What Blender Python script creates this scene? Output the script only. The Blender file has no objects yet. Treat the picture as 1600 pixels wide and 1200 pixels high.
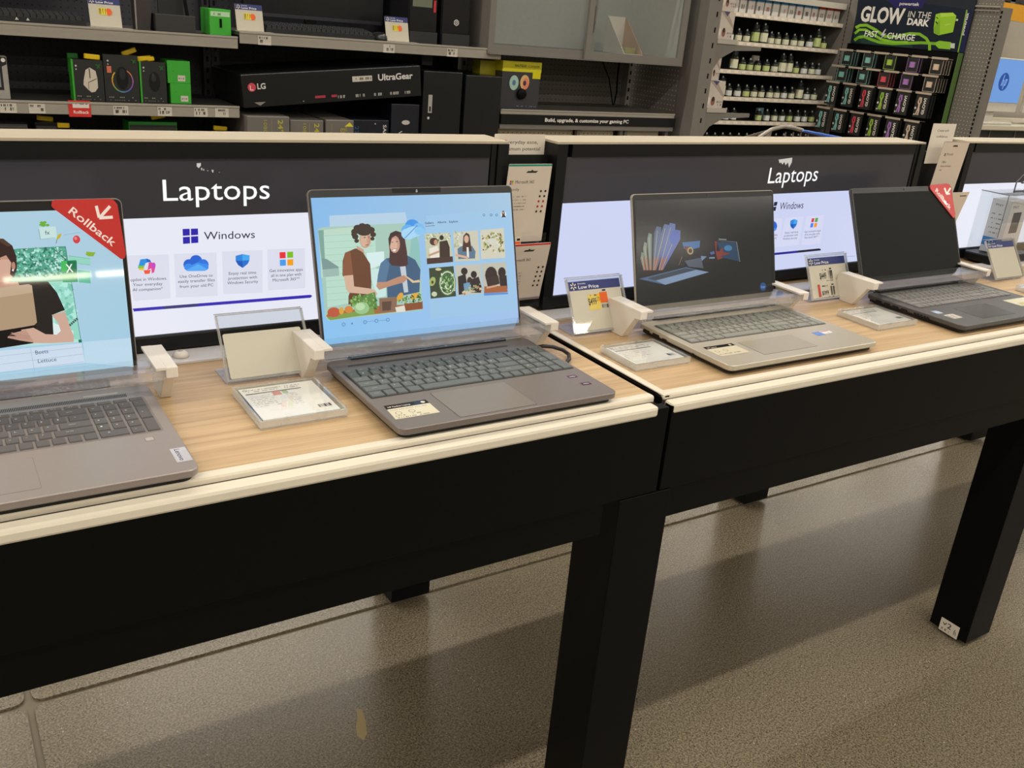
# Shop display tables with laptops, built in metres. Table frame: x to the right along the
# tables, y away from the viewer, z up; heights in the builders are measured from the table top (ZT).
import bpy, bmesh, math, random
from mathutils import Vector, Matrix
ZT = 0.86
S = bpy.context.scene
COL = S.collection
# ---------------------------------------------------------------- camera, world, exposure
def make_camera():
    yaw, pitch, roll = math.radians(34.034), math.radians(-21.666), math.radians(5.162)
    fw = Vector((math.sin(yaw)*math.cos(pitch), math.cos(yaw)*math.cos(pitch), math.sin(pitch)))
    r = fw.cross(Vector((0, 0, 1))).normalized(); u = r.cross(fw)
    R = r*math.cos(roll)+u*math.sin(roll); U = -r*math.sin(roll)+u*math.cos(roll)
    cd = bpy.data.cameras.new('camera'); c = bpy.data.objects.new('camera', cd); COL.objects.link(c)
    m = Matrix((R, U, -fw)).transposed().to_4x4(); m.translation = (0, 0, ZT+0.528); c.matrix_world = m
    cd.sensor_width = 36; cd.lens = 36*1430/1600; cd.clip_start = 0.02; cd.clip_end = 100
    S.camera = c
make_camera()
W = bpy.data.worlds.new('world'); S.world = W; W.use_nodes = True
W.node_tree.nodes['Background'].inputs[0].default_value = (1.0, 0.95, 0.88, 1); W.node_tree.nodes['Background'].inputs[1].default_value = 0.35
S.view_settings.view_transform = 'Standard'; S.view_settings.look = 'None'
S.view_settings.gamma = 1; S.view_settings.use_curve_mapping = False
S.view_settings.exposure = 0.0
LAMP = 78.0          # watts per strip light
LAMP_COL = (1.0, 0.95, 0.87)
# ---------------------------------------------------------------- helpers
def lin(h):
    o = []
    for k in (0, 2, 4):
        c = int(h[k:k+2], 16)/255; o.append(c/12.92 if c <= .04045 else ((c+.055)/1.055)**2.4)
    return (*o, 1.0)
MATS = {}
def mat(name, col='808080', rough=.5, metal=0, var=.06, scale=40, bump=0, spec=.5, coat=0, stretch=None):
    if name in MATS: return MATS[name]
    m = bpy.data.materials.new(name); m.use_nodes = True; MATS[name] = m
    nt = m.node_tree; b = nt.nodes['Principled BSDF']; c = lin(col)
    b.inputs['Roughness'].default_value = rough; b.inputs['Metallic'].default_value = metal
    b.inputs['Specular IOR Level'].default_value = spec; b.inputs['Coat Weight'].default_value = coat
    tc = nt.nodes.new('ShaderNodeTexCoord'); mp = nt.nodes.new('ShaderNodeMapping'); n = nt.nodes.new('ShaderNodeTexNoise')
    nt.links.new(tc.outputs['Object'], mp.inputs[0]); nt.links.new(mp.outputs[0], n.inputs['Vector'])
    mp.inputs['Scale'].default_value = stretch or (1, 1, 1)
    n.inputs['Scale'].default_value = scale; n.inputs['Detail'].default_value = 4
    mx = nt.nodes.new('ShaderNodeMix'); mx.data_type = 'RGBA'
    mx.inputs[6].default_value = tuple(max(0, x*(1-var)) for x in c[:3])+(1,); mx.inputs[7].default_value = tuple(min(1, x*(1+var)) for x in c[:3])+(1,)
    nt.links.new(n.outputs[0], mx.inputs[0]); nt.links.new(mx.outputs[2], b.inputs['Base Color'])
    if bump:
        bp = nt.nodes.new('ShaderNodeBump'); bp.inputs['Strength'].default_value = bump; bp.inputs['Distance'].default_value = .001
        nt.links.new(n.outputs[0], bp.inputs['Height']); nt.links.new(bp.outputs[0], b.inputs['Normal'])
    return m
def clear(name='clear_acrylic', tint=(.97, .98, .98, 1), r=.03, ior=1.49):
    if name in MATS: return MATS[name]
    m = bpy.data.materials.new(name); m.use_nodes = True; MATS[name] = m; nt = m.node_tree
    nt.nodes.remove(nt.nodes['Principled BSDF']); o = nt.nodes['Material Output']
    t = nt.nodes.new('ShaderNodeBsdfTransparent'); g = nt.nodes.new('ShaderNodeBsdfGlossy'); x = nt.nodes.new('ShaderNodeMixShader')
    t.inputs[0].default_value = tint; g.inputs['Roughness'].default_value = r
    lw = nt.nodes.new('ShaderNodeLayerWeight'); lw.inputs[0].default_value = .5; mr = nt.nodes.new('ShaderNodeMath'); mr.operation = 'POWER'; mr.inputs[1].default_value = 4.0
    ma = nt.nodes.new('ShaderNodeMath'); ma.operation = 'MULTIPLY_ADD'; ma.inputs[1].default_value = .8; ma.inputs[2].default_value = .035
    nt.links.new(lw.outputs['Facing'], mr.inputs[0]); nt.links.new(mr.outputs[0], ma.inputs[0]); nt.links.new(ma.outputs[0], x.inputs[0])
    nt.links.new(t.outputs[0], x.inputs[1]); nt.links.new(g.outputs[0], x.inputs[2]); nt.links.new(x.outputs[0], o.inputs[0])
    return m
def milky(name, col='e4dccd', a=.45, r=.12, gl=.12):
    """part clear with a sheen; bright edges and reflected haze mixed in as colour"""
    if name in MATS: return MATS[name]
    m = bpy.data.materials.new(name); m.use_nodes = True; MATS[name] = m; nt = m.node_tree
    nt.nodes.remove(nt.nodes['Principled BSDF']); o = nt.nodes['Material Output']
    t = nt.nodes.new('ShaderNodeBsdfTransparent'); d = nt.nodes.new('ShaderNodeBsdfDiffuse'); g = nt.nodes.new('ShaderNodeBsdfGlossy'); x = nt.nodes.new('ShaderNodeMixShader'); y = nt.nodes.new('ShaderNodeMixShader')
    d.inputs[0].default_value = lin(col); g.inputs['Roughness'].default_value = r
    tc = nt.nodes.new('ShaderNodeTexCoord'); n = nt.nodes.new('ShaderNodeTexNoise'); n.inputs['Scale'].default_value = 55; nt.links.new(tc.outputs['Object'], n.inputs['Vector'])
    mr = nt.nodes.new('ShaderNodeMapRange'); mr.inputs['From Min'].default_value = .3; mr.inputs['From Max'].default_value = .7; mr.inputs['To Min'].default_value = a*.93; mr.inputs['To Max'].default_value = min(1, a*1.07); nt.links.new(n.outputs[0], mr.inputs[0])
    nt.links.new(mr.outputs[0], x.inputs[0]); nt.links.new(t.outputs[0], x.inputs[1]); nt.links.new(d.outputs[0], x.inputs[2]); y.inputs[0].default_value = gl
    nt.links.new(x.outputs[0], y.inputs[1]); nt.links.new(g.outputs[0], y.inputs[2]); nt.links.new(y.outputs[0], o.inputs[0])
    return m
def attr_mat(name, emit=0.0, rough=.5, base=1.0, spec=.3, coat=0):
    """flat print or screen: colour comes from the mesh's colour attribute"""
    if name in MATS: return MATS[name]
    m = bpy.data.materials.new(name); m.use_nodes = True; MATS[name] = m; nt = m.node_tree; b = nt.nodes['Principled BSDF']
    a = nt.nodes.new('ShaderNodeAttribute'); a.attribute_name = 'Col'
    b.inputs['Roughness'].default_value = rough; b.inputs['Specular IOR Level'].default_value = spec; b.inputs['Coat Weight'].default_value = coat; b.inputs['Coat Roughness'].default_value = .03
    if emit:
        nt.links.new(a.outputs['Color'], b.inputs['Emission Color']); b.inputs['Emission Strength'].default_value = emit; b.inputs['Base Color'].default_value = (.01, .01, .01, 1)
    else: nt.links.new(a.outputs['Color'], b.inputs['Base Color'])
    return m
def emis(name, col, st):
    m = mat(name, '101010', .25); b = m.node_tree.nodes['Principled BSDF']
    b.inputs['Emission Color'].default_value = lin(col); b.inputs['Emission Strength'].default_value = st
    return m
def pegboard(name, col, hole, ax, pitch=.0254, r=.13):
    if name in MATS: return MATS[name]
    m = mat(name, col, .55); nt = m.node_tree; b = nt.nodes['Principled BSDF']; src = b.inputs['Base Color'].links[0].from_socket
    g = nt.nodes.new('ShaderNodeNewGeometry'); sp = nt.nodes.new('ShaderNodeSeparateXYZ'); nt.links.new(g.outputs['Position'], sp.inputs[0])
    def M(op, a, bb=None):
        n = nt.nodes.new('ShaderNodeMath'); n.operation = op
        for i, v in enumerate((a, bb)):
            if v is None: continue
            if isinstance(v, (int, float)): n.inputs[i].default_value = v
            else: nt.links.new(v, n.inputs[i])
        return n.outputs[0]
    q = []
    for k in ax:
        f = M('FRACT', M('MULTIPLY', sp.outputs[k], 1/pitch)); d = M('SUBTRACT', f, .5); q.append(M('MULTIPLY', d, d))
    lt = M('LESS_THAN', M('ADD', q[0], q[1]), r*r)
    mx = nt.nodes.new('ShaderNodeMix'); mx.data_type = 'RGBA'; nt.links.new(lt, mx.inputs[0]); nt.links.new(src, mx.inputs[6]); mx.inputs[7].default_value = lin(hole)
    nt.links.new(mx.outputs[2], b.inputs['Base Color']); return m
class MB:
    """collects shapes (table-frame coordinates) and links them as one mesh object"""
    def __init__(s): s.v = []; s.f = []; s.m = []; s.M = None; s.ms = []
    def mi(s, m):
        if m not in s.ms: s.ms.append(m)
        return s.ms.index(m)
    def add(s, vs, fs, m):
        o = len(s.v); k = s.mi(m)
        for p in vs:
            p = Vector(p); s.v.append(s.M @ p if s.M else p)
        for f in fs: s.f.append([o+i for i in f]); s.m.append(k)
    def box(s, x0, x1, y0, y1, z0, z1, m):
        s.add([(x0,y0,z0),(x1,y0,z0),(x1,y1,z0),(x0,y1,z0),(x0,y0,z1),(x1,y0,z1),(x1,y1,z1),(x0,y1,z1)],
              [(0,3,2,1),(4,5,6,7),(0,1,5,4),(1,2,6,5),(2,3,7,6),(3,0,4,7)], m); return s
    def prism(s, pts, a, b, m, axis='z'):
        """pts 2d outline (counter-clockwise seen from +axis), extruded from a to b"""
        n = len(pts)
        P = {'z': lambda p, c: (p[0], p[1], c), 'x': lambda p, c: (c, p[0], p[1]), 'y': lambda p, c: (p[1], c, p[0])}[axis]
        ar = sum(pts[i][0]*pts[(i+1) % n][1]-pts[(i+1) % n][0]*pts[i][1] for i in range(n))
        if ar < 0: pts = pts[::-1]
        if a > b: a, b = b, a
        s.add([P(p, a) for p in pts]+[P(p, b) for p in pts],
              [tuple(range(n))[::-1], tuple(range(n, 2*n))]+[(i, (i+1) % n, n+(i+1) % n, n+i) for i in range(n)], m); return s
    def rbox(s, x0, x1, y0, y1, z0, z1, r, m, k=4, inset=0):
        pts = []
        for cx, cy, a0 in ((x1-r, y1-r, 0), (x0+r, y1-r, 90), (x0+r, y0+r, 180), (x1-r, y0+r, 270)):
            for i in range(k+1):
                a = math.radians(a0+90*i/k); pts.append((cx+r*math.cos(a), cy+r*math.sin(a)))
        if not inset: return s.prism(pts, z0, z1, m)
        n = len(pts); cx, cy = (x0+x1)/2, (y0+y1)/2
        sc = lambda p, d: (p[0]+(d if p[0] < cx else -d), p[1]+(d if p[1] < cy else -d))
        s.add([(*sc(p, inset), z0) for p in pts]+[(*p, z0+inset) for p in pts]+[(*p, z1-inset*.5) for p in pts]+[(*sc(p, inset*.5), z1) for p in pts],
              [tuple(range(n))[::-1], tuple(range(3*n, 4*n))]+[(j*n+i, j*n+(i+1) % n, (j+1)*n+(i+1) % n, (j+1)*n+i) for j in range(3) for i in range(n)], m); return s
    def lathe(s, x, y, prof, m, n=14):
        """prof list of (r,z)"""
        vs = []; fs = []
        for r, z in prof:
            for k in range(n): a = 2*math.pi*k/n; vs.append((x+r*math.cos(a), y+r*math.sin(a), z))
        for j in range(len(prof)-1):
            for k in range(n): fs.append((j*n+k, j*n+(k+1) % n, (j+1)*n+(k+1) % n, (j+1)*n+k))
        fs.append(tuple(range(n))[::-1]); fs.append(tuple(range((len(prof)-1)*n, len(prof)*n))); s.add(vs, fs, m); return s
    def tube(s, pts, r, m, n=8):
        pts = [Vector(p) for p in pts]; vs = []; fs = []; up = None
        for i, p in enumerate(pts):
            d = (pts[min(i+1, len(pts)-1)]-pts[max(i-1, 0)]).normalized()
            a = (up if up is not None else (Vector((0, 0, 1)) if abs(d.z) < .9 else Vector((1, 0, 0))))
            a = (a-d*a.dot(d)).normalized(); up = a; b = d.cross(a)
            for k in range(n): t = 2*math.pi*k/n; vs.append(p+(a*math.cos(t)+b*math.sin(t))*r)
        for j in range(len(pts)-1):
            for k in range(n): fs.append((j*n+k, j*n+(k+1) % n, (j+1)*n+(k+1) % n, (j+1)*n+k))
        fs.append(tuple(range(n))[::-1]); fs.append(tuple(range((len(pts)-1)*n, len(pts)*n))); s.add(vs, fs, m); return s
    def build(s, name, parent=None, base=(0, 0, 0), label=None, cat=None, group=None, kind=None, bevel=0, smooth=False):
        root = parent
        while root is not None and root.parent: root = root.parent
        org = Vector(root['o']) if root is not None else Vector(base)
        me = bpy.data.meshes.new(name); me.from_pydata([p-org for p in s.v], [], s.f)
        for m in s.ms: me.materials.append(m)
        me.polygons.foreach_set('material_index', s.m)
        if smooth: me.polygons.foreach_set('use_smooth', [True]*len(me.polygons))
        me.update(); o = bpy.data.objects.new(name, me); COL.objects.link(o)
        if parent is not None: o.parent = parent
        else: o.location = org+Vector((0, 0, ZT)); o['o'] = tuple(org)
        if bevel:
            b = o.modifiers.new('edge', 'BEVEL'); b.width = bevel; b.segments = 2; b.limit_method = 'ANGLE'; b.angle_limit = .7
        tag(o, label, cat, group, kind); return o
def tag(o, label=None, cat=None, group=None, kind=None):
    for k, v in (('label', label), ('category', cat), ('group', group), ('kind', kind)):
        if v: o[k] = v
    return o
def thing(name, label, cat, base, group=None):
    o = bpy.data.objects.new(name, None); COL.objects.link(o); o.empty_display_size = .05
    o.location = Vector(base)+Vector((0, 0, ZT)); o['o'] = tuple(base); return tag(o, label, cat, group)
def copy_tree(o, parent=None, shift=None, label=None):
    c = o.copy(); COL.objects.link(c)
    if parent is not None: c.parent = parent
    if shift is not None: c.location = o.location+Vector(shift); c['o'] = tuple(Vector(o['o'])+Vector(shift))
    if label: c['label'] = label
    for ch in list(o.children): copy_tree(ch, c)
    return c
# ---- flat print: polygons and lettering on a plane O + u*U + v*V (millimetres), layers lifted along N
TXT = {}
def glyphs(s, bold=0):
    k = (s, bold)
    if k in TXT: return TXT[k]
    cu = bpy.data.curves.new('t', 'FONT'); cu.body = s; cu.size = 1; cu.fill_mode = 'BOTH'; cu.resolution_u = 3; cu.offset = .012*bold
    ob = bpy.data.objects.new('t', cu); COL.objects.link(ob); bpy.context.view_layer.update()
    me = bpy.data.meshes.new_from_object(ob.evaluated_get(bpy.context.evaluated_depsgraph_get()))
    vs = [(v.co.x, v.co.y) for v in me.vertices]; fs = [tuple(p.vertices) for p in me.polygons]
    bpy.data.objects.remove(ob); bpy.data.curves.remove(cu); bpy.data.meshes.remove(me)
    if vs:
        x0 = min(v[0] for v in vs); x1 = max(v[0] for v in vs)
    else: x0, x1 = 0, 1
    TXT[k] = (vs, fs, x0, x1); return TXT[k]
class PR:
    def __init__(s, O, U, V, lift=.000014):
        s.O = Vector(O); s.U = Vector(U).normalized(); s.V = Vector(V).normalized(); s.N = s.U.cross(s.V).normalized(); s.lift = lift; s.k = 1; s.v = []; s.f = []; s.c = []; s.e = []
    def P(s, u, v): return s.O+s.U*(u/1000)+s.V*(v/1000)+s.N*(s.lift*s.k)
    def face(s, pts, col):
        o = len(s.v); s.v += [s.P(*p) for p in pts]
        ar = sum(pts[i][0]*pts[(i+1) % len(pts)][1]-pts[(i+1) % len(pts)][0]*pts[i][1] for i in range(len(pts)))
        f = list(range(o, o+len(pts))); s.f.append(f if ar > 0 else f[::-1]); s.c.append(col)
    def poly(s, col, *a):
        a = a[0] if len(a) == 1 else a
        s.face([(a[i], a[i+1]) for i in range(0, len(a), 2)], col); s.k += 1; return s
    def rect(s, col, u0, v0, u1, v1): return s.poly(col, u0, v0, u1, v0, u1, v1, u0, v1)
    def shade(s, c4, u0, v0, u1, v1, n=6):
        """wallpaper blending between four corner colours: lower left, lower right, upper right, upper left"""
        hx = lambda h: [int(h[k:k+2], 16) for k in (0, 2, 4)]; A, B, C_, D = [hx(c) for c in c4]
        f = lambda a, b: ''.join('%02x' % int(round((A[k]*(1-a)+B[k]*a)*(1-b)+(D[k]*(1-a)+C_[k]*a)*b)) for k in range(3))
        for i in range(n):
            for j in range(n):
                a0, a1, b0, b1 = i/n, (i+1)/n, j/n, (j+1)/n
                s.face([(u0+(u1-u0)*a, v0+(v1-v0)*b) for a, b in ((a0, b0), (a1, b0), (a1, b1), (a0, b1))], (f(a0, b0), f(a1, b0), f(a1, b1), f(a0, b1)))
        s.k += 1; return s
    def disc(s, col, u, v, r, r2=None, n=12):
        r2 = r2 or r; s.face([(u+r*math.cos(2*math.pi*k/n), v+r2*math.sin(2*math.pi*k/n)) for k in range(n)], col); s.k += 1; return s
    def line(s, col, a, b, w):
        d = Vector((b[0]-a[0], b[1]-a[1])).normalized(); n = Vector((-d.y, d.x))*w/2
        s.face([(a[0]+n.x, a[1]+n.y), (a[0]-n.x, a[1]-n.y), (b[0]-n.x, b[1]-n.y), (b[0]+n.x, b[1]+n.y)], col); s.k += 1; return s
    def text(s, t, col, u0, v0, u1, v1, h, bold=0):
        vs, fs, x0, x1 = glyphs(t, bold); L = math.hypot(u1-u0, v1-v0); dx, dy = (u1-u0)/L, (v1-v0)/L; sx = L/(x1-x0); sy = h/.72
        o = len(s.v)
        for x, y in vs:
            a = (x-x0)*sx; b = y*sy; s.v.append(s.P(u0+a*dx-b*dy, v0+a*dy+b*dx))
        for f in fs: s.f.append([o+i for i in f]); s.c.append(col)
        s.k += 1; return s
    def bars(s, col, u0, v0, u1, v1, n, seed=1):
        """printed bar code or lines of tiny type"""
        rn = random.Random(seed); w = (u1-u0)/n
        for i in range(n):
            if rn.random() < .62: s.face([(u0+i*w, v0), (u0+(i+.35+.5*rn.random())*w, v0), (u0+(i+.8)*w, v1), (u0+i*w, v1)], col)
        s.k += 1; return s
    def items(s, L):
        for it in L:
            if it[0] == 'p': s.poly(it[1], *it[2])
            elif it[0] == 't': s.text(*it[1:])
            elif it[0] == 's':
                cols, q, n, sz, seed = it[1:]; rn = random.Random(seed); q = [Vector((q[i], q[i+1])) for i in range(0, 8, 2)]
                for _ in range(n):
                    a, b = rn.random(), rn.random(); p = (q[0]*(1-a)+q[1]*a)*(1-b)+(q[3]*(1-a)+q[2]*a)*b; r = sz*(.5+rn.random()); t = rn.random()*3
                    s.face([(p.x+r*math.cos(t+k*1.257)*(1 if k % 2 else .7), p.y+r*math.sin(t+k*1.257)*(1 if k % 2 else .7)) for k in range(5)], rn.choice(cols))
                s.k += 1
        return s
    def build(s, name, parent, m=None, label=None):
        root = parent
        while root.parent: root = root.parent
        org = Vector(root['o']); me = bpy.data.meshes.new(name); me.from_pydata([p-org for p in s.v], [], s.f)
        me.materials.append(m or attr_mat('flat_print')); ca = me.color_attributes.new('Col', 'FLOAT_COLOR', 'CORNER')
        buf = []; cache = {}
        for p, c in zip(me.polygons, s.c):
            for q in (c if isinstance(c, tuple) else (c,)*p.loop_total):
                if q not in cache: cache[q] = lin(q)
                buf += cache[q]
        ca.data.foreach_set('color', buf); me.update()
        o = bpy.data.objects.new(name, me); COL.objects.link(o); o.parent = parent
        if label: o['label'] = label
        return o
def print_groups(items, mk, parent, m):
    """items hold ('g', name) markers: every marker starts a print of its own"""
    cur = None; name = None; k = 1
    for it in items+[('g', None)]:
        if it[0] == 'g':
            if cur and cur.v: cur.build(name, parent, m)
            if cur: k = cur.k
            cur = mk(); cur.k = 1; name = it[1]
        else: cur.items([it])
DEC = {
 'B': [
  ('p','B8D4EA',[30.6,218.0,157.8,218.9,160.6,196.9,29.6,200.3]),
  ('p','A0CAEC',[193.7,212.2,354.0,218.1,351.2,46.0,186.9,45.9]),
  ('p','A9CDBE',[10.3,199.0,18.9,201.3,170.8,202.0,177.8,198.4,174.6,64.1,170.6,61.8,13.6,60.3,8.5,65.0]),
  ('p','BFDDC8',[12.9,196.8,94.9,200.7,90.9,128.5,8.3,125.7]),
  ('p','7FA79B',[10.7,196.9,19.4,196.9,16.9,146.2,11.4,146.6]),
  ('p','BCE0CF',[18.7,190.3,103.1,190.6,97.4,88.6,13.7,80.6]),
  ('p','A3CBB9',[19.1,187.8,19.1,188.5,100.6,189.4,100.6,188.7]),
  ('p','A3CBB9',[18.6,178.2,18.6,178.8,99.6,179.5,99.6,178.8]),
  ('p','A3CBB9',[18.2,168.6,18.2,169.2,98.6,169.6,98.6,168.9]),
  ('p','A3CBB9',[17.7,158.9,17.7,159.6,97.6,159.7,97.6,159.0]),
  ('p','A3CBB9',[17.2,149.3,17.3,149.9,96.6,149.7,96.6,149.1]),
  ('p','A3CBB9',[16.8,139.6,16.8,140.2,95.6,139.8,95.6,139.2]),
  ('p','A3CBB9',[16.3,129.9,16.4,130.5,94.6,129.9,94.5,129.2]),
  ('p','A3CBB9',[15.9,120.2,15.9,120.8,93.5,119.9,93.5,119.3]),
  ('p','A3CBB9',[15.4,110.4,15.4,111.1,92.5,109.9,92.5,109.3]),
  ('p','A3CBB9',[14.9,100.7,15.0,101.3,91.5,100.0,91.5,99.3]),
  ('p','A3CBB9',[14.5,90.9,14.5,91.5,90.5,90.0,90.4,89.3]),
  ('p','7A9A96',[11.7,155.0,19.9,153.4,37.3,140.7,37.3,126.8,11.3,126.5]),
  ('p','9DBDB4',[11.5,138.1,37.8,138.5,37.3,126.8,11.3,126.5]),
  ('p','D9F2F0',[85.5,159.2,115.2,159.6,114.0,140.1,85.6,133.2]),
  ('p','CDEBE6',[85.6,133.2,116.2,133.3,111.8,89.6,97.4,88.6]),
  ('p','8FC4BE',[170.8,202.0,177.5,167.3,176.9,127.1,155.2,137.4]),
  ('p','6B3F27',[67.3,166.6,59.0,163.9,50.2,161.2,45.0,148.7,42.6,127.5,43.5,125.3,60.0,126.3,59.5,115.6,49.2,94.8,47.8,81.9,85.1,83.1,89.4,113.3,90.0,141.6,81.2,157.3,75.2,166.2]),
  ('p','8B5537',[50.2,161.2,59.0,163.9,59.6,147.8,60.0,126.3,43.5,125.3,43.3,136.0]),
  ('p','D9B49B',[44.7,126.3,60.0,126.7,59.9,109.0,84.9,103.9,94.0,101.0,98.0,94.1,90.4,89.2,79.3,95.6,49.8,100.1,46.3,105.8]),
  ('p','C99F88',[70.0,170.8,80.8,164.8,82.3,157.2,77.0,161.8,70.6,165.4]),
  ('p','C79A80',[95.0,179.2,93.4,173.4,90.3,168.9,86.1,166.6,81.8,166.8,78.3,169.6,76.1,174.3,75.8,180.1,77.3,185.8,80.4,190.3,84.5,192.6,88.8,192.5,92.4,189.7,94.6,185.0]),
  ('p','D8B297',[89.9,178.8,88.7,174.1,86.6,170.5,83.8,168.6,80.9,168.7,78.6,170.9,77.2,174.7,77.1,179.4,78.2,184.0,80.3,187.6,83.1,189.6,85.9,189.4,88.3,187.2,89.7,183.4]),
  ('p','3A2A20',[97.2,192.0,95.6,188.9,91.8,186.5,86.5,185.3,80.8,185.6,75.9,187.3,72.6,189.9,71.7,193.1,73.3,196.2,77.0,198.6,82.3,199.7,88.0,199.5,92.9,197.9,96.3,195.2]),
  ('p','3A2A20',[74.7,191.9,73.0,189.0,69.4,187.5,65.5,188.3,63.2,190.8,63.5,194.0,66.4,196.4,70.4,196.8,73.7,195.0]),
  ('p','3A2A20',[80.7,197.0,78.8,193.6,74.6,191.9,70.1,192.8,67.4,195.7,67.8,199.4,71.1,202.1,75.7,202.6,79.5,200.6]),
  ('p','3A2A20',[89.4,198.8,87.3,195.1,82.8,193.3,77.9,194.2,75.1,197.4,75.5,201.3,79.0,204.2,83.9,204.7,88.1,202.6]),
  ('p','3A2A20',[96.9,197.8,94.9,194.4,90.6,192.7,86.1,193.5,83.4,196.5,83.8,200.2,87.1,203.0,91.7,203.4,95.6,201.4]),
  ('p','3A2A20',[102.9,193.2,101.1,190.0,97.1,188.5,92.8,189.3,90.2,192.1,90.6,195.5,93.7,198.1,98.1,198.5,101.7,196.6]),
  ('p','3A2A20',[104.3,186.3,102.8,183.7,99.7,182.5,96.3,183.1,94.3,185.4,94.6,188.1,97.0,190.1,100.5,190.4,103.4,188.9]),
  ('p','3A2A20',[101.1,179.9,100.0,178.1,97.7,177.2,95.3,177.7,93.8,179.3,94.0,181.3,95.8,182.7,98.3,183.0,100.4,181.9]),
  ('p','3A2A20',[74.6,184.4,73.1,181.7,69.7,180.4,66.1,181.1,64.0,183.5,64.3,186.4,66.9,188.6,70.6,188.9,73.6,187.3]),
  ('p','3A2A20',[74.9,178.0,73.7,176.0,71.1,175.0,68.4,175.5,66.8,177.3,67.1,179.5,69.0,181.1,71.8,181.4,74.1,180.2]),
  ('p','3A2A20',[71.8,187.8,70.5,185.5,67.7,184.4,64.7,185.0,62.9,187.0,63.2,189.4,65.4,191.2,68.4,191.5,71.0,190.2]),
  ('p','3A2A20',[90.5,194.4,89.0,191.7,85.6,190.3,81.9,191.0,79.8,193.4,80.1,196.4,82.7,198.6,86.5,198.9,89.5,197.3]),
  ('p','3A2A20',[82.7,182.0,82.6,183.1,86.6,183.3,86.6,182.3]),
  ('p','3A2A20',[90.2,182.1,90.3,183.2,93.0,183.2,93.0,182.2]),
  ('p','A0654F',[84.9,170.4,84.9,171.7,90.0,171.9,90.0,170.6]),
  ('p','B98B72',[87.7,180.5,88.7,180.6,89.2,175.2,88.3,175.1]),
  ('p','3F5F80',[117.7,148.6,107.5,141.6,101.0,123.4,98.7,112.7,115.0,109.2,114.0,87.3,130.9,87.0,170.8,91.6,175.9,127.2,168.0,143.3,155.2,150.8]),
  ('p','54789A',[117.7,148.6,107.5,141.6,101.0,123.4,98.7,112.7,114.0,111.5,122.7,139.5]),
  ('p','4A2B2A',[124.2,178.8,128.6,187.3,138.4,190.8,147.7,187.5,152.8,177.4,154.6,157.4,154.7,137.5,149.9,133.3,126.1,137.1,122.4,142.8,124.7,159.1]),
  ('p','C7CFD8',[140.2,134.0,150.0,134.4,151.1,93.1,143.6,92.6]),
  ('p','C89B86',[143.6,169.1,142.1,163.2,139.1,158.6,135.2,156.2,131.2,156.5,127.8,159.3,125.8,164.1,125.5,170.0,126.9,175.8,129.9,180.4,133.7,182.8,137.8,182.6,141.1,179.8,143.2,175.0]),
  ('p','DBB29C',[138.9,168.2,137.9,163.7,135.8,160.1,133.1,158.2,130.4,158.4,128.1,160.6,126.7,164.3,126.6,168.9,127.6,173.4,129.7,176.9,132.3,178.8,135.1,178.7,137.4,176.5,138.7,172.8]),
  ('p','3A2020',[129.1,172.6,129.1,173.6,132.0,173.7,132.0,172.6]),
  ('p','3A2020',[136.8,172.8,136.7,173.9,140.1,174.2,140.2,173.1]),
  ('p','FFFFFF',[129.0,162.2,136.9,162.4,132.9,158.2]),
  ('p','8A4A40',[128.5,161.6,128.5,162.3,137.1,162.7,137.2,162.0]),
  ('p','3C2226',[124.8,177.7,128.5,186.9,138.4,190.8,146.5,187.6,140.2,184.6,130.2,179.6,125.3,165.6]),
  ('p','C08E72',[98.7,112.7,114.1,112.0,133.9,117.8,146.2,120.3,151.8,114.3,145.2,109.2,123.0,105.3,101.0,100.4,96.9,106.2]),
  ('p','E0C49A',[146.2,120.3,148.6,119.7,162.5,110.2,172.5,111.2,173.4,107.1,159.7,107.0]),
  ('p','A86A35',[10.0,68.1,17.5,74.9,49.1,73.1,96.1,75.5,144.3,73.6,174.8,75.4,174.6,64.1,13.8,62.4]),
  ('p','7FA14A',[12.0,65.8,48.7,69.9,88.6,71.8,90.2,63.9,15.9,60.7]),
  ('p','C0573A',[33.1,71.3,31.7,68.1,28.6,65.7,24.3,64.6,19.7,65.0,15.8,66.9,13.2,69.8,12.6,73.2,14.0,76.4,17.1,78.8,21.4,79.9,26.0,79.5,29.9,77.7,32.5,74.8]),
  ('p','E0A53A',[39.5,72.9,38.8,70.6,37.4,68.7,35.7,67.8,33.9,68.0,32.4,69.2,31.5,71.2,31.4,73.7,32.0,76.0,33.4,77.9,35.1,78.8,36.9,78.6,38.4,77.4,39.3,75.4]),
  ('p','D9873A',[54.2,73.8,53.3,71.4,51.2,69.6,48.3,68.8,45.3,69.1,42.7,70.4,41.0,72.5,40.6,75.0,41.5,77.3,43.6,79.1,46.5,79.9,49.5,79.7,52.1,78.4,53.8,76.3]),
  ('p','5C8A40',[48.5,88.3,60.3,91.7,93.6,97.7,95.7,71.2,79.3,72.6,56.7,79.0]),
  ('s', ['3E6B2C', '79A85A', '9CC76B'], [51.5, 94.6, 93.4, 95.5, 95.4, 69.0, 53.9, 74.9], 60, 2.2, 3),
  ('p','9CC88E',[81.7,73.5,80.0,69.5,76.1,66.5,70.8,65.1,65.1,65.6,60.2,67.9,57.1,71.5,56.3,75.8,58.0,79.8,61.8,82.7,67.1,84.1,72.8,83.7,77.7,81.4,80.9,77.8]),
  ('p','BFE0AE',[74.7,76.3,73.7,73.9,71.3,72.2,68.0,71.4,64.5,71.7,61.5,73.0,59.6,75.2,59.1,77.7,60.1,80.0,62.5,81.8,65.7,82.6,69.2,82.3,72.2,81.0,74.2,78.8]),
  ('p','8D6A55',[99.7,87.3,130.9,87.0,127.5,65.0,98.6,65.4]),
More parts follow.
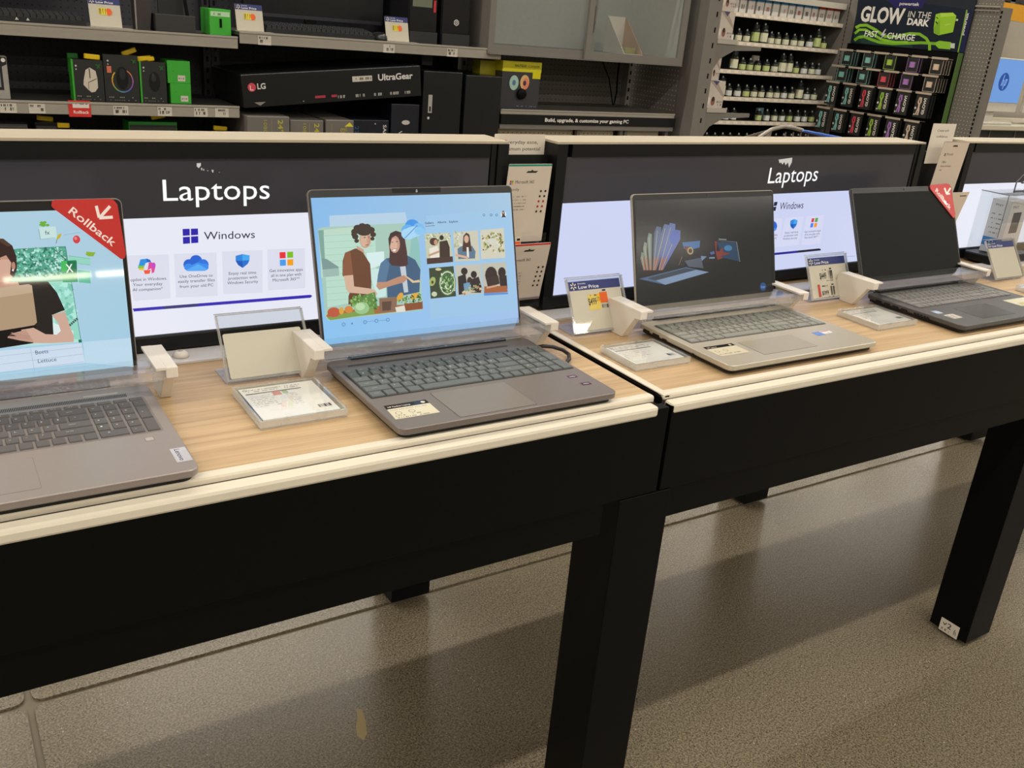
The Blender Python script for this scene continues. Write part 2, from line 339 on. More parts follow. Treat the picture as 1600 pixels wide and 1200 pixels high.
  ('p','5E4638',[103.9,81.5,120.6,81.2,118.0,66.9,103.6,67.1]),
  ('p','E0A83A',[139.8,84.1,136.9,81.3,133.8,79.9,131.2,80.3,129.7,82.4,129.9,85.6,131.7,89.0,134.5,91.8,137.7,93.2,140.3,92.8,141.7,90.8,141.5,87.6]),
  ('p','E5B040',[170.0,88.0,169.7,85.4,167.2,82.7,163.2,80.9,158.7,80.3,155.0,81.1,153.0,83.1,153.3,85.8,155.8,88.4,159.8,90.3,164.3,90.9,168.0,90.1]),
  ('s', ['4F7A35', '86A84E', '2F5526'], [133.2, 85.7, 173.0, 89.1, 174.3, 75.5, 131.9, 72.4], 50, 2.0, 5),
  ('p','E6E2D4',[125.7,70.7,143.0,72.6,143.2,62.4,127.3,62.8]),
  ('p','8F4F2A',[142.0,74.9,174.3,75.5,173.8,64.2,143.4,63.5]),
  ('p','3F97EC',[180.1,196.7,178.8,192.9,175.7,189.7,171.4,187.7,166.5,187.1,161.8,188.1,157.9,190.5,155.5,193.9,154.9,197.8,156.2,201.6,159.2,204.7,163.5,206.8,168.3,207.3,173.1,206.4,177.0,204.0,179.5,200.6]),
  ('p','7CC0F5',[188.7,191.2,187.6,187.5,185.1,184.5,181.6,182.5,177.6,182.0,173.7,182.9,170.6,185.1,168.6,188.4,168.2,192.1,169.3,195.8,171.8,198.9,175.3,200.8,179.3,201.4,183.1,200.5,186.3,198.3,188.3,195.0]),
  ('p','62B2F2',[169.9,189.8,168.8,186.3,166.1,183.5,162.3,181.6,158.0,181.1,153.8,182.0,150.4,184.2,148.3,187.3,147.8,190.8,148.9,194.3,151.6,197.2,155.3,199.0,159.6,199.5,163.8,198.7,167.3,196.5,169.4,193.4]),
  ('p','A8DAFA',[147.3,188.7,160.4,194.7,170.3,196.5,188.3,189.0,185.8,183.6,159.9,175.3,151.6,177.5]),
  ('p','A8DAFA',[166.3,184.5,165.0,180.9,162.0,178.1,158.0,176.7,153.7,176.9,150.0,178.7,147.6,181.7,147.0,185.4,148.3,188.9,151.2,191.7,155.2,193.1,159.5,193.0,163.2,191.2,165.7,188.2]),
  ('p','8ACBF7',[188.2,187.9,187.1,185.3,184.4,183.2,180.8,182.2,176.9,182.4,173.4,183.7,171.2,186.0,170.6,188.7,171.7,191.3,174.3,193.4,177.9,194.4,181.8,194.3,185.3,192.9,187.6,190.7]),
  ('p','2E7FD0',[153.3,178.1,152.5,178.9,176.1,197.7,176.9,196.9]),
  ('t', 'Gallery', '27405E', 190.6, 198.7, 206.3, 199.0, 3.6, 1),
  ('t', 'Albums', '27405E', 213.1, 199.2, 229.3, 199.4, 3.4, 1),
  ('t', 'Explore', '27405E', 234.8, 199.2, 250.8, 199.5, 3.6, 1),
  ('p','27405E',[191.1,195.3,191.1,195.9,207.8,196.1,207.8,195.4]),
  ('p','4A7396',[303.7,209.4,302.9,207.8,301.2,207.2,299.5,207.9,298.9,209.5,299.7,211.1,301.5,211.8,303.1,211.0]),
  ('p','A9CBE8',[302.7,209.4,302.2,208.4,301.2,208.1,300.3,208.5,300.0,209.5,300.5,210.5,301.4,210.8,302.3,210.4]),
  ('p','4A7396',[317.7,208.9,316.8,207.3,315.1,206.7,313.4,207.4,312.8,209.0,313.6,210.7,315.4,211.3,317.1,210.5]),
  ('p','A9CBE8',[316.6,208.9,316.1,207.9,315.1,207.6,314.2,208.0,313.9,209.0,314.3,210.0,315.3,210.4,316.2,209.9]),
  ('p','4A7396',[328.5,208.5,327.6,206.9,325.9,206.3,324.2,207.0,323.6,208.7,324.4,210.3,326.2,210.9,327.8,210.2]),
  ('p','A9CBE8',[327.4,208.5,326.9,207.6,325.9,207.2,325.0,207.6,324.7,208.6,325.1,209.6,326.1,210.0,327.0,209.5]),
  ('p','E8F0F5',[345.2,208.8,344.2,205.8,342.1,203.7,339.3,203.0,336.6,203.9,334.8,206.2,334.2,209.2,335.1,212.2,337.3,214.4,340.0,215.1,342.7,214.2,344.6,211.9]),
  ('p','4A3A34',[342.5,210.8,341.8,208.1,340.2,206.4,338.3,206.5,336.9,208.3,336.5,211.0,337.3,213.7,338.9,215.4,340.7,215.3,342.1,213.6]),
  ('p','D8B49C',[341.2,211.8,340.7,210.5,339.5,210.0,338.3,210.6,337.9,211.9,338.5,213.2,339.7,213.7,340.8,213.1]),
  ('p','26262E',[335.3,204.1,337.4,208.2,341.8,208.0,344.3,204.2]),
  ('p','C9CDB0',[188.3,183.5,234.6,183.6,236.0,135.7,188.1,134.9]),
  ('p','CFCDB8',[240.0,183.8,286.9,184.7,286.9,134.9,240.2,136.2]),
  ('p','D5D2BE',[291.7,184.9,338.3,186.4,337.5,136.5,290.0,137.0]),
  ('p','39452F',[191.0,128.4,236.3,128.9,236.8,79.4,189.8,79.2]),
  ('p','C8C5B8',[238.9,129.4,287.8,129.0,287.1,80.0,240.3,80.3]),
  ('p','C4C2B2',[289.4,129.4,337.6,129.4,337.2,78.4,290.3,80.2]),
  ('s', ['7C9254', 'EEE9D8', 'A9B887'], [188.3, 183.5, 234.6, 183.6, 234.7, 171.1, 188.2, 171.2], 40, 1.8, 7),
  ('p','EDE6DA',[194.2,159.7,209.6,163.4,213.2,145.1,195.2,141.7]),
  ('p','4A2E22',[211.9,170.0,210.9,167.3,208.5,165.2,205.2,164.2,201.6,164.4,198.5,165.8,196.5,168.1,195.9,170.8,196.9,173.5,199.3,175.5,202.6,176.6,206.2,176.4,209.3,175.1,211.4,172.8]),
  ('p','C99A7C',[210.6,168.9,210.1,167.0,209.0,165.5,207.5,164.7,205.9,164.8,204.6,165.7,203.7,167.3,203.6,169.3,204.1,171.2,205.2,172.7,206.7,173.5,208.2,173.4,209.6,172.5,210.4,170.9]),
  ('p','3B2A22',[214.0,169.9,228.1,171.4,231.8,159.9,230.4,136.1,211.2,136.2]),
  ('p','2E211C',[222.3,175.8,221.8,174.1,220.5,172.7,218.8,172.0,217.0,172.1,215.5,173.0,214.5,174.4,214.2,176.2,214.8,177.9,216.0,179.3,217.7,180.0,219.5,179.9,221.0,179.0,222.0,177.6]),
  ('p','47302A',[188.4,144.3,236.2,144.9,236.0,135.7,188.1,134.9]),
  ('p','C99A7C',[192.5,147.1,191.5,150.1,212.2,155.7,213.2,152.7]),
  ('s', ['A8B58C', 'DDE0CC'], [240.0, 183.8, 257.4, 183.7, 256.8, 158.6, 240.0, 159.5], 22, 2.2, 8),
  ('p','5F7890',[246.2,156.9,255.7,160.9,274.0,159.9,279.9,150.4,277.8,138.9,246.2,139.7]),
  ('p','4A3028',[258.9,176.8,265.1,182.2,270.6,178.5,272.8,150.8,255.0,151.8]),
  ('p','D9B096',[268.7,171.3,268.1,168.5,266.7,166.3,264.8,165.2,262.8,165.3,261.2,166.6,260.1,168.9,259.9,171.7,260.5,174.4,261.9,176.6,263.8,177.8,265.7,177.7,267.4,176.3,268.5,174.1]),
  ('p','E8E8E2',[263.3,158.2,267.2,158.0,266.8,140.8,262.6,141.0]),
  ('p','D9B096',[241.0,145.1,242.2,148.6,265.3,142.6,264.1,139.1]),
  ('s', ['5D7A35', '9BAA4D', 'C8B25A', 'EBE6D2', '7A4E38'], [295.2, 178.5, 334.6, 179.1, 335.4, 147.3, 295.1, 148.4], 120, 2.0, 9),
  ('p','D5D8C8',[323.2,164.4,322.2,161.8,319.6,159.8,316.1,158.8,312.2,159.0,308.8,160.4,306.6,162.6,305.9,165.2,306.9,167.8,309.5,169.8,313.0,170.8,316.8,170.6,320.3,169.3,322.5,167.0]),
  ('p','5F7F47',[238.5,101.2,236.7,93.2,232.6,86.7,227.1,82.5,220.8,81.4,214.8,83.5,210.1,88.4,207.2,95.5,206.7,103.5,208.5,111.4,212.5,117.9,218.0,122.1,224.2,123.3,230.2,121.3,235.0,116.4,237.9,109.3]),
  ('p','DCE3D0',[237.0,101.3,235.3,94.0,231.6,88.0,226.6,84.3,221.0,83.2,215.6,85.1,211.3,89.6,208.7,96.1,208.2,103.4,209.9,110.6,213.5,116.6,218.5,120.4,224.1,121.5,229.4,119.6,233.8,115.2,236.4,108.7]),
  ('p','3E6A38',[235.4,101.4,233.9,94.8,230.7,89.4,226.2,86.0,221.1,85.1,216.3,86.8,212.4,90.8,210.1,96.7,209.7,103.3,211.2,109.8,214.5,115.2,218.9,118.7,223.9,119.6,228.7,118.0,232.6,113.9,235.0,108.1]),
  ('s', ['6E9A58', '9DBB7E', '2D4F28', 'D8E4C0'], [210.9, 118.0, 236.6, 116.3, 234.2, 86.5, 209.8, 88.5], 90, 2.0, 11),
  ('p','A5B86A',[200.4,104.8,198.1,101.5,195.1,99.6,192.1,99.5,189.9,101.4,189.2,104.7,190.1,108.5,192.3,111.8,195.4,113.8,198.4,113.8,200.6,111.9,201.3,108.6]),
  ('p','5A3B22',[197.4,105.4,197.1,104.2,196.4,103.3,195.4,102.9,194.4,102.9,193.5,103.5,193.0,104.5,192.9,105.7,193.2,106.9,193.9,107.7,194.9,108.2,195.9,108.1,196.7,107.5,197.3,106.6]),
  ('p','C9D4B0',[201.8,85.7,201.2,84.0,199.7,82.7,197.6,82.0,195.3,82.2,193.4,83.2,192.1,84.7,191.7,86.5,192.4,88.2,193.9,89.5,196.0,90.2,198.2,90.0,200.2,89.0,201.5,87.5]),
  ('p','D8CF9A',[213.3,125.1,212.7,124.2,211.1,123.5,208.8,123.2,206.3,123.4,204.1,124.0,202.7,124.9,202.2,125.9,202.8,126.8,204.4,127.5,206.7,127.8,209.2,127.6,211.4,127.0,212.8,126.1]),
  ('p','2E221E',[262.0,118.7,261.2,116.1,259.2,114.2,256.6,113.2,253.8,113.4,251.4,114.7,249.8,116.9,249.4,119.5,250.2,122.1,252.1,124.0,254.7,125.0,257.5,124.8,259.9,123.5,261.5,121.3]),
  ('p','2A2326',[242.7,111.2,257.5,114.8,258.9,98.5,249.7,81.8,241.7,81.3]),
  ('p','2A1E1B',[279.1,112.2,278.3,109.6,276.5,107.6,274.1,106.6,271.5,106.8,269.2,108.1,267.8,110.3,267.4,113.0,268.2,115.5,269.9,117.5,272.3,118.5,274.9,118.3,277.2,117.0,278.7,114.8]),
  ('p','30262A',[266.0,104.9,282.3,108.4,286.5,91.8,284.5,81.4,265.7,82.9]),
  ('p','3A2620',[269.8,102.4,269.1,99.6,267.4,97.4,265.2,96.3,262.9,96.5,260.8,97.9,259.5,100.3,259.2,103.1,260.0,105.9,261.6,108.0,263.8,109.1,266.1,109.0,268.2,107.6,269.5,105.2]),
  ('p','6E9CC0',[252.3,99.0,264.3,100.4,264.8,88.8,252.7,87.4]),
  ('s', ['D9CFA8', '8FA45C', 'B7C7B8', 'C97A50'], [250.5, 92.2, 286.9, 96.4, 286.6, 81.2, 249.7, 81.8], 45, 2.0, 12),
  ('p','33221E',[318.8,108.2,317.2,102.0,313.5,97.2,308.5,94.7,303.2,95.1,298.6,98.3,295.6,103.5,294.8,109.9,296.5,116.1,300.1,120.9,305.1,123.4,310.4,123.0,315.0,119.9,318.0,114.6]),
  ('p','3A2A26',[295.6,105.2,320.5,108.1,322.3,93.8,298.6,88.5]),
  ('p','2C1F1D',[336.0,111.8,334.9,107.9,332.6,105.0,329.4,103.5,325.9,103.7,322.9,105.6,321.0,108.9,320.5,112.8,321.5,116.7,323.8,119.6,327.0,121.1,330.5,120.9,333.5,119.0,335.4,115.7]),
  ('p','2C2224',[321.7,105.7,337.0,107.0,337.1,84.4,323.2,85.4]),
  ('p','A8623A',[291.9,91.4,336.0,89.2,337.2,78.4,290.3,80.2]),
  ('p','D0A085',[296.1,87.1,295.5,90.3,314.9,92.4,315.5,89.1]),
  ('p','5E92D8',[289.8,80.3,337.2,77.9,337.6,74.8,290.1,76.0]),
  ('p','4E80B0',[39.4,51.9,38.6,50.2,37.0,49.3,35.2,49.5,33.9,50.7,33.5,52.5,34.3,54.2,35.9,55.2,37.7,55.0,39.0,53.7]),
  ('p','8CC2F0',[38.5,52.0,38.0,50.8,36.9,50.1,35.6,50.2,34.7,51.1,34.4,52.4,34.9,53.6,36.1,54.3,37.3,54.2,38.2,53.3]),
  ('p','4E80B0',[75.0,52.2,74.2,50.4,72.6,49.5,70.7,49.7,69.3,50.9,68.9,52.8,69.7,54.5,71.3,55.4,73.2,55.3,74.6,54.0]),
  ('p','8CC2F0',[74.0,52.3,73.5,51.0,72.4,50.3,71.1,50.5,70.1,51.4,69.9,52.7,70.4,53.9,71.5,54.6,72.8,54.5,73.8,53.6]),
  ('p','4E80B0',[94.4,52.3,93.7,50.5,92.0,49.6,90.1,49.8,88.7,51.0,88.3,52.9,89.1,54.6,90.7,55.6,92.6,55.4,94.0,54.1]),
  ('p','8CC2F0',[93.5,52.4,92.9,51.1,91.8,50.4,90.5,50.6,89.5,51.5,89.2,52.8,89.8,54.0,90.9,54.7,92.2,54.6,93.2,53.7]),
  ('p','4E80B0',[113.9,52.2,113.1,50.4,111.5,49.5,109.5,49.7,108.1,50.9,107.7,52.8,108.5,54.5,110.1,55.5,112.0,55.3,113.5,54.1]),
  ('p','8CC2F0',[112.9,52.3,112.4,51.0,111.2,50.3,109.9,50.5,108.9,51.4,108.6,52.7,109.2,54.0,110.3,54.7,111.7,54.5,112.7,53.6]),
  ('p','4E80B0',[75.3,52.6,75.3,53.0,88.5,52.9,88.5,52.4]),
  ('p','4E80B0',[94.7,52.5,94.7,52.9,107.6,52.6,107.6,52.1]),
  ('p','4E80B0',[51.6,52.3,50.8,51.0,49.4,51.1,48.9,52.5,49.7,53.8,51.1,53.6]),
 ],
 'A': [
  ('p','BFE9E4',[170.3,185.7,285.8,186.6,291.3,58.4,158.6,62.5]),
  ('p','56A58C',[170.3,185.7,285.8,186.6,287.0,141.4,166.0,140.8]),
  ('s', ['2F7F66', '8AD0BA', 'C7F2EA', '5EB89A', '3B6F5C'], [226.9, 185.9, 283.9, 185.6, 284.9, 148.6, 223.8, 150.1], 420, 1.9, 21),
  ('p','9ADFCB',[260.3,141.9,287.0,141.4,290.9,62.1,264.5,64.9]),
  ('s', ['7CC9B4', 'B5F0E2'], [262.6, 139.0, 286.8, 139.3, 289.6, 88.3, 271.5, 90.1], 40, 4, 22),
  ('p','2F6F5C',[270.8,184.5,271.5,185.3,285.5,169.2,284.8,168.5]),
  ('p','3F7F70',[228.7,186.0,228.7,186.4,285.8,186.8,285.8,186.4]),
  ('p','3F7F70',[285.5,186.6,286.2,186.6,291.7,62.0,291.0,62.0]),
  ('p','E6F4F4',[259.9,88.3,283.3,74.5,282.3,60.1,259.6,68.3]),
  ('p','4B5A5A',[280.5,80.8,278.9,83.4,280.6,84.7,282.2,82.1]),
  ('p','4B5A5A',[282.8,82.6,281.1,85.2,282.8,86.5,284.4,83.9]),
  ('p','4B5A5A',[285.0,84.4,283.3,87.0,285.0,88.3,286.6,85.7]),
  ('p','4B5A5A',[287.2,86.2,285.5,88.8,287.2,90.1,288.9,87.5]),
  ('p','4B5A5A',[289.4,88.0,287.8,90.6,289.4,91.9,291.1,89.3]),
  ('p','3B3F40',[285.5,89.4,285.4,89.3,285.3,89.1,285.1,89.1,285.0,89.1,284.8,89.2,284.7,89.3,284.7,89.5,284.7,89.7,284.9,89.8,285.0,89.9,285.2,89.9,285.4,89.8,285.4,89.6]),
  ('p','9ADBC6',[288.2,175.0,313.6,169.3,313.1,160.8,288.6,163.8]),
  ('p','5FBF9E',[297.0,154.8,311.8,152.4,311.1,136.1,297.1,138.5]),
  ('p','2E9E6A',[278.7,167.9,296.7,168.2,295.9,139.3,277.9,139.9]),
  ('p','1E7A4E',[285.7,167.4,297.2,166.7,296.1,151.3,285.2,152.1]),
  ('p','44C15E',[278.7,167.9,285.7,167.8,284.7,154.2,277.9,154.0]),
  ('t', 'X', 'FFFFFF', 283.3, 152.6, 291.9, 152.6, 11.2, 1),
  ('p','241B19',[166.5,146.1,260.3,142.6,269.3,127.2,276.2,103.9,260.7,98.2,259.1,69.8,250.8,69.3,239.4,84.7,158.6,62.5]),
  ('p','2A2320',[167.0,151.4,220.9,144.8,260.3,142.6,269.3,127.2,276.1,103.2,260.0,98.3,258.7,69.8,159.0,66.6]),
  ('p','C99883',[223.8,163.7,222.2,155.8,219.0,148.8,214.5,143.4,209.2,140.1,203.6,139.3,198.2,140.9,193.6,144.9,190.2,150.9,188.3,158.1,188.2,166.0,189.7,173.8,192.9,180.7,197.3,186.0,202.5,189.4,208.1,190.3,213.4,188.8,218.1,184.9,221.6,179.0,223.5,171.7]),
  ('p','D9AE98',[189.0,175.3,219.8,173.5,223.2,163.8,219.0,150.4,208.5,140.3,189.3,139.0]),
  ('p','3B2722',[179.8,163.9,187.1,192.7,201.9,201.3,216.0,199.9,224.8,190.8,227.9,177.1,226.5,160.8,222.0,150.2,218.1,154.6,221.2,169.3,219.2,173.5,216.6,179.1,204.3,174.4,190.3,176.6,185.4,160.9]),
  ('p','5A3E33',[201.9,201.3,216.0,199.9,223.6,190.8,219.9,189.7,211.0,196.8]),
  ('p','C08A75',[225.4,165.0,225.0,162.8,224.3,161.0,223.3,160.1,222.4,160.1,221.6,161.2,221.1,163.0,221.1,165.3,221.5,167.5,222.3,169.2,223.2,170.2,224.2,170.1,225.0,169.1,225.4,167.2]),
  ('p','E8E8EA',[223.1,159.7,222.9,159.0,222.5,158.4,222.1,158.2,221.6,158.2,221.2,158.5,220.9,159.1,220.9,159.8,221.1,160.5,221.4,161.1,221.9,161.4,222.3,161.3,222.8,161.0,223.0,160.4]),
  ('p','2A1A18',[201.9,173.2,201.9,174.6,209.6,175.0,209.6,173.7]),
  ('p','FFFFFF',[207.8,170.8,207.5,170.3,206.7,169.9,205.6,169.7,204.5,169.7,203.5,170.1,202.8,170.6,202.6,171.2,202.9,171.7,203.6,172.1,204.7,172.3,205.9,172.3,206.9,172.0,207.6,171.4]),
  ('p','33211C',[206.8,170.9,206.7,170.3,206.3,169.9,205.9,169.6,205.4,169.7,205.0,170.0,204.8,170.4,204.7,171.0,204.9,171.6,205.2,172.1,205.6,172.3,206.1,172.3,206.5,172.0,206.8,171.5]),
  ('p','7A2A2C',[195.9,160.1,205.2,157.5,203.7,154.9,195.4,154.8]),
  ('p','FFFFFF',[195.8,159.5,204.0,157.2,195.5,156.1]),
  ('p','C89A86',[190.0,147.1,225.8,144.4,227.2,139.5,188.8,133.6]),
  ('p','B69B7C',[162.1,135.7,237.7,140.8,241.3,138.5,241.7,90.1,238.3,86.9,196.2,82.7,156.7,79.3]),
  ('p','C7AF92',[162.1,135.7,237.7,140.8,241.3,138.5,241.1,129.4,160.8,122.4]),
  ('p','15110F',[160.3,80.3,239.6,86.8,238.9,63.4,182.1,59.9,158.4,59.8]),
  ('p','D5AE9B',[260.0,98.3,276.0,101.8,279.9,80.6,283.4,67.2,282.2,59.4,253.9,61.0,235.1,63.1,224.6,72.0,222.4,82.2,236.8,83.5,249.8,73.6,263.1,71.5,268.5,76.0,266.2,87.7]),
  ('p','C79C8A',[210.4,78.5,227.9,81.6,232.1,72.7,235.2,63.8,219.4,68.4,205.7,73.4,206.5,75.4,217.3,73.5]),
  ('p','B38877',[206.3,73.7,206.4,74.3,230.7,69.6,230.6,69.0]),
  ('p','B38877',[207.7,75.7,207.8,76.2,230.8,71.0,230.7,70.4]),
  ('p','B38877',[209.1,77.6,209.2,78.2,230.9,72.4,230.8,71.8]),
  ('p','B38877',[210.4,79.6,210.6,80.1,231.0,73.8,230.9,73.2]),
  ('p','1F7A58',[288.3,62.1,292.2,61.9,292.3,57.8,288.4,58.0]),
  ('p','D3E3F4',[128.1,57.8,291.2,56.9,292.3,44.3,293.2,29.5,125.3,29.3]),
  ('p','C3E0F2',[294.0,58.1,354.0,57.4,354.0,16.1,293.2,29.5]),
  ('p','9FB6CC',[181.2,50.0,181.2,50.4,293.5,51.8,293.5,51.3]),
  ('p','9FB6CC',[180.3,39.1,180.3,39.5,292.8,42.3,292.8,41.8]),
  ('p','9FB6CC',[179.3,28.4,179.3,28.8,292.0,31.3,292.0,30.9]),
  ('p','9FB6CC',[230.0,56.5,230.4,56.5,232.0,22.5,231.6,22.5]),
  ('t', 'Beets', '3D5878', 235.4, 47.8, 250.6, 48.4, 5.4, 0),
  ('t', 'Lettuce', '3D5878', 237.0, 36.1, 259.1, 36.3, 5.4, 0),
  ('p','D9EEEA',[266.4,204.3,266.4,204.3,266.4,204.3,266.4,204.3,266.4,204.4,266.4,204.3]),
  ('p','CDE8E4',[257.7,212.2,277.1,212.8,277.2,197.7,257.8,197.2]),
  ('p','7FA8B0',[256.6,210.2,257.3,210.2,258.1,197.0,257.4,196.9]),
  ('p','7FA8B0',[257.8,196.8,257.7,197.2,274.7,198.7,274.7,198.3]),
  ('t', 'fx', '2F4058', 264.0, 202.7, 269.4, 203.0, 5.2, 0),
  ('p','6FB53A',[266.1,215.2,265.1,213.5,262.7,212.9,260.5,213.7,259.7,215.5,260.8,217.2,263.1,217.8,265.3,217.0]),
  ('p','6FB53A',[263.5,218.1,262.8,216.9,261.1,216.4,259.6,217.0,259.1,218.2,259.8,219.4,261.4,219.8,262.9,219.3]),
  ('p','6FB53A',[267.2,218.3,266.5,217.1,264.9,216.7,263.4,217.3,262.8,218.5,263.5,219.7,265.2,220.1,266.7,219.5]),
  ('p','6FB53A',[270.1,214.7,269.3,213.5,267.7,213.1,266.2,213.6,265.6,214.9,266.4,216.0,268.0,216.5,269.5,215.9]),
  ('p','6FB53A',[261.6,215.4,261.0,214.5,259.7,214.2,258.5,214.6,258.1,215.6,258.7,216.5,259.9,216.8,261.1,216.4]),
  ('p','C9B83A',[276.5,197.7,278.8,202.4,283.3,203.6,281.0,198.2,277.0,195.6]),
  ('p','6A7038',[276.8,196.4,277.4,196.2,275.4,190.8,274.8,191.0]),
  ('p','D9444A',[304.3,194.7,303.7,192.4,302.3,190.7,300.5,189.7,298.5,189.8,296.9,190.9,295.8,192.8,295.5,195.1,296.1,197.4,297.5,199.2,299.3,200.1,301.2,200.0,302.9,198.9,304.0,197.0]),
  ('p','E8888A',[300.8,196.3,300.5,195.3,300.0,194.6,299.2,194.2,298.4,194.2,297.7,194.7,297.3,195.5,297.2,196.4,297.4,197.4,298.0,198.1,298.7,198.5,299.5,198.5,300.2,198.0,300.6,197.2]),
  ('p','8FB83A',[310.4,178.6,316.8,177.3,321.4,177.0,317.8,171.8,311.9,172.2,308.8,174.5]),
  ('p','7FA8B0',[285.1,201.2,285.0,201.6,305.7,204.2,305.7,203.8]),
  ('p','5F9FA8',[288.1,174.1,288.2,174.5,313.7,169.2,313.6,168.8]),
  ('p','5F9FA8',[298.9,163.2,298.9,163.6,313.1,161.0,313.0,160.6]),
 ],
 'C': [
  ('p','2B2A2A',[7.4,220.2,369.3,223.3,364.0,27.0,-1.3,26.2]),
  ('p','7F8A78',[19.6,93.0,13.1,115.5,16.6,127.8,22.3,125.4,20.9,108.7,25.6,93.3]),
  ('p','A96A50',[19.8,93.0,19.7,117.2,22.3,117.0,25.1,93.3]),
  ('p','B9AE94',[22.5,94.0,21.1,93.9,16.3,119.4,17.7,119.5]),
  ('p','87917E',[26.4,92.6,20.4,133.8,24.3,146.2,30.7,143.8,29.3,127.1,32.5,92.8]),
  ('p','A96A50',[26.7,92.6,26.3,116.8,29.3,116.6,32.0,92.9]),
  ('p','B9AE94',[29.4,93.5,28.0,93.5,24.1,137.8,25.5,137.8]),
  ('p','7E8F86',[33.9,92.1,31.4,150.0,35.9,162.3,43.5,159.9,42.0,143.2,40.0,92.3]),
  ('p','A96A50',[34.1,92.1,34.6,116.3,38.1,116.1,39.4,92.4]),
  ('p','B9AE94',[36.8,93.0,35.4,93.0,35.9,153.9,37.2,153.9]),
  ('p','5E6F8E',[41.6,91.6,49.7,161.7,56.3,174.0,67.9,171.4,66.1,154.6,47.7,91.8]),
  ('p','A96A50',[41.9,91.6,45.6,115.6,50.9,115.3,47.2,91.8]),
  ('p','B9AE94',[44.6,92.4,43.2,92.6,56.8,165.6,58.1,165.5]),
  ('p','66789E',[44.4,91.4,68.5,165.1,75.7,177.4,88.6,174.8,86.8,157.9,50.5,91.6]),
  ('p','A96A50',[44.7,91.4,53.6,115.2,59.5,114.8,50.0,91.7]),
  ('p','B9AE94',[47.3,92.1,46.0,92.5,76.4,169.1,77.8,168.8]),
  ('p','6A7CB0',[55.5,90.7,82.1,166.6,89.7,179.0,103.6,176.3,101.7,159.4,61.7,90.9]),
  ('p','A96A50',[55.8,90.6,65.5,114.5,71.8,114.1,61.2,90.9]),
  ('p','B9AE94',[58.5,91.4,57.2,91.7,90.6,170.6,91.9,170.3]),
  ('p','6878B4',[61.1,90.3,97.2,153.2,103.9,165.7,115.8,163.0,114.1,146.0,67.4,90.5]),
  ('p','A96A50',[61.4,90.3,74.5,113.9,79.9,113.6,66.8,90.5]),
  ('p','B9AE94',[64.1,90.9,62.8,91.4,104.5,157.3,105.8,156.8]),
  ('p','5F74BE',[112.2,147.7,108.3,142.3,102.9,138.6,97.2,137.4,92.1,138.8,88.8,142.6,87.9,148.1,89.5,154.1,93.3,159.4,98.6,163.1,104.4,164.4,109.4,163.0,112.8,159.2,113.8,153.7]),
  ('p','5C7594',[7.2,78.1,126.7,92.4,187.2,78.6,71.8,62.2]),
  ('p','47505C',[27.8,77.7,125.2,90.4,152.9,85.7,48.3,72.0]),
  ('p','8FA6C4',[48.3,72.0,152.9,85.3,187.2,78.6,71.8,62.2]),
  ('p','4E7AAE',[119.0,140.4,166.1,141.3,164.0,128.3,146.0,126.0,122.7,128.3]),
  ('p','7A4A42',[121.5,132.7,140.4,131.7,145.6,116.3,131.1,121.4]),
  ('p','B9A27A',[147.7,122.7,146.7,119.5,144.3,117.1,140.9,115.8,137.2,116.0,134.0,117.7,131.9,120.3,131.2,123.6,132.2,126.7,134.6,129.1,138.0,130.4,141.6,130.2,144.8,128.6,147.0,125.9]),
  ('p','55463A',[144.1,122.8,143.6,121.0,142.2,119.6,140.3,118.8,138.2,119.0,136.3,119.9,135.1,121.5,134.7,123.4,135.3,125.2,136.7,126.6,138.6,127.4,140.7,127.3,142.5,126.3,143.7,124.8]),
  ('p','5B6470',[123.0,104.6,167.5,108.4,172.5,87.3,132.6,93.1]),
  ('p','7F95B8',[166.7,111.8,182.6,109.8,168.7,101.8]),
  ('p','A8907A',[108.6,97.8,107.6,98.1,117.1,113.7,118.1,113.3]),
  ('p','8D4038',[205.1,138.2,211.2,137.9,208.9,119.3,251.9,110.2,242.3,106.3,211.1,101.4,207.1,115.0]),
  ('p','2F4B66',[211.2,136.8,265.5,134.1,273.3,94.3,223.6,105.1]),
  ('p','8A8F8C',[264.5,134.0,266.4,134.2,274.2,93.7,272.4,93.6]),
  ('p','8A8F8C',[214.3,139.0,214.4,139.6,265.5,134.4,265.4,133.8]),
  ('p','4E86B4',[252.7,122.5,251.5,120.0,248.3,118.2,243.7,117.3,238.7,117.6,234.3,118.9,231.3,121.1,230.3,123.7,231.5,126.1,234.7,127.9,239.2,128.8,244.2,128.6,248.7,127.2,251.7,125.0]),
  ('p','8D4038',[214.9,116.7,226.0,125.0,227.2,116.0,248.8,111.5,214.5,107.9]),
  ('p','9AA8B0',[215.9,141.2,216.1,143.0,237.7,140.8,237.4,139.1]),
  ('p','586CA8',[190.5,117.0,202.8,119.6,204.0,114.0,193.3,112.4]),
  ('p','8FA6C4',[188.5,107.6,203.7,107.4,203.6,104.5,188.4,105.4]),
  ('p','2C5C96',[347.7,37.6,346.6,33.9,343.9,31.0,340.1,29.6,336.0,29.9,332.4,31.9,329.9,35.2,329.2,39.0,330.2,42.8,332.9,45.6,336.6,47.1,340.8,46.7,344.4,44.8,346.9,41.5]),
  ('t', 'hp', '9DB4D0', 333.3, 35.9, 343.9, 36.1, 5.1, 0),
 ],
 'TA': [
  ('p','C8302E',[279.3,246.3,345.1,246.1,350.0,244.1,353.8,238.7,358.2,172.7,356.2,167.0,351.6,166.2,276.6,235.9,274.6,239.0,276.1,244.4]),
  ('t', 'Rollback', 'F5E8E4', 293.1, 230.2, 342.6, 183.2, 10.2, 1),
  ('p','F5E8E4',[326.0,237.1,329.6,237.8,331.6,222.5,327.9,221.8]),
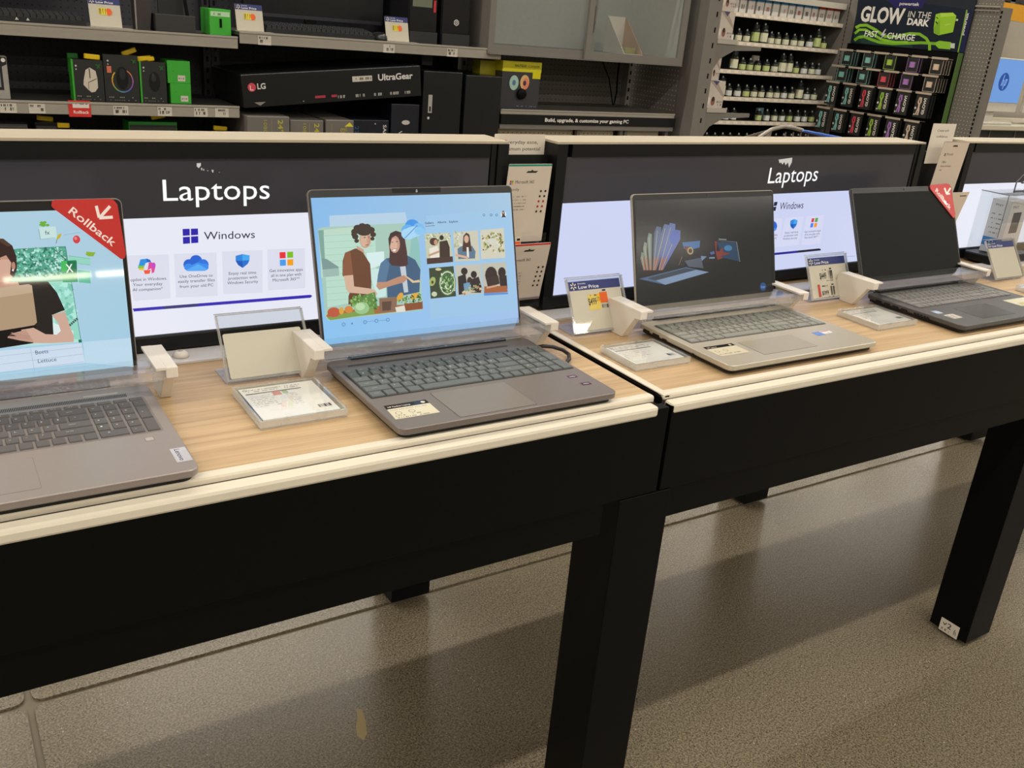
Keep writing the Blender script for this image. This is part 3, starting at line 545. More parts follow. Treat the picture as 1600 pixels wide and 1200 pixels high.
  ('p','F5E8E4',[343.2,237.9,345.8,235.1,331.4,220.3,328.8,223.1]),
  ('p','F5E8E4',[329.7,219.8,329.7,223.7,346.6,224.2,346.5,220.2]),
 ],
 'TD': [
  ('p','C8302E',[298.7,240.0,357.7,242.2,370.7,239.5,374.8,232.9,379.9,165.6,375.6,158.0,369.8,156.6,291.3,229.8,290.1,236.6]),
  ('t', 'Rollback', 'F5E8E4', 308.5, 223.8, 359.0, 176.5, 12.2, 1),
  ('p','F5E8E4',[345.1,230.9,351.1,232.0,356.7,216.9,350.7,215.8]),
  ('p','F5E8E4',[370.7,232.0,375.3,229.9,355.3,214.9,350.6,217.0]),
  ('p','F5E8E4',[352.3,214.2,352.3,217.8,367.3,218.7,367.4,215.0]),
 ],
 'S1': [
  ('g','windows_mark'),
  ('p','2A20A8',[567.8,194.8,578.1,194.8,578.0,184.6,567.7,184.3]),
  ('p','2A20A8',[579.9,194.7,590.3,194.6,590.3,184.8,579.7,184.7]),
  ('p','2A20A8',[567.6,182.4,577.9,182.7,577.8,172.2,567.5,172.0]),
  ('p','2A20A8',[579.6,182.8,590.2,182.9,590.0,172.6,579.5,172.4]),
  ('t', 'Windows', '1E2030', 598.7, 176.9, 677.1, 175.8, 12.6, 0),
  ('g','feature_card'),
  ('p','DCDDEC',[486.8,158.9,545.5,156.9,544.7,88.3,491.2,88.9]),
  ('p','2B8FE0',[505.1,151.9,515.1,152.5,519.7,148.1,511.9,145.7,508.7,138.1,500.7,138.6]),
  ('p','7CC24A',[500.9,142.5,509.9,142.3,508.6,135.1,502.3,136.1]),
  ('p','F2C22E',[501.6,138.5,509.3,138.4,507.6,135.0,503.2,135.7]),
  ('p','1F62C8',[513.2,152.6,518.6,150.7,520.1,146.1,513.8,147.5]),
  ('p','E0489A',[516.5,146.4,525.0,145.8,526.3,141.8,523.4,131.1,520.0,129.4,519.6,137.3,514.0,134.8,515.7,141.5]),
  ('p','F0583A',[508.6,135.1,518.6,135.0,516.7,129.2,510.0,129.1]),
  ('p','C04AC8',[521.0,146.1,526.0,143.2,524.5,137.0,520.3,139.2]),
  ('t', 'opilot in Windows.', '3A3A4C', 489.0, 119.4, 541.2, 118.3, 4.7, 0),
  ('t', 'Your everyday', '3A3A4C', 492.1, 111.7, 534.1, 110.4, 4.7, 0),
  ('t', 'AI companion*', '3A3A4C', 491.2, 103.9, 534.4, 102.8, 4.7, 0),
  ('g','feature_card'),
  ('p','DCDDEC',[553.3,157.2,616.7,156.1,616.2,86.3,552.9,89.0]),
  ('p','2463D0',[583.0,139.1,582.2,135.9,580.3,133.3,577.5,131.6,574.3,131.2,571.1,132.1,568.5,134.1,566.8,136.9,566.3,140.2,567.1,143.3,569.0,145.9,571.8,147.6,575.0,148.0,578.2,147.2,580.8,145.2,582.5,142.3]),
  ('p','2463D0',[594.5,144.4,593.7,141.0,591.6,138.3,588.5,136.6,585.0,136.1,581.5,137.0,578.6,139.1,576.8,142.1,576.2,145.5,577.1,148.8,579.2,151.6,582.2,153.3,585.7,153.7,589.2,152.9,592.1,150.8,594.0,147.8]),
  ('p','2E74DE',[604.2,137.7,603.4,134.5,601.4,131.8,598.6,130.2,595.3,129.8,592.1,130.6,589.4,132.7,587.7,135.5,587.2,138.8,588.0,142.0,589.9,144.6,592.7,146.3,596.0,146.7,599.2,145.9,601.9,143.8,603.6,141.0]),
  ('p','3A8CEB',[567.2,134.1,588.1,142.4,603.3,135.7,601.1,129.4,572.3,129.7]),
  ('p','3A8CEB',[580.0,135.2,579.2,132.9,577.3,131.0,574.7,130.1,571.8,130.3,569.3,131.6,567.6,133.6,567.1,136.1,567.8,138.5,569.7,140.3,572.3,141.2,575.2,141.0,577.7,139.8,579.4,137.7]),
  ('p','3A8CEB',[604.0,133.6,603.3,131.2,601.3,129.4,598.7,128.5,595.7,128.7,593.2,129.9,591.4,132.0,590.9,134.5,591.6,136.9,593.5,138.8,596.2,139.7,599.1,139.5,601.7,138.2,603.4,136.1]),
  ('p','57A8F5',[569.5,130.9,588.0,139.8,601.6,130.8,598.1,127.9,572.3,129.3]),
  ('t', 'Use OneDrive to', '3A3A4C', 560.1, 119.5, 609.5, 117.9, 4.8, 0),
  ('t', 'easily transfer files', '3A3A4C', 557.2, 111.7, 612.5, 110.5, 4.8, 0),
  ('t', 'from your old PC', '3A3A4C', 559.3, 103.4, 609.9, 102.5, 4.9, 0),
  ('g','feature_card'),
  ('p','DCDDEC',[625.2,157.1,688.8,155.5,687.6,85.6,624.9,88.3]),
  ('p','2C86DC',[646.1,148.9,656.8,151.1,656.5,140.5,645.9,140.7]),
  ('p','45A5EE',[656.8,151.1,668.2,148.4,667.7,140.6,656.5,140.5]),
  ('p','1858B8',[645.9,140.7,656.5,140.5,656.6,128.7,649.7,133.7]),
  ('p','2470D0',[656.5,140.5,667.7,140.6,664.9,134.8,656.6,128.7]),
  ('t', 'Enjoy real time', '3A3A4C', 634.6, 118.8, 678.0, 117.8, 5.0, 0),
  ('t', 'protection with', '3A3A4C', 633.6, 111.0, 679.1, 110.1, 5.0, 0),
  ('t', 'Windows Security', '3A3A4C', 631.8, 103.6, 680.6, 102.8, 5.0, 0),
  ('g','feature_card'),
  ('p','DCDDEC',[696.5,156.3,759.0,154.9,759.5,87.4,696.7,88.8]),
  ('p','E8343A',[716.4,150.6,726.3,150.4,726.6,140.3,716.7,140.3]),
  ('p','7CC020',[729.0,150.5,738.8,150.3,739.0,140.4,729.2,140.6]),
  ('p','4A9CE8',[716.7,138.2,726.6,138.0,726.8,128.0,717.0,128.0]),
  ('p','F5A01A',[729.2,137.8,739.0,137.8,739.2,127.6,729.3,127.8]),
  ('t', 'Get innovative apps', '3A3A4C', 699.6, 118.8, 755.1, 117.5, 5.1, 0),
  ('t', 'all in one plan with', '3A3A4C', 702.0, 110.6, 752.5, 109.7, 5.1, 0),
  ('t', 'Microsoft 365**', '3A3A4C', 704.7, 102.7, 749.7, 102.3, 5.1, 0),
  ('g','purple_bar'),
  ('p','3A2CB0',[489.5,77.1,768.4,75.4,771.7,73.2,768.4,70.1,490.6,72.3]),
  ('p','3C3C70',[533.7,76.6,585.4,76.3,585.6,72.1,534.4,72.3]),
  ('g','headline_lettering'),
  ('t', 'Laptops', 'FFFFFF', 542.5, 237.6, 701.6, 236.7, 32.6, 0),
  ('g','scuff_marks'),
  ('p','C9C5BE',[592.7,291.9,598.7,292.3,598.5,288.2,595.3,284.7,592.5,287.5]),
  ('p','B9B5AE',[598.4,285.0,600.5,285.3,600.4,281.7,598.8,281.7]),
  ('p','B9B5AE',[601.6,283.6,603.2,283.6,603.0,281.0,601.7,281.0]),
  ('p','B9B5AE',[606.9,281.6,609.2,281.2,608.5,279.9]),
  ('p','C9C5BE',[613.8,282.2,616.8,281.8,616.1,277.9,615.0,278.2]),
  ('p','C9C5BE',[624.4,278.8,625.8,278.4,625.2,277.4]),
 ],
 'S2': [
  ('g','headline_lettering'),
  ('t', 'Laptops', 'FFFFFF', 596.9, 237.2, 766.5, 239.2, 36.1, 0),
  ('g','scuff_marks'),
  ('p','C9C5BE',[619.0,289.1,664.1,292.9,665.3,282.5,659.1,270.9,652.4,282.6,646.0,276.5,639.4,283.6,634.8,277.9,628.9,282.9,624.5,280.9]),
  ('g','windows_mark'),
  ('p','1E2478',[617.6,194.7,627.7,194.8,626.4,185.9,618.9,185.3]),
  ('p','16183A',[631.5,194.6,643.0,194.6,641.7,185.7,631.5,185.7]),
  ('p','16183A',[620.7,183.5,629.5,183.6,628.9,174.7,622.1,174.1]),
  ('p','16183A',[632.1,183.5,641.7,183.6,641.2,174.2,631.6,174.2]),
  ('t', 'Windows', '1E2030', 653.4, 176.3, 736.3, 176.5, 17.1, 0),
  ('g','feature_card'),
  ('p','D5D8F2',[600.0,155.8,670.4,155.7,680.2,88.1,609.0,88.2]),
  ('p','2463D0',[657.1,138.9,657.1,133.9,654.2,130.1,649.0,128.2,642.6,128.5,636.2,131.1,631.2,135.3,628.4,140.3,628.4,145.2,631.2,148.9,636.3,150.9,642.7,150.6,649.1,148.1,654.2,143.9]),
  ('p','2463D0',[638.9,134.6,638.6,130.8,635.5,127.9,630.2,126.5,623.9,126.9,617.7,128.9,612.9,132.1,610.5,136.0,610.8,139.7,613.9,142.6,619.1,144.0,625.4,143.7,631.6,141.7,636.4,138.4]),
  ('p','3A8CEB',[609.8,131.7,639.9,138.0,657.9,131.4,652.6,127.3,617.4,127.0]),
  ('t', 'easily transfer files', '3A3A4C', 611.1, 115.2, 664.4, 115.7, 4.6, 0),
  ('t', 'from your old PC', '3A3A4C', 613.3, 107.2, 664.7, 107.7, 4.6, 0),
  ('g','feature_card'),
  ('p','D5D8F2',[681.4,156.0,745.1,156.7,748.2,89.3,680.2,88.1]),
  ('p','2C86DC',[700.6,149.0,713.0,152.0,713.8,140.5,701.9,140.2]),
  ('p','45A5EE',[713.0,152.0,726.0,148.7,726.4,140.7,713.8,140.5]),
  ('p','1858B8',[701.9,140.2,713.8,140.5,716.1,128.4,706.5,133.8]),
  ('p','2470D0',[713.8,140.5,726.4,140.7,723.6,134.7,716.1,128.4]),
  ('t', 'Enjoy real time', '3A3A4C', 689.7, 118.7, 736.5, 118.8, 4.7, 0),
  ('t', 'protection with', '3A3A4C', 688.5, 111.7, 737.3, 111.6, 4.7, 0),
  ('t', 'Windows Security', '3A3A4C', 686.0, 104.3, 736.8, 104.4, 4.7, 0),
  ('g','feature_card'),
  ('p','D5D8F2',[756.8,156.2,820.9,157.0,827.5,87.2,757.8,86.9]),
  ('p','D83A4A',[777.0,150.9,786.6,150.9,786.2,141.4,777.2,141.4]),
  ('p','5CA84A',[790.0,151.2,800.4,151.1,800.1,141.2,789.7,141.3]),
  ('p','4A7CE8',[777.2,139.2,786.9,139.2,786.6,129.3,777.1,128.8]),
  ('p','F59A3A',[790.4,139.0,800.9,138.9,800.6,129.0,790.1,129.1]),
  ('t', 'Get innovative apps', '3A3A4C', 760.1, 117.1, 819.8, 117.5, 4.8, 0),
  ('t', 'all in one plan with', '3A3A4C', 762.3, 110.2, 817.9, 110.3, 4.8, 0),
  ('t', 'Microsoft 365**', '3A3A4C', 764.6, 102.8, 814.5, 103.2, 4.8, 0),
  ('g','purple_bar'),
  ('p','2A2490',[638.3,74.8,827.9,75.1,835.8,72.7,835.4,69.5,639.8,69.4]),
  ('p','1E1E30',[751.2,75.0,827.9,75.1,835.8,72.7,835.4,69.5,749.4,69.6]),
  ('p','9098C8',[940.0,46.3,939.5,47.3,977.7,46.6,978.2,45.6]),
 ],
 'G': [
  ('p','0E1A2A',[-13.1,340.1,922.0,266.8,911.6,2.5,25.2,6.6]),
  ('p','221E5A',[203.9,329.6,565.6,327.1,538.9,261.7,320.5,260.1]),
  ('p','1D3A34',[17.5,83.4,513.7,79.0,534.9,4.2,24.3,9.9]),
  ('p','7FA83A',[876.4,268.0,887.5,266.1,897.7,1.5,888.6,0.8]),
  ('p','1A1C48',[890.9,266.2,922.5,265.0,936.8,1.2,904.7,2.0]),
  ('t', 'powertek', 'E8E6E0', 353.6, 278.9, 512.9, 278.1, 22.0, 1),
  ('t', 'GLOW', 'E2DCD2', 44.1, 161.3, 413.4, 156.1, 101.4, 3),
  ('t', 'IN THE', 'E2DCD2', 443.6, 203.0, 624.6, 199.7, 42.6, 0),
  ('t', 'DARK', 'F0ECE4', 449.3, 154.7, 623.5, 150.8, 42.7, 3),
  ('p','7CB32A',[43.5,16.5,23.7,31.4,52.7,53.3,72.4,38.4]),
  ('p','7CB32A',[67.3,36.2,57.8,55.5,107.0,65.0,116.4,45.9]),
  ('p','7CB32A',[109.2,46.1,114.2,64.7,178.2,48.6,173.3,30.1]),
  ('p','7CB32A',[174.3,29.9,177.1,48.8,256.6,34.0,253.9,15.1]),
  ('p','7CB32A',[256.6,14.9,253.9,34.3,369.5,31.8,372.2,12.6]),
  ('p','7CB32A',[373.9,12.7,367.8,31.7,484.5,42.3,490.6,23.5]),
  ('p','7CB32A',[490.6,23.5,484.5,42.3,598.0,52.6,604.0,34.1]),
  ('p','7CB32A',[602.9,34.0,599.1,52.6,712.0,53.5,715.8,35.2]),
  ('p','7CB32A',[75.3,46.6,73.5,39.4,65.2,36.0,55.4,38.3,49.7,45.1,51.6,52.3,59.9,55.7,69.7,53.3]),
  ('p','7CB32A',[124.3,56.2,122.5,49.0,114.4,45.6,104.6,47.9,99.0,54.7,100.8,61.8,109.0,65.2,118.7,62.9]),
  ('p','7CB32A',[188.2,40.1,186.4,33.0,178.4,29.6,168.8,31.9,163.2,38.6,165.0,45.7,173.0,49.1,182.6,46.8]),
  ('p','7CB32A',[267.5,25.3,265.8,18.3,258.0,14.9,248.5,17.2,243.0,23.8,244.7,30.9,252.6,34.2,262.1,31.9]),
  ('p','7CB32A',[382.8,23.0,381.1,16.0,373.5,12.6,364.3,14.9,358.9,21.4,360.5,28.4,368.2,31.7,377.4,29.5]),
  ('p','7CB32A',[499.2,33.7,497.6,26.8,490.2,23.5,481.2,25.7,476.0,32.2,477.5,39.0,484.9,42.3,493.9,40.1]),
  ('p','7CB32A',[612.3,44.1,610.8,37.3,603.7,34.1,594.9,36.3,589.7,42.6,591.2,49.4,598.4,52.6,607.1,50.4]),
  ('p','8CC233',[34.6,64.5,16.2,76.5,47.7,104.9,65.9,92.9]),
  ('p','8CC233',[59.1,90.4,54.5,107.4,113.7,110.5,118.4,93.6]),
  ('p','8CC233',[112.2,94.5,119.9,109.5,195.4,80.7,187.9,65.8]),
  ('p','8CC233',[187.9,65.8,195.4,80.7,269.9,52.3,262.6,37.5]),
  ('p','8CC233',[266.3,36.6,266.2,53.2,384.0,40.9,384.2,24.5]),
  ('p','8CC233',[386.4,24.5,381.7,41.0,491.2,47.8,495.8,31.5]),
  ('p','8CC233',[67.9,99.5,66.3,93.3,59.1,90.4,50.6,92.4,45.7,98.3,47.3,104.5,54.5,107.4,63.0,105.3]),
  ('p','8CC233',[127.0,102.6,125.4,96.5,118.4,93.6,110.0,95.6,105.1,101.5,106.7,107.6,113.7,110.5,122.1,108.4]),
  ('p','8CC233',[202.4,73.9,200.9,67.8,194.0,64.9,185.7,66.9,180.9,72.7,182.4,78.8,189.4,81.7,197.7,79.6]),
  ('p','8CC233',[276.8,45.5,275.4,39.4,268.6,36.5,260.4,38.5,255.7,44.2,257.1,50.4,263.9,53.3,272.1,51.3]),
  ('p','8CC233',[394.3,33.4,393.0,27.4,386.4,24.5,378.4,26.4,373.7,32.1,375.1,38.1,381.7,41.0,389.7,39.0]),
  ('p','86BC30',[31.9,102.1,14.7,118.8,48.7,137.1,65.8,120.5]),
  ('p','86BC30',[60.5,119.0,54.1,138.6,112.7,143.4,119.1,124.0]),
  ('p','86BC30',[112.3,124.8,119.5,142.6,202.8,115.3,195.8,97.6]),
  ('p','86BC30',[194.4,98.2,204.2,114.8,298.1,74.3,288.6,57.8]),
  ('p','86BC30',[296.0,56.5,290.7,75.7,386.6,81.2,391.9,62.2]),
  ('p','86BC30',[394.3,62.6,384.2,80.9,488.1,105.9,498.1,87.8]),
  ('p','86BC30',[495.1,87.5,491.0,106.2,568.1,107.3,572.2,88.8]),
  ('p','86BC30',[566.2,89.9,574.0,106.2,634.3,81.5,626.7,65.3]),
  ('p','86BC30',[622.2,68.2,638.8,78.6,675.3,43.4,658.8,32.9]),
  ('p','86BC30',[655.9,37.5,678.1,38.9,689.5,-0.9,667.3,-2.5]),
  ('p','86BC30',[70.0,129.4,68.2,122.3,60.0,119.0,50.1,121.4,44.5,128.2,46.4,135.3,54.6,138.6,64.4,136.2]),
  ('p','86BC30',[128.5,134.3,126.7,127.3,118.6,124.0,108.9,126.4,103.3,133.1,105.1,140.2,113.3,143.4,122.9,141.0]),
  ('p','86BC30',[211.7,107.1,209.9,100.1,202.0,96.8,192.4,99.2,186.9,105.8,188.7,112.9,196.7,116.2,206.2,113.8]),
  ('p','86BC30',[305.5,66.8,303.8,59.8,296.0,56.5,286.7,58.8,281.2,65.4,282.9,72.4,290.7,75.7,300.1,73.4]),
  ('p','86BC30',[401.1,72.4,399.5,65.5,391.9,62.2,382.7,64.5,377.4,71.0,379.0,77.9,386.6,81.2,395.7,78.9]),
  ('p','86BC30',[504.6,97.5,503.1,90.7,495.7,87.5,486.8,89.8,481.5,96.2,483.0,103.0,490.4,106.2,499.3,103.9]),
  ('p','86BC30',[581.4,98.7,580.0,92.0,572.8,88.8,564.0,91.0,558.8,97.4,560.3,104.2,567.5,107.3,576.3,105.1]),
  ('p','86BC30',[641.7,74.1,640.3,67.4,633.1,64.2,624.5,66.4,619.3,72.7,620.8,79.5,627.9,82.6,636.6,80.4]),
  ('p','86BC30',[678.1,38.9,676.7,32.2,669.7,29.0,661.0,31.2,655.9,37.5,657.3,44.2,664.4,47.4,673.0,45.2]),
  ('p','8CC233',[711.3,53.5,737.8,64.4,826.5,60.8,832.5,15.2,744.5,15.3,717.4,32.2]),
  ('p','C9CFC2',[824.7,54.6,856.9,55.4,862.6,23.4,829.9,24.3]),
  ('t', 'FAST', 'F2F0EA', 115.9, 55.7, 229.6, 57.1, 42.0, 1),
  ('t', 'CHARGE', 'F2F0EA', 313.1, 54.3, 540.7, 52.2, 41.1, 1),
  ('p','D8D0D8',[283.2,117.4,255.1,70.4,275.1,72.8,251.7,37.5,300.2,86.0,278.7,83.4,289.8,114.5]),
  ('p','9AC832',[660.8,229.5,694.6,240.0,787.4,245.5,817.8,226.9,822.5,124.5,720.6,98.6,680.0,110.5,669.0,143.9]),
  ('p','B2DA4A',[695.5,237.0,787.4,245.5,814.3,226.8,702.4,212.9]),
  ('p','7FAE2A',[670.4,143.9,702.3,200.7,727.3,100.8,683.7,110.7]),
  ('p','C9D8A8',[820.8,209.0,837.9,206.8,837.8,194.8,822.0,195.3]),
  ('p','28401A',[668.1,209.0,671.1,214.0,688.3,205.6,685.3,200.6]),
  ('p','28401A',[670.5,181.3,677.0,186.9,696.0,172.5,689.5,166.8]),
  ('p','D8ECA0',[749.8,164.0,748.5,166.3,789.0,176.8,790.3,174.5]),
 ],
}

# ---------------------------------------------------------------- materials
BLK = mat('black_powder_coat', '080808', .45, 0, .25, 300, .05, .12)
BLK2 = mat('black_satin_plastic', '111112', .38, 0, .15, 200, 0, .3)
CHAR = mat('charcoal_steel', '17171b', .5, 0, .2, 30)
CREAM = mat('cream_vinyl_edging', 'dcd2be', .38, 0, .04, 25)
WHT = mat('white_plastic', 'dcd3c6', .4, 0, .03, 30)
WSTRIP = mat('white_coated_strip', 'cfcac6', .35, 0, .04, 30)
EDGE = milky('acrylic_edge', 'ece8de', .38, .06, .22); BAR = milky('acrylic_bar', 'b8b2bc', .2, .05, .16)  # pale diffuse share paints the bright look of the acrylic edges
GREY = mat('grey_shelf_steel', '8f877b', .42, .1, .05, 20)
GREY2 = mat('grey_fixture_steel', '77726b', .5, .1, .06, 12)
DGREY = mat('dark_grey_deck', '3c3a38', .5, 0, .1, 20)
CLR = clear()
PRINT = attr_mat('flat_print', 0, .45)
GLOSSP = attr_mat('glossy_print', 0, .18, coat=.3)
LITP = attr_mat('backlit_print', 1.0, .3)
SCREEN = attr_mat('screen_image', .92, .3, spec=.3); GSCREEN = attr_mat('glossy_screen_image', .92, .035, spec=.6)
DIMSCREEN = attr_mat('dim_screen_image', .75, .14, spec=.6)
def wood():
    m = mat('pale_oak_laminate', 'cbb08a', .36, 0, .1, 5, 0, .35, 0, (1.2, 34, 34)); nt = m.node_tree; b = nt.nodes['Principled BSDF']
    n = [x for x in nt.nodes if x.type == 'TEX_NOISE'][0]; mx = [x for x in nt.nodes if x.type == 'MIX'][0]
    n.inputs['Scale'].default_value = 3.0; n.inputs['Detail'].default_value = 7; n.inputs['Roughness'].default_value = .62; n.inputs['Distortion'].default_value = .35
    r = nt.nodes.new('ShaderNodeValToRGB'); r.color_ramp.elements[0].position = .30; r.color_ramp.elements[1].position = .72
    r.color_ramp.elements[0].color = lin('ab8c66'); r.color_ramp.elements[1].color = lin('cfb38c'); e = r.color_ramp.elements.new(.5); e.color = lin('be9f77')
    nt.links.new(n.outputs[0], r.inputs[0]); nt.links.new(r.outputs[0], b.inputs['Base Color'])
    return m
WOOD = wood()
def concrete(name, base, dark, light):
    m = bpy.data.materials.new(name); m.use_nodes = True; nt = m.node_tree; b = nt.nodes['Principled BSDF']
    g = nt.nodes.new('ShaderNodeNewGeometry')
    def noise(sc, det):
        n = nt.nodes.new('ShaderNodeTexNoise'); n.inputs['Scale'].default_value = sc; n.inputs['Detail'].default_value = det; nt.links.new(g.outputs['Position'], n.inputs['Vector']); return n.outputs[0]
    def ramp(src, p0, c0, p1, c1):
        r = nt.nodes.new('ShaderNodeValToRGB'); r.color_ramp.elements[0].position = p0; r.color_ramp.elements[1].position = p1
        r.color_ramp.elements[0].color = c0; r.color_ramp.elements[1].color = c1; nt.links.new(src, r.inputs[0]); return r.outputs[0]
    def mix(a, bb, f, typ='MIX'):
        x = nt.nodes.new('ShaderNodeMix'); x.data_type = 'RGBA'; x.blend_type = typ
        nt.links.new(a, x.inputs[6])
        if isinstance(bb, tuple): x.inputs[7].default_value = bb
        else: nt.links.new(bb, x.inputs[7])
        if isinstance(f, float): x.inputs[0].default_value = f
        else: nt.links.new(f, x.inputs[0])
        return x.outputs[2]
    fine = ramp(noise(230, 3), .38, lin(dark), .62, lin(base)); blot = ramp(noise(.9, 2), .1, (.90, .89, .87, 1), .9, (1.10, 1.09, 1.07, 1))
    c = mix(fine, blot, 1.0, 'MULTIPLY')
    v = nt.nodes.new('ShaderNodeTexVoronoi'); v.inputs['Scale'].default_value = 210; nt.links.new(g.outputs['Position'], v.inputs['Vector'])
    dk = ramp(v.outputs['Distance'], .20, (1, 1, 1, 1), .30, (0, 0, 0, 1)); gate = ramp(noise(60, 2), .42, (0, 0, 0, 1), .56, (1, 1, 1, 1))
    dk2 = nt.nodes.new('ShaderNodeMath'); dk2.operation = 'MULTIPLY'; nt.links.new(dk, dk2.inputs[0]); nt.links.new(gate, dk2.inputs[1])
    c = mix(c, lin('2c251c'), dk2.outputs[0])
    v2 = nt.nodes.new('ShaderNodeTexVoronoi'); v2.inputs['Scale'].default_value = 45; nt.links.new(g.outputs['Position'], v2.inputs['Vector'])
    lt = ramp(v2.outputs['Distance'], .045, (1, 1, 1, 1), .07, (0, 0, 0, 1)); c = mix(c, lin(light), lt)
    nt.links.new(c, b.inputs['Base Color'])
    b.inputs['Roughness'].default_value = .27
    b.inputs['Specular IOR Level'].default_value = .5
    bp = nt.nodes.new('ShaderNodeBump'); bp.inputs['Strength'].default_value = .05; bp.inputs['Distance'].default_value = .0004; nt.links.new(fine, bp.inputs['Height']); nt.links.new(bp.outputs[0], b.inputs['Normal'])
    return m
# ---------------------------------------------------------------- the room
FZ = -ZT
def room():
    conc = concrete('polished_concrete', '8b806a', '5c5343', 'c9bfa8'); grout = mat('joint_filler', '756b56', .5, 0, .12, 60)
    f = MB().box(-8, 16, -14, 9, FZ-.12, FZ-.006, grout).build('floor', base=(0, 0, FZ-.12), kind='structure')
    xs = [-8, -4.46, .055, 4.57, 9.08, 13.6, 16]; ys = [-14, -11.8, -7.29, -2.77, 1.742, 6.26, 9]; g = .007
    for i in range(6):
        for j in range(6):
            sl = MB().rbox(xs[i]+g, xs[i+1]-g, ys[j]+g, ys[j+1]-g, FZ-.01, FZ, .02, conc, 3).build('concrete_slab', f)
            if (i, j) == (2, 3): PR((.60, 1.34, FZ), (1, 0, 0), (0, 1, 0), .0002).poly('A89468', 20, 0, 34, 14, 46, 50, 54, 84, 44, 92, 32, 60, 22, 44, 14, 18).build('paint_scuff', sl)
    wm = mat('painted_wall', 'a9a49a', .8, 0, .05, 3)
    MB().box(-8, 16, 9, 9.1, FZ, 3.75, wm).build('wall_back', base=(4, 9, FZ), kind='structure')
    MB().box(-8, 16, -14.1, -14, FZ, 3.75, wm).build('wall_front', base=(4, -14, FZ), kind='structure')
    MB().box(-8.1, -8, -14, 9, FZ, 3.75, wm).build('wall_left', base=(-8, 0, FZ), kind='structure')
    MB().box(16, 16.1, -14, 9, FZ, 3.75, wm).build('wall_right', base=(16, 0, FZ), kind='structure')
    MB().box(-8, 16, -14, 9, 3.75, 3.85, mat('ceiling_grey', '6a6760', .8)).build('ceiling', base=(4, 0, 3.75), kind='structure')
    em = emis('strip_light_diffuser', 'fff0d2', 9.0)
    for y in (-11.5, -7.75, -4.0, -.25, 3.5, 7.2):
        for x0 in (-6.5, -1.9, 2.7, 7.3, 11.9):
            t = thing('strip_light', 'long white ceiling strip light running above the aisles', 'ceiling light', (x0, y, 3.75), 'ceiling strip lights')
            MB().box(x0-2.0, x0+2.0, y-.06, y+.06, 3.70, 3.75, WHT).build('housing', t)
            MB().box(x0-1.98, x0+1.98, y-.045, y+.045, 3.685, 3.70, em).build('diffuser', t)
            ld = bpy.data.lights.new('lamp', 'AREA'); ld.shape = 'RECTANGLE'; ld.size = 3.9; ld.size_y = .09; ld.energy = LAMP; ld.color = LAMP_COL
            lo = bpy.data.objects.new('lamp', ld); COL.objects.link(lo); lo.parent = t; lo.location = (0, 0, -.07)
room()
# ---------------------------------------------------------------- display tables
def table(x0, x1, legx, label, left_trim, upper_end):
    t = thing('display_table', label, 'table', ((x0+x1)/2, 1.35, FZ))
    MB().box(x0, x1, .985, 1.80, -.022, 0, WOOD).build('tabletop', t, label='pale oak laminate top')
    MB().box(x0, upper_end, .9735, .990, -.020, .0035, CREAM).build('edge_strip', t, bevel=.004)
    MB().box(x0, upper_end-.004, .9705, .9755, -.022, -.006, mat('groove_dark', '3a302c', .6)).build('edge_groove', t)
    MB().box(x0, upper_end-.011, .948, .9705, -.022, -.0035, CREAM).build('edge_strip', t, bevel=.005)
    MB().box(x0-.0015, x0-.0002, .975, 1.80, -.0235, -.003, BLK).build('side_facing', t)
    MB().box(x1+.0002, x1+.0015, .992, 1.80, -.0115, -.002, BLK).build('side_facing', t)
    if left_trim: MB().box(x0, x0+.014, .9735, 1.345, -.004, .002, CREAM).build('side_edging', t, bevel=.001)
    MB().box(x0, x1, 1.346, 1.40, 0, .005, WSTRIP).build('back_strip', t, bevel=.001)
    MB().box(x0, x1+.008, .949, .967, -.155, -.0075, BLK).build('apron', t, bevel=.001)
    MB().box(x0, x1+.008, 1.80, 1.818, -.155, -.0075, BLK).build('apron', t)
    MB().box(x0-.004, x0+.012, .967, 1.80, -.155, -.024, BLK).build('side_apron', t)
    MB().box(x1-.008, x1+.006, .967, 1.80, -.155, -.012, BLK).build('side_apron', t)
    MB().box(x0+.025, x1-.095, .953, .969, -.212, -.156, BLK).build('lower_rail', t)
    MB().box(x0+.025, x1-.095, 1.79, 1.806, -.212, -.156, BLK).build('lower_rail', t)
    for lx in legx:
        for y in (.948, 1.725):
            l = MB().box(lx, lx+.106, y, y+.104, FZ+.012, -.1565, BLK).build('leg', t, bevel=.0015)
            MB().lathe(lx+.053, y+.052, [(.03, FZ), (.03, FZ+.012)], BLK2, 10).build('foot', l)
    return t
t1 = table(-.36, .930, (-.38, .863), 'black-framed oak-topped table holding the two nearest laptops', False, .928)
t2 = table(.945, 2.232, (2.099,), 'black-framed oak-topped table behind the gap, holding the silver laptop', True, 2.225)
t3 = table(2.246, 3.52, (3.34,), 'black-framed oak-topped table at right, mostly cut off by the frame', True, 3.5)
pr = PR((2.0985, 1.026, -.852), (0, -1, 0), (0, 0, 1))
l2 = [c for c in t2.children if c.name.startswith('leg')][0]
pr.rect('D8CDBE', 2, 0, 54, 37).text('2', '1A1A1A', 22, 16, 33, 16, 15, 1).line('1A1A1A', (10, 26), (14, 20), 2.5).line('1A1A1A', (14, 20), (19, 28), 2.5).bars('3A342E', 8, 4, 34, 11, 16, 4).line('2A241E', (45, 24), (42, 16), 1.5).line('2A241E', (43, 19), (43, 8), 1.5).line('2A241E', (46, 18), (48, 8), 1.5)
pr.build('floor_sticker', l2, label='white sticker printed with a large 2')
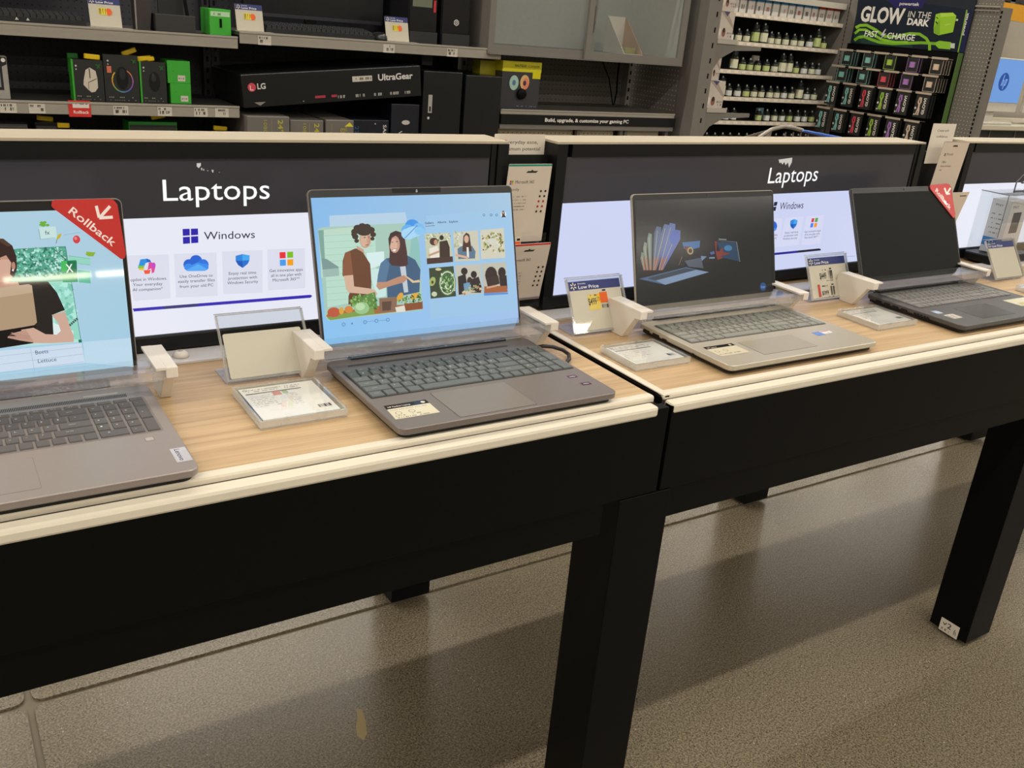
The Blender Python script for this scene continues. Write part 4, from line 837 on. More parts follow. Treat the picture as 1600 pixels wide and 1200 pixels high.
# knob on the back strip
k = thing('round_knob', 'small white round knob on the strip behind the left table', 'knob', (.308, 1.369, .005))
MB().lathe(.308, 1.369, [(.0125, .0052), (.0115, .010), (.007, .014), (.002, .015)], WHT, 18).build('dome', k, smooth=True)
PR((.30, 1.362, .0153), (1, 0, 0), (0, 1, 0)).line('3A3A3A', (3, 6), (6, 4), 1.4).line('3A3A3A', (6, 4), (11, 5), 1.4).disc('3A3A3A', 7, 8, 1, 1).build('arrow_mark', k)
# ---------------------------------------------------------------- backlit signs
HDR = mat('dark_sign_header', '3f3e44', .16, 0, .06, 8, 0, .5)
LIT = emis('backlit_white_panel', 'eef0fc', .93)
LIT2 = emis('backlit_bluish_panel', 'd3dafa', .93)
LEDGE = mat('beige_ledge', 'b3a68f', .5, 0, .05, 30)
def sign(x0, y0, yaw, length, items, label, litm, post=.024, chips=True):
    t = thing('backlit_sign', label, 'sign', (x0, y0, .005))
    M = Matrix.Translation((x0, y0, 0)) @ Matrix.Rotation(yaw, 4, 'Z')
    def B(): b = MB(); b.M = M; return b
    L = length
    B().box(0, L, .012, .085, .0055, .323, BLK2).build('housing', t)
    B().box(0, L, 0, .0855, .323, .327, LEDGE).build('top_ledge', t)
    B().box(post+.012, L-.036, .001, .0118, .299, .3228, BLK2).build('top_rail', t)
    B().box(post, L-.036, .003, .0118, .213, .2988, HDR).build('header_panel', t, label='dark header panel lettered Laptops')
    B().box(post, L-.036, .003, .0118, .032, .2128, litm).build('lit_panel', t, label='glowing white panel')
    B().box(0, L, -.002, .0118, .006, .0318, BLK2).build('bottom_rail', t, bevel=.003)
    B().box(0, post-.001, -.002, .0118, .032, .3228, BLK2).build('side_post', t)
    B().box(L-.022, L, -.002, .0118, .032, .3228, BLK2).build('side_post', t)
    B().box(L-.034, L-.024, .001, .0118, .032, .3228, BLK2).build('side_post', t)
    if items:
        print_groups(items, lambda: PR(M @ Vector((0, .0028, 0)), M.to_3x3() @ Vector((1, 0, 0)), (0, 0, 1)), t, LITP)
    return t
sign(-.24, 1.40, 0, 1.133, DEC['S1'], 'backlit sign reading Laptops and Windows above the two nearest laptops', LIT)
sign(.999, 1.40, math.radians(2), 1.165, DEC['S2'], 'backlit sign reading Laptops in the middle, behind the silver laptop', LIT2)
sign(2.39, 1.465, 0, 1.0, None, 'plain backlit sign at the far right, behind the boxed drive', LIT)
# ---------------------------------------------------------------- laptops
LET = ['`1234567890-=', 'QWERTYUIOP[]', "ASDFGHJKL;'", 'ZXCVBNM,./']
def keyboard(deck, kx0, kx1, ky0, ky1, z, km, lcol, gap=.003, frow=.55, rounded=False):
    """each key its own mesh; alike keys share mesh data"""
    U = (kx1-kx0)/19.1; H = (ky1-ky0)/(5+frow); data = {}; org = None
    root = deck
    while root.parent: root = root.parent
    org = Vector(root['o']); p = PR((kx0, ky0, z+.0019), (1, 0, 0), (0, 1, 0))
    def key(x, y, w, h, s=None, big=1):
        kk = (round(w, 4), round(h, 4))
        if kk not in data:
            i = .0006; a = w-gap; b = h-gap
            me = bpy.data.meshes.new('key'); me.from_pydata([(0, 0, 0), (a, 0, 0), (a, b, 0), (0, b, 0), (i, i, .0018), (a-i, i, .0018), (a-i, b-i, .0018), (i, b-i, .0018)], [], [(4, 5, 6, 7), (0, 1, 5, 4), (1, 2, 6, 5), (2, 3, 7, 6), (3, 0, 4, 7)])
            me.materials.append(km); data[kk] = me
        o = bpy.data.objects.new('key', data[kk]); COL.objects.link(o); o.parent = deck; o.location = Vector((x+gap/2, y+gap/2, z))-org
        if s:
            u = (x-kx0)*1000+w*300; v = (y-ky0)*1000+h*420; hh = 3.0*big if len(s) == 1 else 1.8
            ww = 2.2*big if len(s) == 1 else min(w*1000*.5, 1.7*len(s))
            p.text(s, lcol, u, v, u+ww, v, hh)
    for i in range(17): key(kx0+i*19.1*U/17, ky1-H*frow, 19.1*U/17, H*frow, ('esc' if i == 0 else 'f%d' % i if i < 13 else None))
    rows = [[1]*13+[2.0], [1.5]+[1]*12+[1.5], [1.75]+[1]*11+[2.25], [2.3]+[1]*10+[2.7], [1.25, 1.0, 1.0, 1.25, 5.5, 1.0, 1.0, 1.0, 1.0, 1.0]]
    for r, row in enumerate(rows):
        x = kx0; y = ky1-H*(frow+r+1)
        for i, w in enumerate(row):
            s = None
            if r == 0 and i < 13: s = LET[0][i]
            elif r in (1, 2, 3) and 0 < i <= len(LET[r]): s = LET[r][i-1]
            elif i == 0 and r: s = ['tab', 'caps', 'shift', 'ctrl'][r-1]
            elif i == len(row)-1 and r < 4: s = ['bksp', '\\', 'enter', 'shift'][r]
            key(x, y, w*U, H, s); x += w*U
        n = 4.1*U/4; x = kx0+15.0*U
        if r == 0: ks = 'n/*-'
        elif r == 1: ks = '789'
        elif r == 2: ks = '456'
        elif r == 3: ks = '123'
        else: ks = ''
        for i, c in enumerate(ks): key(x+i*n, y, n, H, c)
        if r == 4: key(x, y, 2*n, H, '0'); key(x+2*n, y, n, H, '.')
        if r == 2: key(x+3*n, y, n, 2*H, '+')
        if r == 4: key(x+3*n, y, n, 2*H)
    p.build('key_lettering', deck)
def laptop(nm, label, bx0, bx1, by0, by1, lx0, lx1, lb, lt, shell, keym, wellm, keyr, tp, chin, bez, lcol, th=.0175, slab=.0105):
    t = thing('laptop', label, 'laptop', ((bx0+bx1)/2, (by0+by1)/2, 0))
    base = MB().rbox(bx0, bx1, by0, by1, th+.0025-slab, th+.0025, .012, shell, 5, .0022).build('base', t)
    MB().rbox(bx0+.006, bx1-.006, by0+.006, by1-.002, .0037, th+.0022-slab, .012, BLK2, 4).build('underside', base)
    zt = th+.0025
    MB().box(bx0+.03, bx1-.03, by1-.03, by1-.022, 0, .0036, BLK2).box(bx0+.05, bx0+.10, by0+.012, by0+.02, 0, .0036, BLK2).box(bx1-.10, bx1-.05, by0+.012, by0+.02, 0, .0036, BLK2).build('rubber_foot', base)
    well = MB().rbox(keyr[0]-.0015, keyr[1]+.0015, keyr[2]-.0015, keyr[3]+.0015, zt, zt+.00025, .003, wellm, 2).build('keyboard_well', t)
    keyboard(well, *keyr, zt+.0003, keym, lcol)
    pad = MB().rbox(tp[0]-.0006, tp[1]+.0006, tp[2]-.0006, tp[3]+.0006, zt, zt+.00012, .003, wellm, 3).build('touchpad_gap', t)
    MB().rbox(*tp[:4], zt+.0001, zt+.0003, .003, tp[4], 3).build('touchpad', pad)
    V = Vector((0, lt[0]-lb[0], lt[1]-lb[1])); hgt = V.length; V.normalize(); N = Vector((1, 0, 0)).cross(V)
    M = Matrix((Vector((1, 0, 0)), V, N)).transposed().to_4x4(); M.translation = (lx0, lb[0], lb[1])
    w = lx1-lx0
    b = MB(); b.M = M; b.rbox(0, w, 0, hgt, -.0065, -.001, .008, shell, 5)
    lid = b.build('lid', t)
    b = MB(); b.M = M; b.rbox(.0012, w-.0012, .001, hgt-.0012, -.001, 0, .007, mat('bezel_black', '151413', .3), 5).build('bezel', lid)
    b = MB(); b.M = M; b.rbox(.001, w-.001, .0, chin, 0, .0006, .002, shell, 2).build('chin', lid)
    b = MB(); b.M = M; b.lathe(w/2, hgt-bez*.5, [(.002, .0), (.002, .0006)], mat('lens_glass', '3a3d44', .05), 10).build('webcam', lid)
    MB().box(lx0+.04, lx1-.04, lb[0]-.012, lb[0]+.004, zt-.004, lb[1]+.004, mat('hinge_dark', '1d1b1a', .4)).build('hinge', t)
    return t, lid, M, w, hgt, zt, V, N
def spiral(p, c, cx, cy, r):
    for k in range(6):
        a = k*math.pi/3+math.pi/6; p.line(c, (cx+r*.35*math.cos(a), cy+r*.35*math.sin(a)), (cx+r*math.cos(a), cy+r*math.sin(a)), r*.28)
def hp_logo(p, c, cc, x, y, r):
    if cc: p.disc(cc, x, y, r, r, 20)
    n = 24
    if not cc:
        for k in range(n):
            a = 2*math.pi*k/n; b = 2*math.pi*(k+1)/n; p.face([(x+r*math.cos(a), y+r*math.sin(a)), (x+r*math.cos(b), y+r*math.sin(b)), (x+.84*r*math.cos(b), y+.84*r*math.sin(b)), (x+.84*r*math.cos(a), y+.84*r*math.sin(a))], c)
        p.k += 1
    w = r*.16
    p.line(c, (x-r*.42, y-r*.45), (x-r*.12, y+r*.75), w).line(c, (x-r*.3, y+r*.15), (x-r*.02, y+r*.15), w).line(c, (x-r*.02, y+r*.15), (x-r*.18, y-r*.45), w)
    p.line(c, (x+r*.02, y-r*.8), (x+r*.3, y+r*.28), w).line(c, (x+r*.3, y+r*.25), (x+r*.55, y+r*.25), w).line(c, (x+r*.55, y+r*.3), (x+r*.38, y-r*.35), w).line(c, (x+r*.38, y-r*.35), (x+r*.12, y-r*.35), w)
def plane(M, w0=0, lift=None): return PR(M @ Vector((0, 0, w0)), M.to_3x3() @ Vector((1, 0, 0)), M.to_3x3() @ Vector((0, 1, 0)))
# A: dark grey laptop at the left edge, spreadsheet advert on screen
shA = mat('mineral_grey_aluminium', '9a8f89', .38, .35, .03, 60); kA = mat('slate_keycap', '55504e', .5); wA = mat('key_surround_dark', '3a3635', .5)
A = laptop('A', 'large grey laptop cut off by the left edge, spreadsheet advert on screen', -.128, .232, .965, 1.238, -.133, .227, (1.266, .02), (1.300, .264), shA, kA, mat('mineral_grey_gap', '7c736e', .5), (-.116, .217, 1.083, 1.194), (-.09, .07, .984, 1.063, shA), .018, .012, 'E6E0DA')
p = plane(A[2], .0002); p.shade(('b8def0', 'a8d2ea', 'b2d4e4', 'b4d6ee'), 4, 14, 354, 233); p.items(DEC['A']); p.build('display', A[1], GSCREEN, 'bright display with a woman holding a laptop and spreadsheet rows')
p = PR((-.128, .965, A[5]+.0002), (1, 0, 0), (0, 1, 0)); p.rect('B9B6BC', 340, 24, 358, 62)
p.text('Lenovo', '32325A', 344.5, 59, 344.5, 28, 6.0, 1); p.build('brand_sticker', A[0], GLOSSP, 'pale sticker lettered Lenovo')
PR((-.128, .965, A[5]+.0002), (1, 0, 0), (0, 1, 0)).rect('857C77', 320, 93, 331, 104).rect('A8A09A', 321, 94, 330, 103).build('fingerprint_reader', A[0])
b = MB()
for i in range(150): x = -.10+i*.002; b.box(x, x+.0009, 1.2035, 1.2135, A[5]+.0001, A[5]+.0004, mat('grille_slot', '3b3735', .6))
b.build('speaker_grille', A[0], kind='stuff')
MB().rbox(.148, .190, 1.2185, 1.2215, A[5], A[5]+.0006, .0012, mat('power_key_edge', 'c2b8ae', .3, .5)).build('power_button', A[0])
# B: brown-grey laptop with photo gallery
shB = mat('warm_grey_shell', '7b726c', .36, .3, .03, 60); kB = mat('grey_green_keycap', '5c6160', .5); wB = mat('keyboard_well_dark', '1e1b1a', .5)
Bp = laptop('B', 'open grey laptop with a kitchen photo gallery on its blue screen', .489, .853, .974, 1.238, .490, .851, (1.243, .02), (1.315, .267), shB, kB, wB, (.498, .846, 1.083, 1.191), (.583, .709, .981, 1.071, mat('grey_touchpad', '847c74', .3, .2)), .024, .012, 'C9CFCC')
p = plane(Bp[2], .0002); p.shade(('8cc8f6', 'a6c6f2', 'a9cbe4', '86bcee'), 4, 24, 357, 245); p.items(DEC['B']); p.build('display', Bp[1], SCREEN, 'bright blue display with a kitchen photo and six thumbnails')
p = plane(Bp[2], .0008); hp_logo(p, 'A39B92', None, 180, 13, 4.6); p.build('lid_logo', Bp[1])
p = plane(Bp[2], .0004); p.rect('0C0B0B', 138, 249, 224, 256.5); p.disc('E8E8E4', 181, 252.5, 1.2); p.build('camera_strip', Bp[1])
p = PR((.489, .974, Bp[5]+.0002), (1, 0, 0), (0, 1, 0)); p.poly('D9D0B4', 9, 32, 76, 32, 77, 66, 12, 66); p.poly('17130F', 11.5, 66, 77, 66, 77.5, 79, 13, 79)
p.text('HP Pavilion Laptop', 'D8D0C0', 16, 70, 50, 70, 4, 1); p.disc('D8D0C0', 70, 72.5, 3.4); p.text('Invest your world, your way', '6B634E', 15, 60, 70, 60, 3)
for u in (18, 38): p.disc('9A927A', u+4, 50, 5); p.disc('D9D0B4', u+4, 50, 3.8)
p.bars('8A8068', 14, 40, 30, 43, 10, 1).bars('8A8068', 36, 40, 52, 43, 10, 2).bars('8A8068', 14, 34, 70, 36.5, 34, 3)
p.build('setup_sticker', Bp[0], GLOSSP, 'cream information sticker with black header')
for u, v in ((325, 74), (328, 42)): PR((.489, .974, Bp[5]+.0002), (1, 0, 0), (0, 1, 0)).poly('7A1F22', u, v, u+17, v, u+17, v+10, u, v+10).rect('151314', u+1, v+1, u+16, v+9).text('AMD', 'D8D0D0', u+3, v+3, u+14, v+3, 3.5, 1).build('processor_sticker', Bp[0], GLOSSP)
MB().rbox(.515, .80, 1.206, 1.2115, Bp[5], Bp[5]+.0004, .002, mat('speaker_bar', '4a4440', .5)).build('speaker_grille', Bp[0])
# C: silver laptop
shC = mat('pale_silver_shell', 'b9b09f', .34, .35, .03, 60); kC = mat('silver_grey_keycap', '85857c', .45)
C = laptop('C', 'open silver laptop on the middle table, dark abstract wallpaper on screen', 1.110, 1.500, .996, 1.240, 1.116, 1.493, (1.249, .02), (1.313, .246), shC, kC, mat('silver_well', '302d2a', .5), (1.127, 1.486, 1.112, 1.213), (1.216, 1.355, 1.02, 1.085, mat('silver_touchpad', 'aba290', .3, .25)), .026, .012, 'DAD8CC')
p = plane(C[2], .0002); p.rect('242424', 6, 30, 371, 223); p.items(DEC['C']); p.build('display', C[1], DIMSCREEN, 'dark glossy display with ribbon art and a small laptop picture')
p = plane(C[2], .0008); hp_logo(p, 'B8B0A4', None, 182, 14, 4.6); p.build('lid_logo', C[1])
p = PR((1.110, .996, C[5]+.0002), (1, 0, 0), (0, 1, 0)); p.rect('D9CFB4', 20, 44, 90, 80).rect('1A1512', 21, 80, 91, 91).disc('D8D0C0', 82, 85.5, 3).text('HP Laptop', 'D8D0C0', 26, 83, 48, 83, 4, 1)
for u in (28, 48): p.disc('9A927A', u+4, 66, 5); p.disc('D9CFB4', u+4, 66, 3.8)
p.bars('8A8068', 24, 50, 84, 53, 34, 3); p.build('setup_sticker', C[0], GLOSSP)
p = PR((1.110, .996, C[5]+.0002), (1, 0, 0), (0, 1, 0)); p.rect('4F7BC4', 296, 66, 318, 84).rect('E4DCD8', 318, 70, 344, 84).rect('B8584A', 320, 80, 342, 83).bars('6A6A70', 322, 72, 342, 76, 10, 5)
p.build('processor_sticker', C[0], GLOSSP)
b = MB()
for y0, y1, h in ((1.205, 1.222, .005), (1.178, 1.196, .0055), (1.158, 1.169, .004), (1.085, 1.089, .003)): b.box(1.1093, 1.112, y0, y1, .009, .009+h, BLK2)
b.build('side_port', C[0])
# D: charcoal laptop
shD = mat('charcoal_shell', '4e4c4a', .42, .2, .03, 60); kD = mat('dark_keycap', '7a7874', .4)
Dp = laptop('D', 'open charcoal laptop with a blank black screen and red corner tag', 1.781, 2.185, 1.000, 1.243, 1.777, 2.160, (1.247, .02), (1.342, .238), shD, kD, mat('charcoal_well', '0e0d0d', .5), (1.805, 2.160, 1.122, 1.226), (1.885, 2.012, 1.022, 1.095, mat('charcoal_touchpad', '55534f', .22, .2)), .022, .012, 'BDBDB8')
p = plane(Dp[2], .0002); p.rect('181816', 6, 28, 377, 226); p.build('display', Dp[1], attr_mat('switched_off_screen', 0, .5, spec=.12), 'switched-off black display')
p = PR((1.781, 1.000, Dp[5]+.0002), (1, 0, 0), (0, 1, 0)); p.rect('A9B9D4', 26, 78, 46, 98).rect('C8D4E8', 28, 84, 44, 92).build('processor_sticker', Dp[0], GLOSSP)
PR((1.781, 1.000, Dp[5]+.0002), (1, 0, 0), (0, 1, 0)).rect('D8CFC0', 30, 42, 62, 68).bars('8A8068', 33, 46, 58, 64, 12, 4).build('setup_sticker', Dp[0], GLOSSP)
PR((1.781, 1.000, Dp[5]+.0002), (1, 0, 0), (0, 1, 0)).rect('D8CFA8', 304, 52, 400, 98).rect('C9B458', 320, 62, 400, 72).build('feature_sticker', Dp[0], GLOSSP)
b = MB()
for i in range(4): b.box(1.7802, 1.783, 1.20-i*.022, 1.215-i*.022, .008, .0145, BLK2)
for i in range(5): b.box(1.7802, 1.783, 1.112-i*.008, 1.117-i*.008, .008, .0145, BLK2)
b.build('side_port', Dp[0])
# rollback tags stuck to the lid corners
def red_tag(M, items, label):
    o = M @ Vector((0, 0, .0015)); t = thing('price_tag', label, 'tag', tuple(M @ Vector((.3, .2, .0015))))
    pts = items[0][2]; b = MB(); b.M = M; b.prism([(pts[i]/1000, pts[i+1]/1000) for i in range(0, len(pts), 2)], .0012, .0028, mat('red_vinyl', 'c2302d', .3, 0, .03)); b.build('card', t)
    p = plane(M, .00285); p.items(items[1:]); p.build('lettering', t, GLOSSP)
red_tag(A[2], DEC['TA'], 'red triangular Rollback tag on the lid of the left-edge laptop')
red_tag(Dp[2], DEC['TD'], 'red triangular Rollback tag on the lid of the black-screened laptop')
# ---------------------------------------------------------------- security clamps
def clamp(xl, xr, label, y=0.0, left=True):
    t = thing('security_clamp', label, 'laptop clamp', ((xl+xr)/2, 1.22+y, 0))
    pr_ = [(1.230, 0), (1.262, 0), (1.283, .020), (1.283, .056), (1.276, .062), (1.184, .062), (1.184, .046), (1.200, .044)]
    for x, s in ((xl, 1), (xr, -1)):
        if s == 1 and not left: continue
        a, b_ = (x-.006, x+.010) if s == 1 else (x-.010, x+.006)
        m = MB().prism([(q[0]+y, q[1]) for q in pr_], a, b_, WHT, 'x')
        m.build('clamp_block', t, bevel=.0015)
        i0, i1 = (b_-.001, b_+.012) if s == 1 else (a-.012, a+.001)
        MB().prism([(1.184+y, .0585), (1.184+y, .062), (1.276+y, .062), (1.276+y, .0585)], i0, i1, WHT, 'x').build('top_flange', t)
    x0 = xl if left else xl; 
    MB().box(x0+.0105 if left else x0, xr-.0105, 1.184+y, 1.198+y, .0455, .058, BAR).build('clear_bar', t)
    MB().box(x0+.0105 if left else x0, xr-.0105, 1.199+y, 1.238+y, .053, .057, CLR).build('clear_plate', t)
    MB().box(x0+.0105 if left else x0, xr-.0105, 1.199+y, 1.2035+y, .036, .0525, CLR).build('clear_lip', t)
    return t
clamp(-.15, .256, 'white and clear acrylic clamp holding the left-edge laptop', 0, True)
clamp(.458, .878, 'white and clear acrylic clamp holding the kitchen-gallery laptop')
clamp(1.070, 1.504, 'white and clear acrylic clamp holding the silver laptop')
clamp(1.736, 2.168, 'white and clear acrylic clamp holding the charcoal laptop', .008)
MB().tube([(.854, 1.205, .012), (.872, 1.206, .012), (.888, 1.200, .011), (.900, 1.186, .0085), (.900, 1.168, .007), (.888, 1.150, .006), (.872, 1.137, .006), (.856, 1.130, .0045)], .0035, mat('black_cable', '121212', .35), 8).build('charging_cable', base=(.88, 1.16, 0), label='short black cable looping from the right side of the kitchen-gallery laptop', cat='cable', smooth=True)
MB().tube([(1.500, 1.232, .012), (1.490, 1.262, .014), (1.46, 1.275, .01), (1.43, 1.285, .008)], .005, MATS['black_cable'], 8).build('charging_cable', base=(1.49, 1.25, 0), label='thick black cable at the back right of the silver laptop', cat='cable', smooth=True)
# ---------------------------------------------------------------- upright price-card holders
PAPER = mat('cream_card', 'd3c8b4', .5, 0, .03, 60)
def low_price(p, w, h, size=1.0):
    hh = 17*size
    p.rect('3A3F78', 0, h-hh, w, h); spiral(p, 'F2E6C8', hh*.62, h-hh*.5, hh*.42); p.k += 1
    p.text('Everyday', 'E8E8F0', hh*1.25, h-hh*.34, hh*2.3, h-hh*.34, hh*.17, 1).text('Low Price', 'F6F4F0', hh*1.25, h-hh*.84, hh*4.0, h-hh*.84, hh*.38, 1)
def holder(x0, x1, yb, yt, zt, label, kind):
    t = thing('price_card_holder', label, 'card holder', ((x0+x1)/2, yb, 0)); w = x1-x0
    V = Vector((0, yt-yb, zt-.002)); h = V.length; V.normalize(); N = Vector((1, 0, 0)).cross(V); M = Matrix((Vector((1, 0, 0)), V, N)).transposed().to_4x4(); M.translation = (x0, yb, .004)
    for z0, z1 in ((.0, .0016), (.0062, .0078)):
        b = MB(); b.M = M; b.box(0, w, 0, h-(.004 if z1 > .003 else 0), z0, z1, CLR).build('clear_pane', t)
        b = MB(); b.M = M; hh_ = h-(.004 if z1 > .003 else 0); b.box(0, w, hh_+.0001, hh_+.0011, z0, z1, mat('pane_edge', 'a8a7ac', .2)).build('pane_edge', t)  # pale strip paints a bright line along the pane's top edge
    for a in (0, w-.003):
        b = MB(); b.M = M; b.box(a, a+.003, 0, h-.004, .0017, .0061, EDGE).build('clear_side', t)
    b = MB(); b.M = M; b.box(.0035, w-.0035, 0, .003, .0017, .0061, EDGE).build('clear_bottom', t)
    MB().box(x0, x1, yb+.004, yb+.064, 0, .0022, milky('clear_foot_plate', 'dcdce8', .35)).build('clear_base', t)
    if kind == 'blank':
        b = MB(); b.M = M; b.rbox(.006, w-.008, .004, h*.70, .0026, .0034, .003, PAPER).build('card', t, label='plain cream card back')
        return t
    b = MB(); b.M = M; c = b.box(.005, w-.006, .004, h-.008, .0026, .0034, PAPER).build('card', t)
    p = plane(M, .0036); p.O = M @ Vector((.005, .004, .0036)); W_, H_ = (w-.011)*1000, (h-.012)*1000; low_price(p, W_, H_)
    if kind == '439':
        p.rect('E8CC6A', 38, H_-56, 66, H_-26).rect('F2BE2A', 60, H_-44, 68, H_-26).rect('E8641E', 66, H_-44, 84, H_-24).text('$499', '1A1A1A', 38, H_-46, 57, H_-46, 13, 1).text('270', '3A3A3A', 58, H_-40, 65.5, H_-40, 8).bars('3A3A3A', 40, H_-30, 60, H_-27, 9, 2).bars('3A3A3A', 68, H_-54, 83, H_-47, 10, 3).rect('1A1A1A', 74, H_-22, 82, H_-19)
    elif kind == '449':
        for k, y in enumerate((H_-42, H_-78)):
            p.text('$449' if k == 0 else '$399', '1A1A1A', 32, y-6, 54, y-6, 14 if k == 0 else 9, 1).bars('3A3430', 30, y+12, 56, y+15, 12, 5+k).bars('3A3430', 62, y-8, 76, y+12, 7, 7+k).rect('1A1A1A', 66, y+14, 74, y+17).bars('6A6058', 52, y-12, 76, y-10, 9, 9+k)
        p.rect('C43A34', 20, 2, 28, H_-60)
    p.build('card_print', t); return t
holder(.342, .474, 1.243, 1.302, .087, 'clear upright card holder with a blank cream card, left table', 'blank')
holder(.976, 1.106, 1.258, 1.308, .094, 'upright card holder reading Low Price with an orange sticker, middle table', '439')
holder(1.640, 1.775, 1.278, 1.322, .094, 'upright card holder with red strip and two prices, right of silver laptop', '449')
holder(2.330, 2.462, 1.262, 1.322, .094, 'upright Low Price card holder with empty cream area, far right', 'empty')
# ---------------------------------------------------------------- flat acrylic description trays
def tray(x0, x1, y0, y1, label, seed, full=True):
    t = thing('specification_tray', label, 'card tray', ((x0+x1)/2, (y0+y1)/2, 0)); CL = clear()
    MB().box(x0, x1, y0, y1, 0, .003, EDGE).build('clear_base', t, bevel=.0008)
    MB().box(x0, x1, y0, y1, .0125, .0150, CL).build('clear_cover', t, bevel=.0006)
    for a in ((x0, x0+.003, y0, y1), (x1-.003, x1, y0, y1), (x0+.0032, x1-.0032, y0, y0+.003), (x0+.0032, x1-.0032, y1-.003, y1)): MB().box(*a, .0032, .0123, EDGE).build('clear_side', t)
    c = MB().box(x0+.007, x1-.007, y0+.009, y1-.006, .0095, .0102, mat('white_sheet', 'f2ece2', .5)).build('printed_sheet', t)
    p = PR((x0+.007, y0+.009, .0103), (1, 0, 0), (0, 1, 0)); w, h = (x1-x0-.014)*1000, (y1-y0-.015)*1000
    rn = random.Random(seed)
    p.disc('4A4A5A', 7, h-7, 3.5).disc('D6CFC4', 7, h-7, 2.6)
    for k in range(2): p.bars('55504C', 12 if k == 0 else 6, h-9-k*6, w-22, h-6.5-k*6, 40, seed+k)
    p.rect('3C3E55', 4, h-23, w-24, h-20)
    if full:
        p.rect('D98F80', 40, h-36, 52, h-22).rect('A9C08A', 54, h-34, 62, h-23)
        for k in range(7): p.bars('8A857E', 6, h-32-k*6, 34+rn.random()*10, h-30.5-k*6, 22, seed*7+k).bars('9A958E', 56, h-38-k*6, 72, h-36.5-k*6, 12, seed*9+k)
    else:
        for k in range(4): p.bars('8A857E', 6, h-32-k*7, 60+rn.random()*10, h-30.5-k*7, 30, seed*7+k)
    p.bars('1E1C1A', w-24, 14, w-6, 24, 16, seed*3)
    p.build('sheet_print', t); return t
tray(.338, .460, 1.078, 1.204, 'clear tray with a white printed sheet, between the two nearest laptops', 1)
tray(.970, 1.092, 1.073, 1.172, 'clear tray with a printed sheet, just left of the silver laptop', 2, False)
tray(1.618, 1.745, 1.082, 1.188, 'clear tray with a printed sheet, between silver and charcoal laptops', 3, False)
tray(2.300, 2.42, 1.10, 1.19, 'clear tray at the right edge, below the empty Low Price holder', 4, False)
# ---------------------------------------------------------------- software cards in the gaps between signs
def four(p, u, v, s, cols=('C83A2E', '6AA02E', '2F6FB8', 'E0A02A')):
    p.rect(cols[0], u, v+s*1.1, u+s, v+2.1*s).rect(cols[1], u+1.1*s, v+1.1*s, u+2.1*s, v+2.1*s).rect(cols[2], u, v, u+s, v+s).rect(cols[3], u+1.1*s, v, u+2.1*s, v+s)
def card(x0, x1, y, z0, z1, lean, label, draw, name='software_card'):
    t = thing(name, label, 'card', ((x0+x1)/2, y, z0)); h = math.hypot(z1-z0, lean)
    V = Vector((0, lean, z1-z0)).normalized(); N = Vector((1, 0, 0)).cross(V); M = Matrix((Vector((1, 0, 0)), V, N)).transposed().to_4x4(); M.translation = (x0, y, z0)
    b = MB(); b.M = M; b.rbox(0, x1-x0, 0, h, -.001, 0, .002, mat('card_stock', 'cdc0b0', .45, 0, .03)).build('card_body', t)
    p = plane(M, .0001); draw(p, (x1-x0)*1000, h*1000); p.build('card_print', t, GLOSSP); return t
def rack(x0, x1, y, label):
    t = thing('card_rack', label, 'card rack', ((x0+x1)/2, y, .005))
    MB().box(x0, x1, y, y+.004, .0055, .30, BLK2).build('back_plate', t)
    for z in (.115, .015):
        MB().box(x0+.004, x1-.004, y-.026, y-.024, z, z+.045, clear('smoky_pocket', (.62, .62, .66, 1), .08)).build('clear_pocket', t)
        MB().box(x0+.004, x1-.004, y-.024, y, z-.003, z-.001, clear('smoky_pocket')).build('pocket_floor', t)
    return t
rack(.896, .996, 1.425, 'black card rack in the gap between the left and middle signs')
def d_ease(p, w, h):
    p.rect('D8CCBC', 0, 0, w, h); p.text('Everyday ease,', '1E1E1E', 22, h-17, w-16, h-17, 6.6).text('maximum potential', '1E1E1E', 14, h-29, w-10, h-29, 6.6).rect('F4EEE4', 50, 8, w-20, 10)
card(.885, .995, 1.4365, .22, .335, 0, 'white sign card reading Everyday ease, maximum potential', d_ease, 'sign_card')
def d_365(top, seed):
    def f(p, w, h):
        p.rect('CDBFAF', 0, 0, w, h).rect(top, 0, h-4, w, h-.5); p.poly('23302C', 38, h-16, 42, h-12.5, 48, h-12.5, 51, h-10, 54, h-12.5, 64, h-12.5, 60, h-16)
        four(p, 6, h-37, 3.6); p.text('Microsoft 365', '2A2A2A', 18, h-35, 58, h-35, 6)
        p.text('Family' if seed == 1 else 'Personal', '3A3A3A', 6, h-48, 28, h-48, 5)
        rn = random.Random(seed)
        for i in range(5):
            for j in range(2): p.disc(rn.choice(['2A2A2A', '3A2A2A', '2A3A30', 'A03A2A']), w-17+j*10-i*1.0, h-50-i*9.5, 2.3)
        for k in range(5): p.bars('7A7068', 6, h-60-k*6, 46, h-58.5-k*6, 22, seed*5+k)
        if seed == 2: p.poly('E08A2A', 14, 2, 50, 2, 44, 8, 30, 10, 20, 8)
    return f
card(.888, .981, 1.398, .145, .290, -.012, 'white software card with a green top edge, upper pocket of the left rack', d_365('1F8A74', 1))
card(.893, .990, 1.400, .030, .146, -.022, 'white software card with a red top edge, lower pocket of the left rack', d_365('C8322C', 2))
card(.893, .984, 1.4125, .04, .168, -.004, 'white card standing behind the red-topped card in the left rack', lambda p, w, h: p.rect('CFC5B8', 0, 0, w, h).rect('2A2A2A', 44, h-10, 74, h-8.6).rect('9A9288', 40, h-6, 78, h-5.5))
t = thing('price_ticket', 'orange and white price ticket on the upper pocket of the left rack', 'ticket', (.932, 1.395, .115)); MB().box(.912, .932, 1.3935, 1.3945, .114, .156, PAPER).build('ticket_card', t)
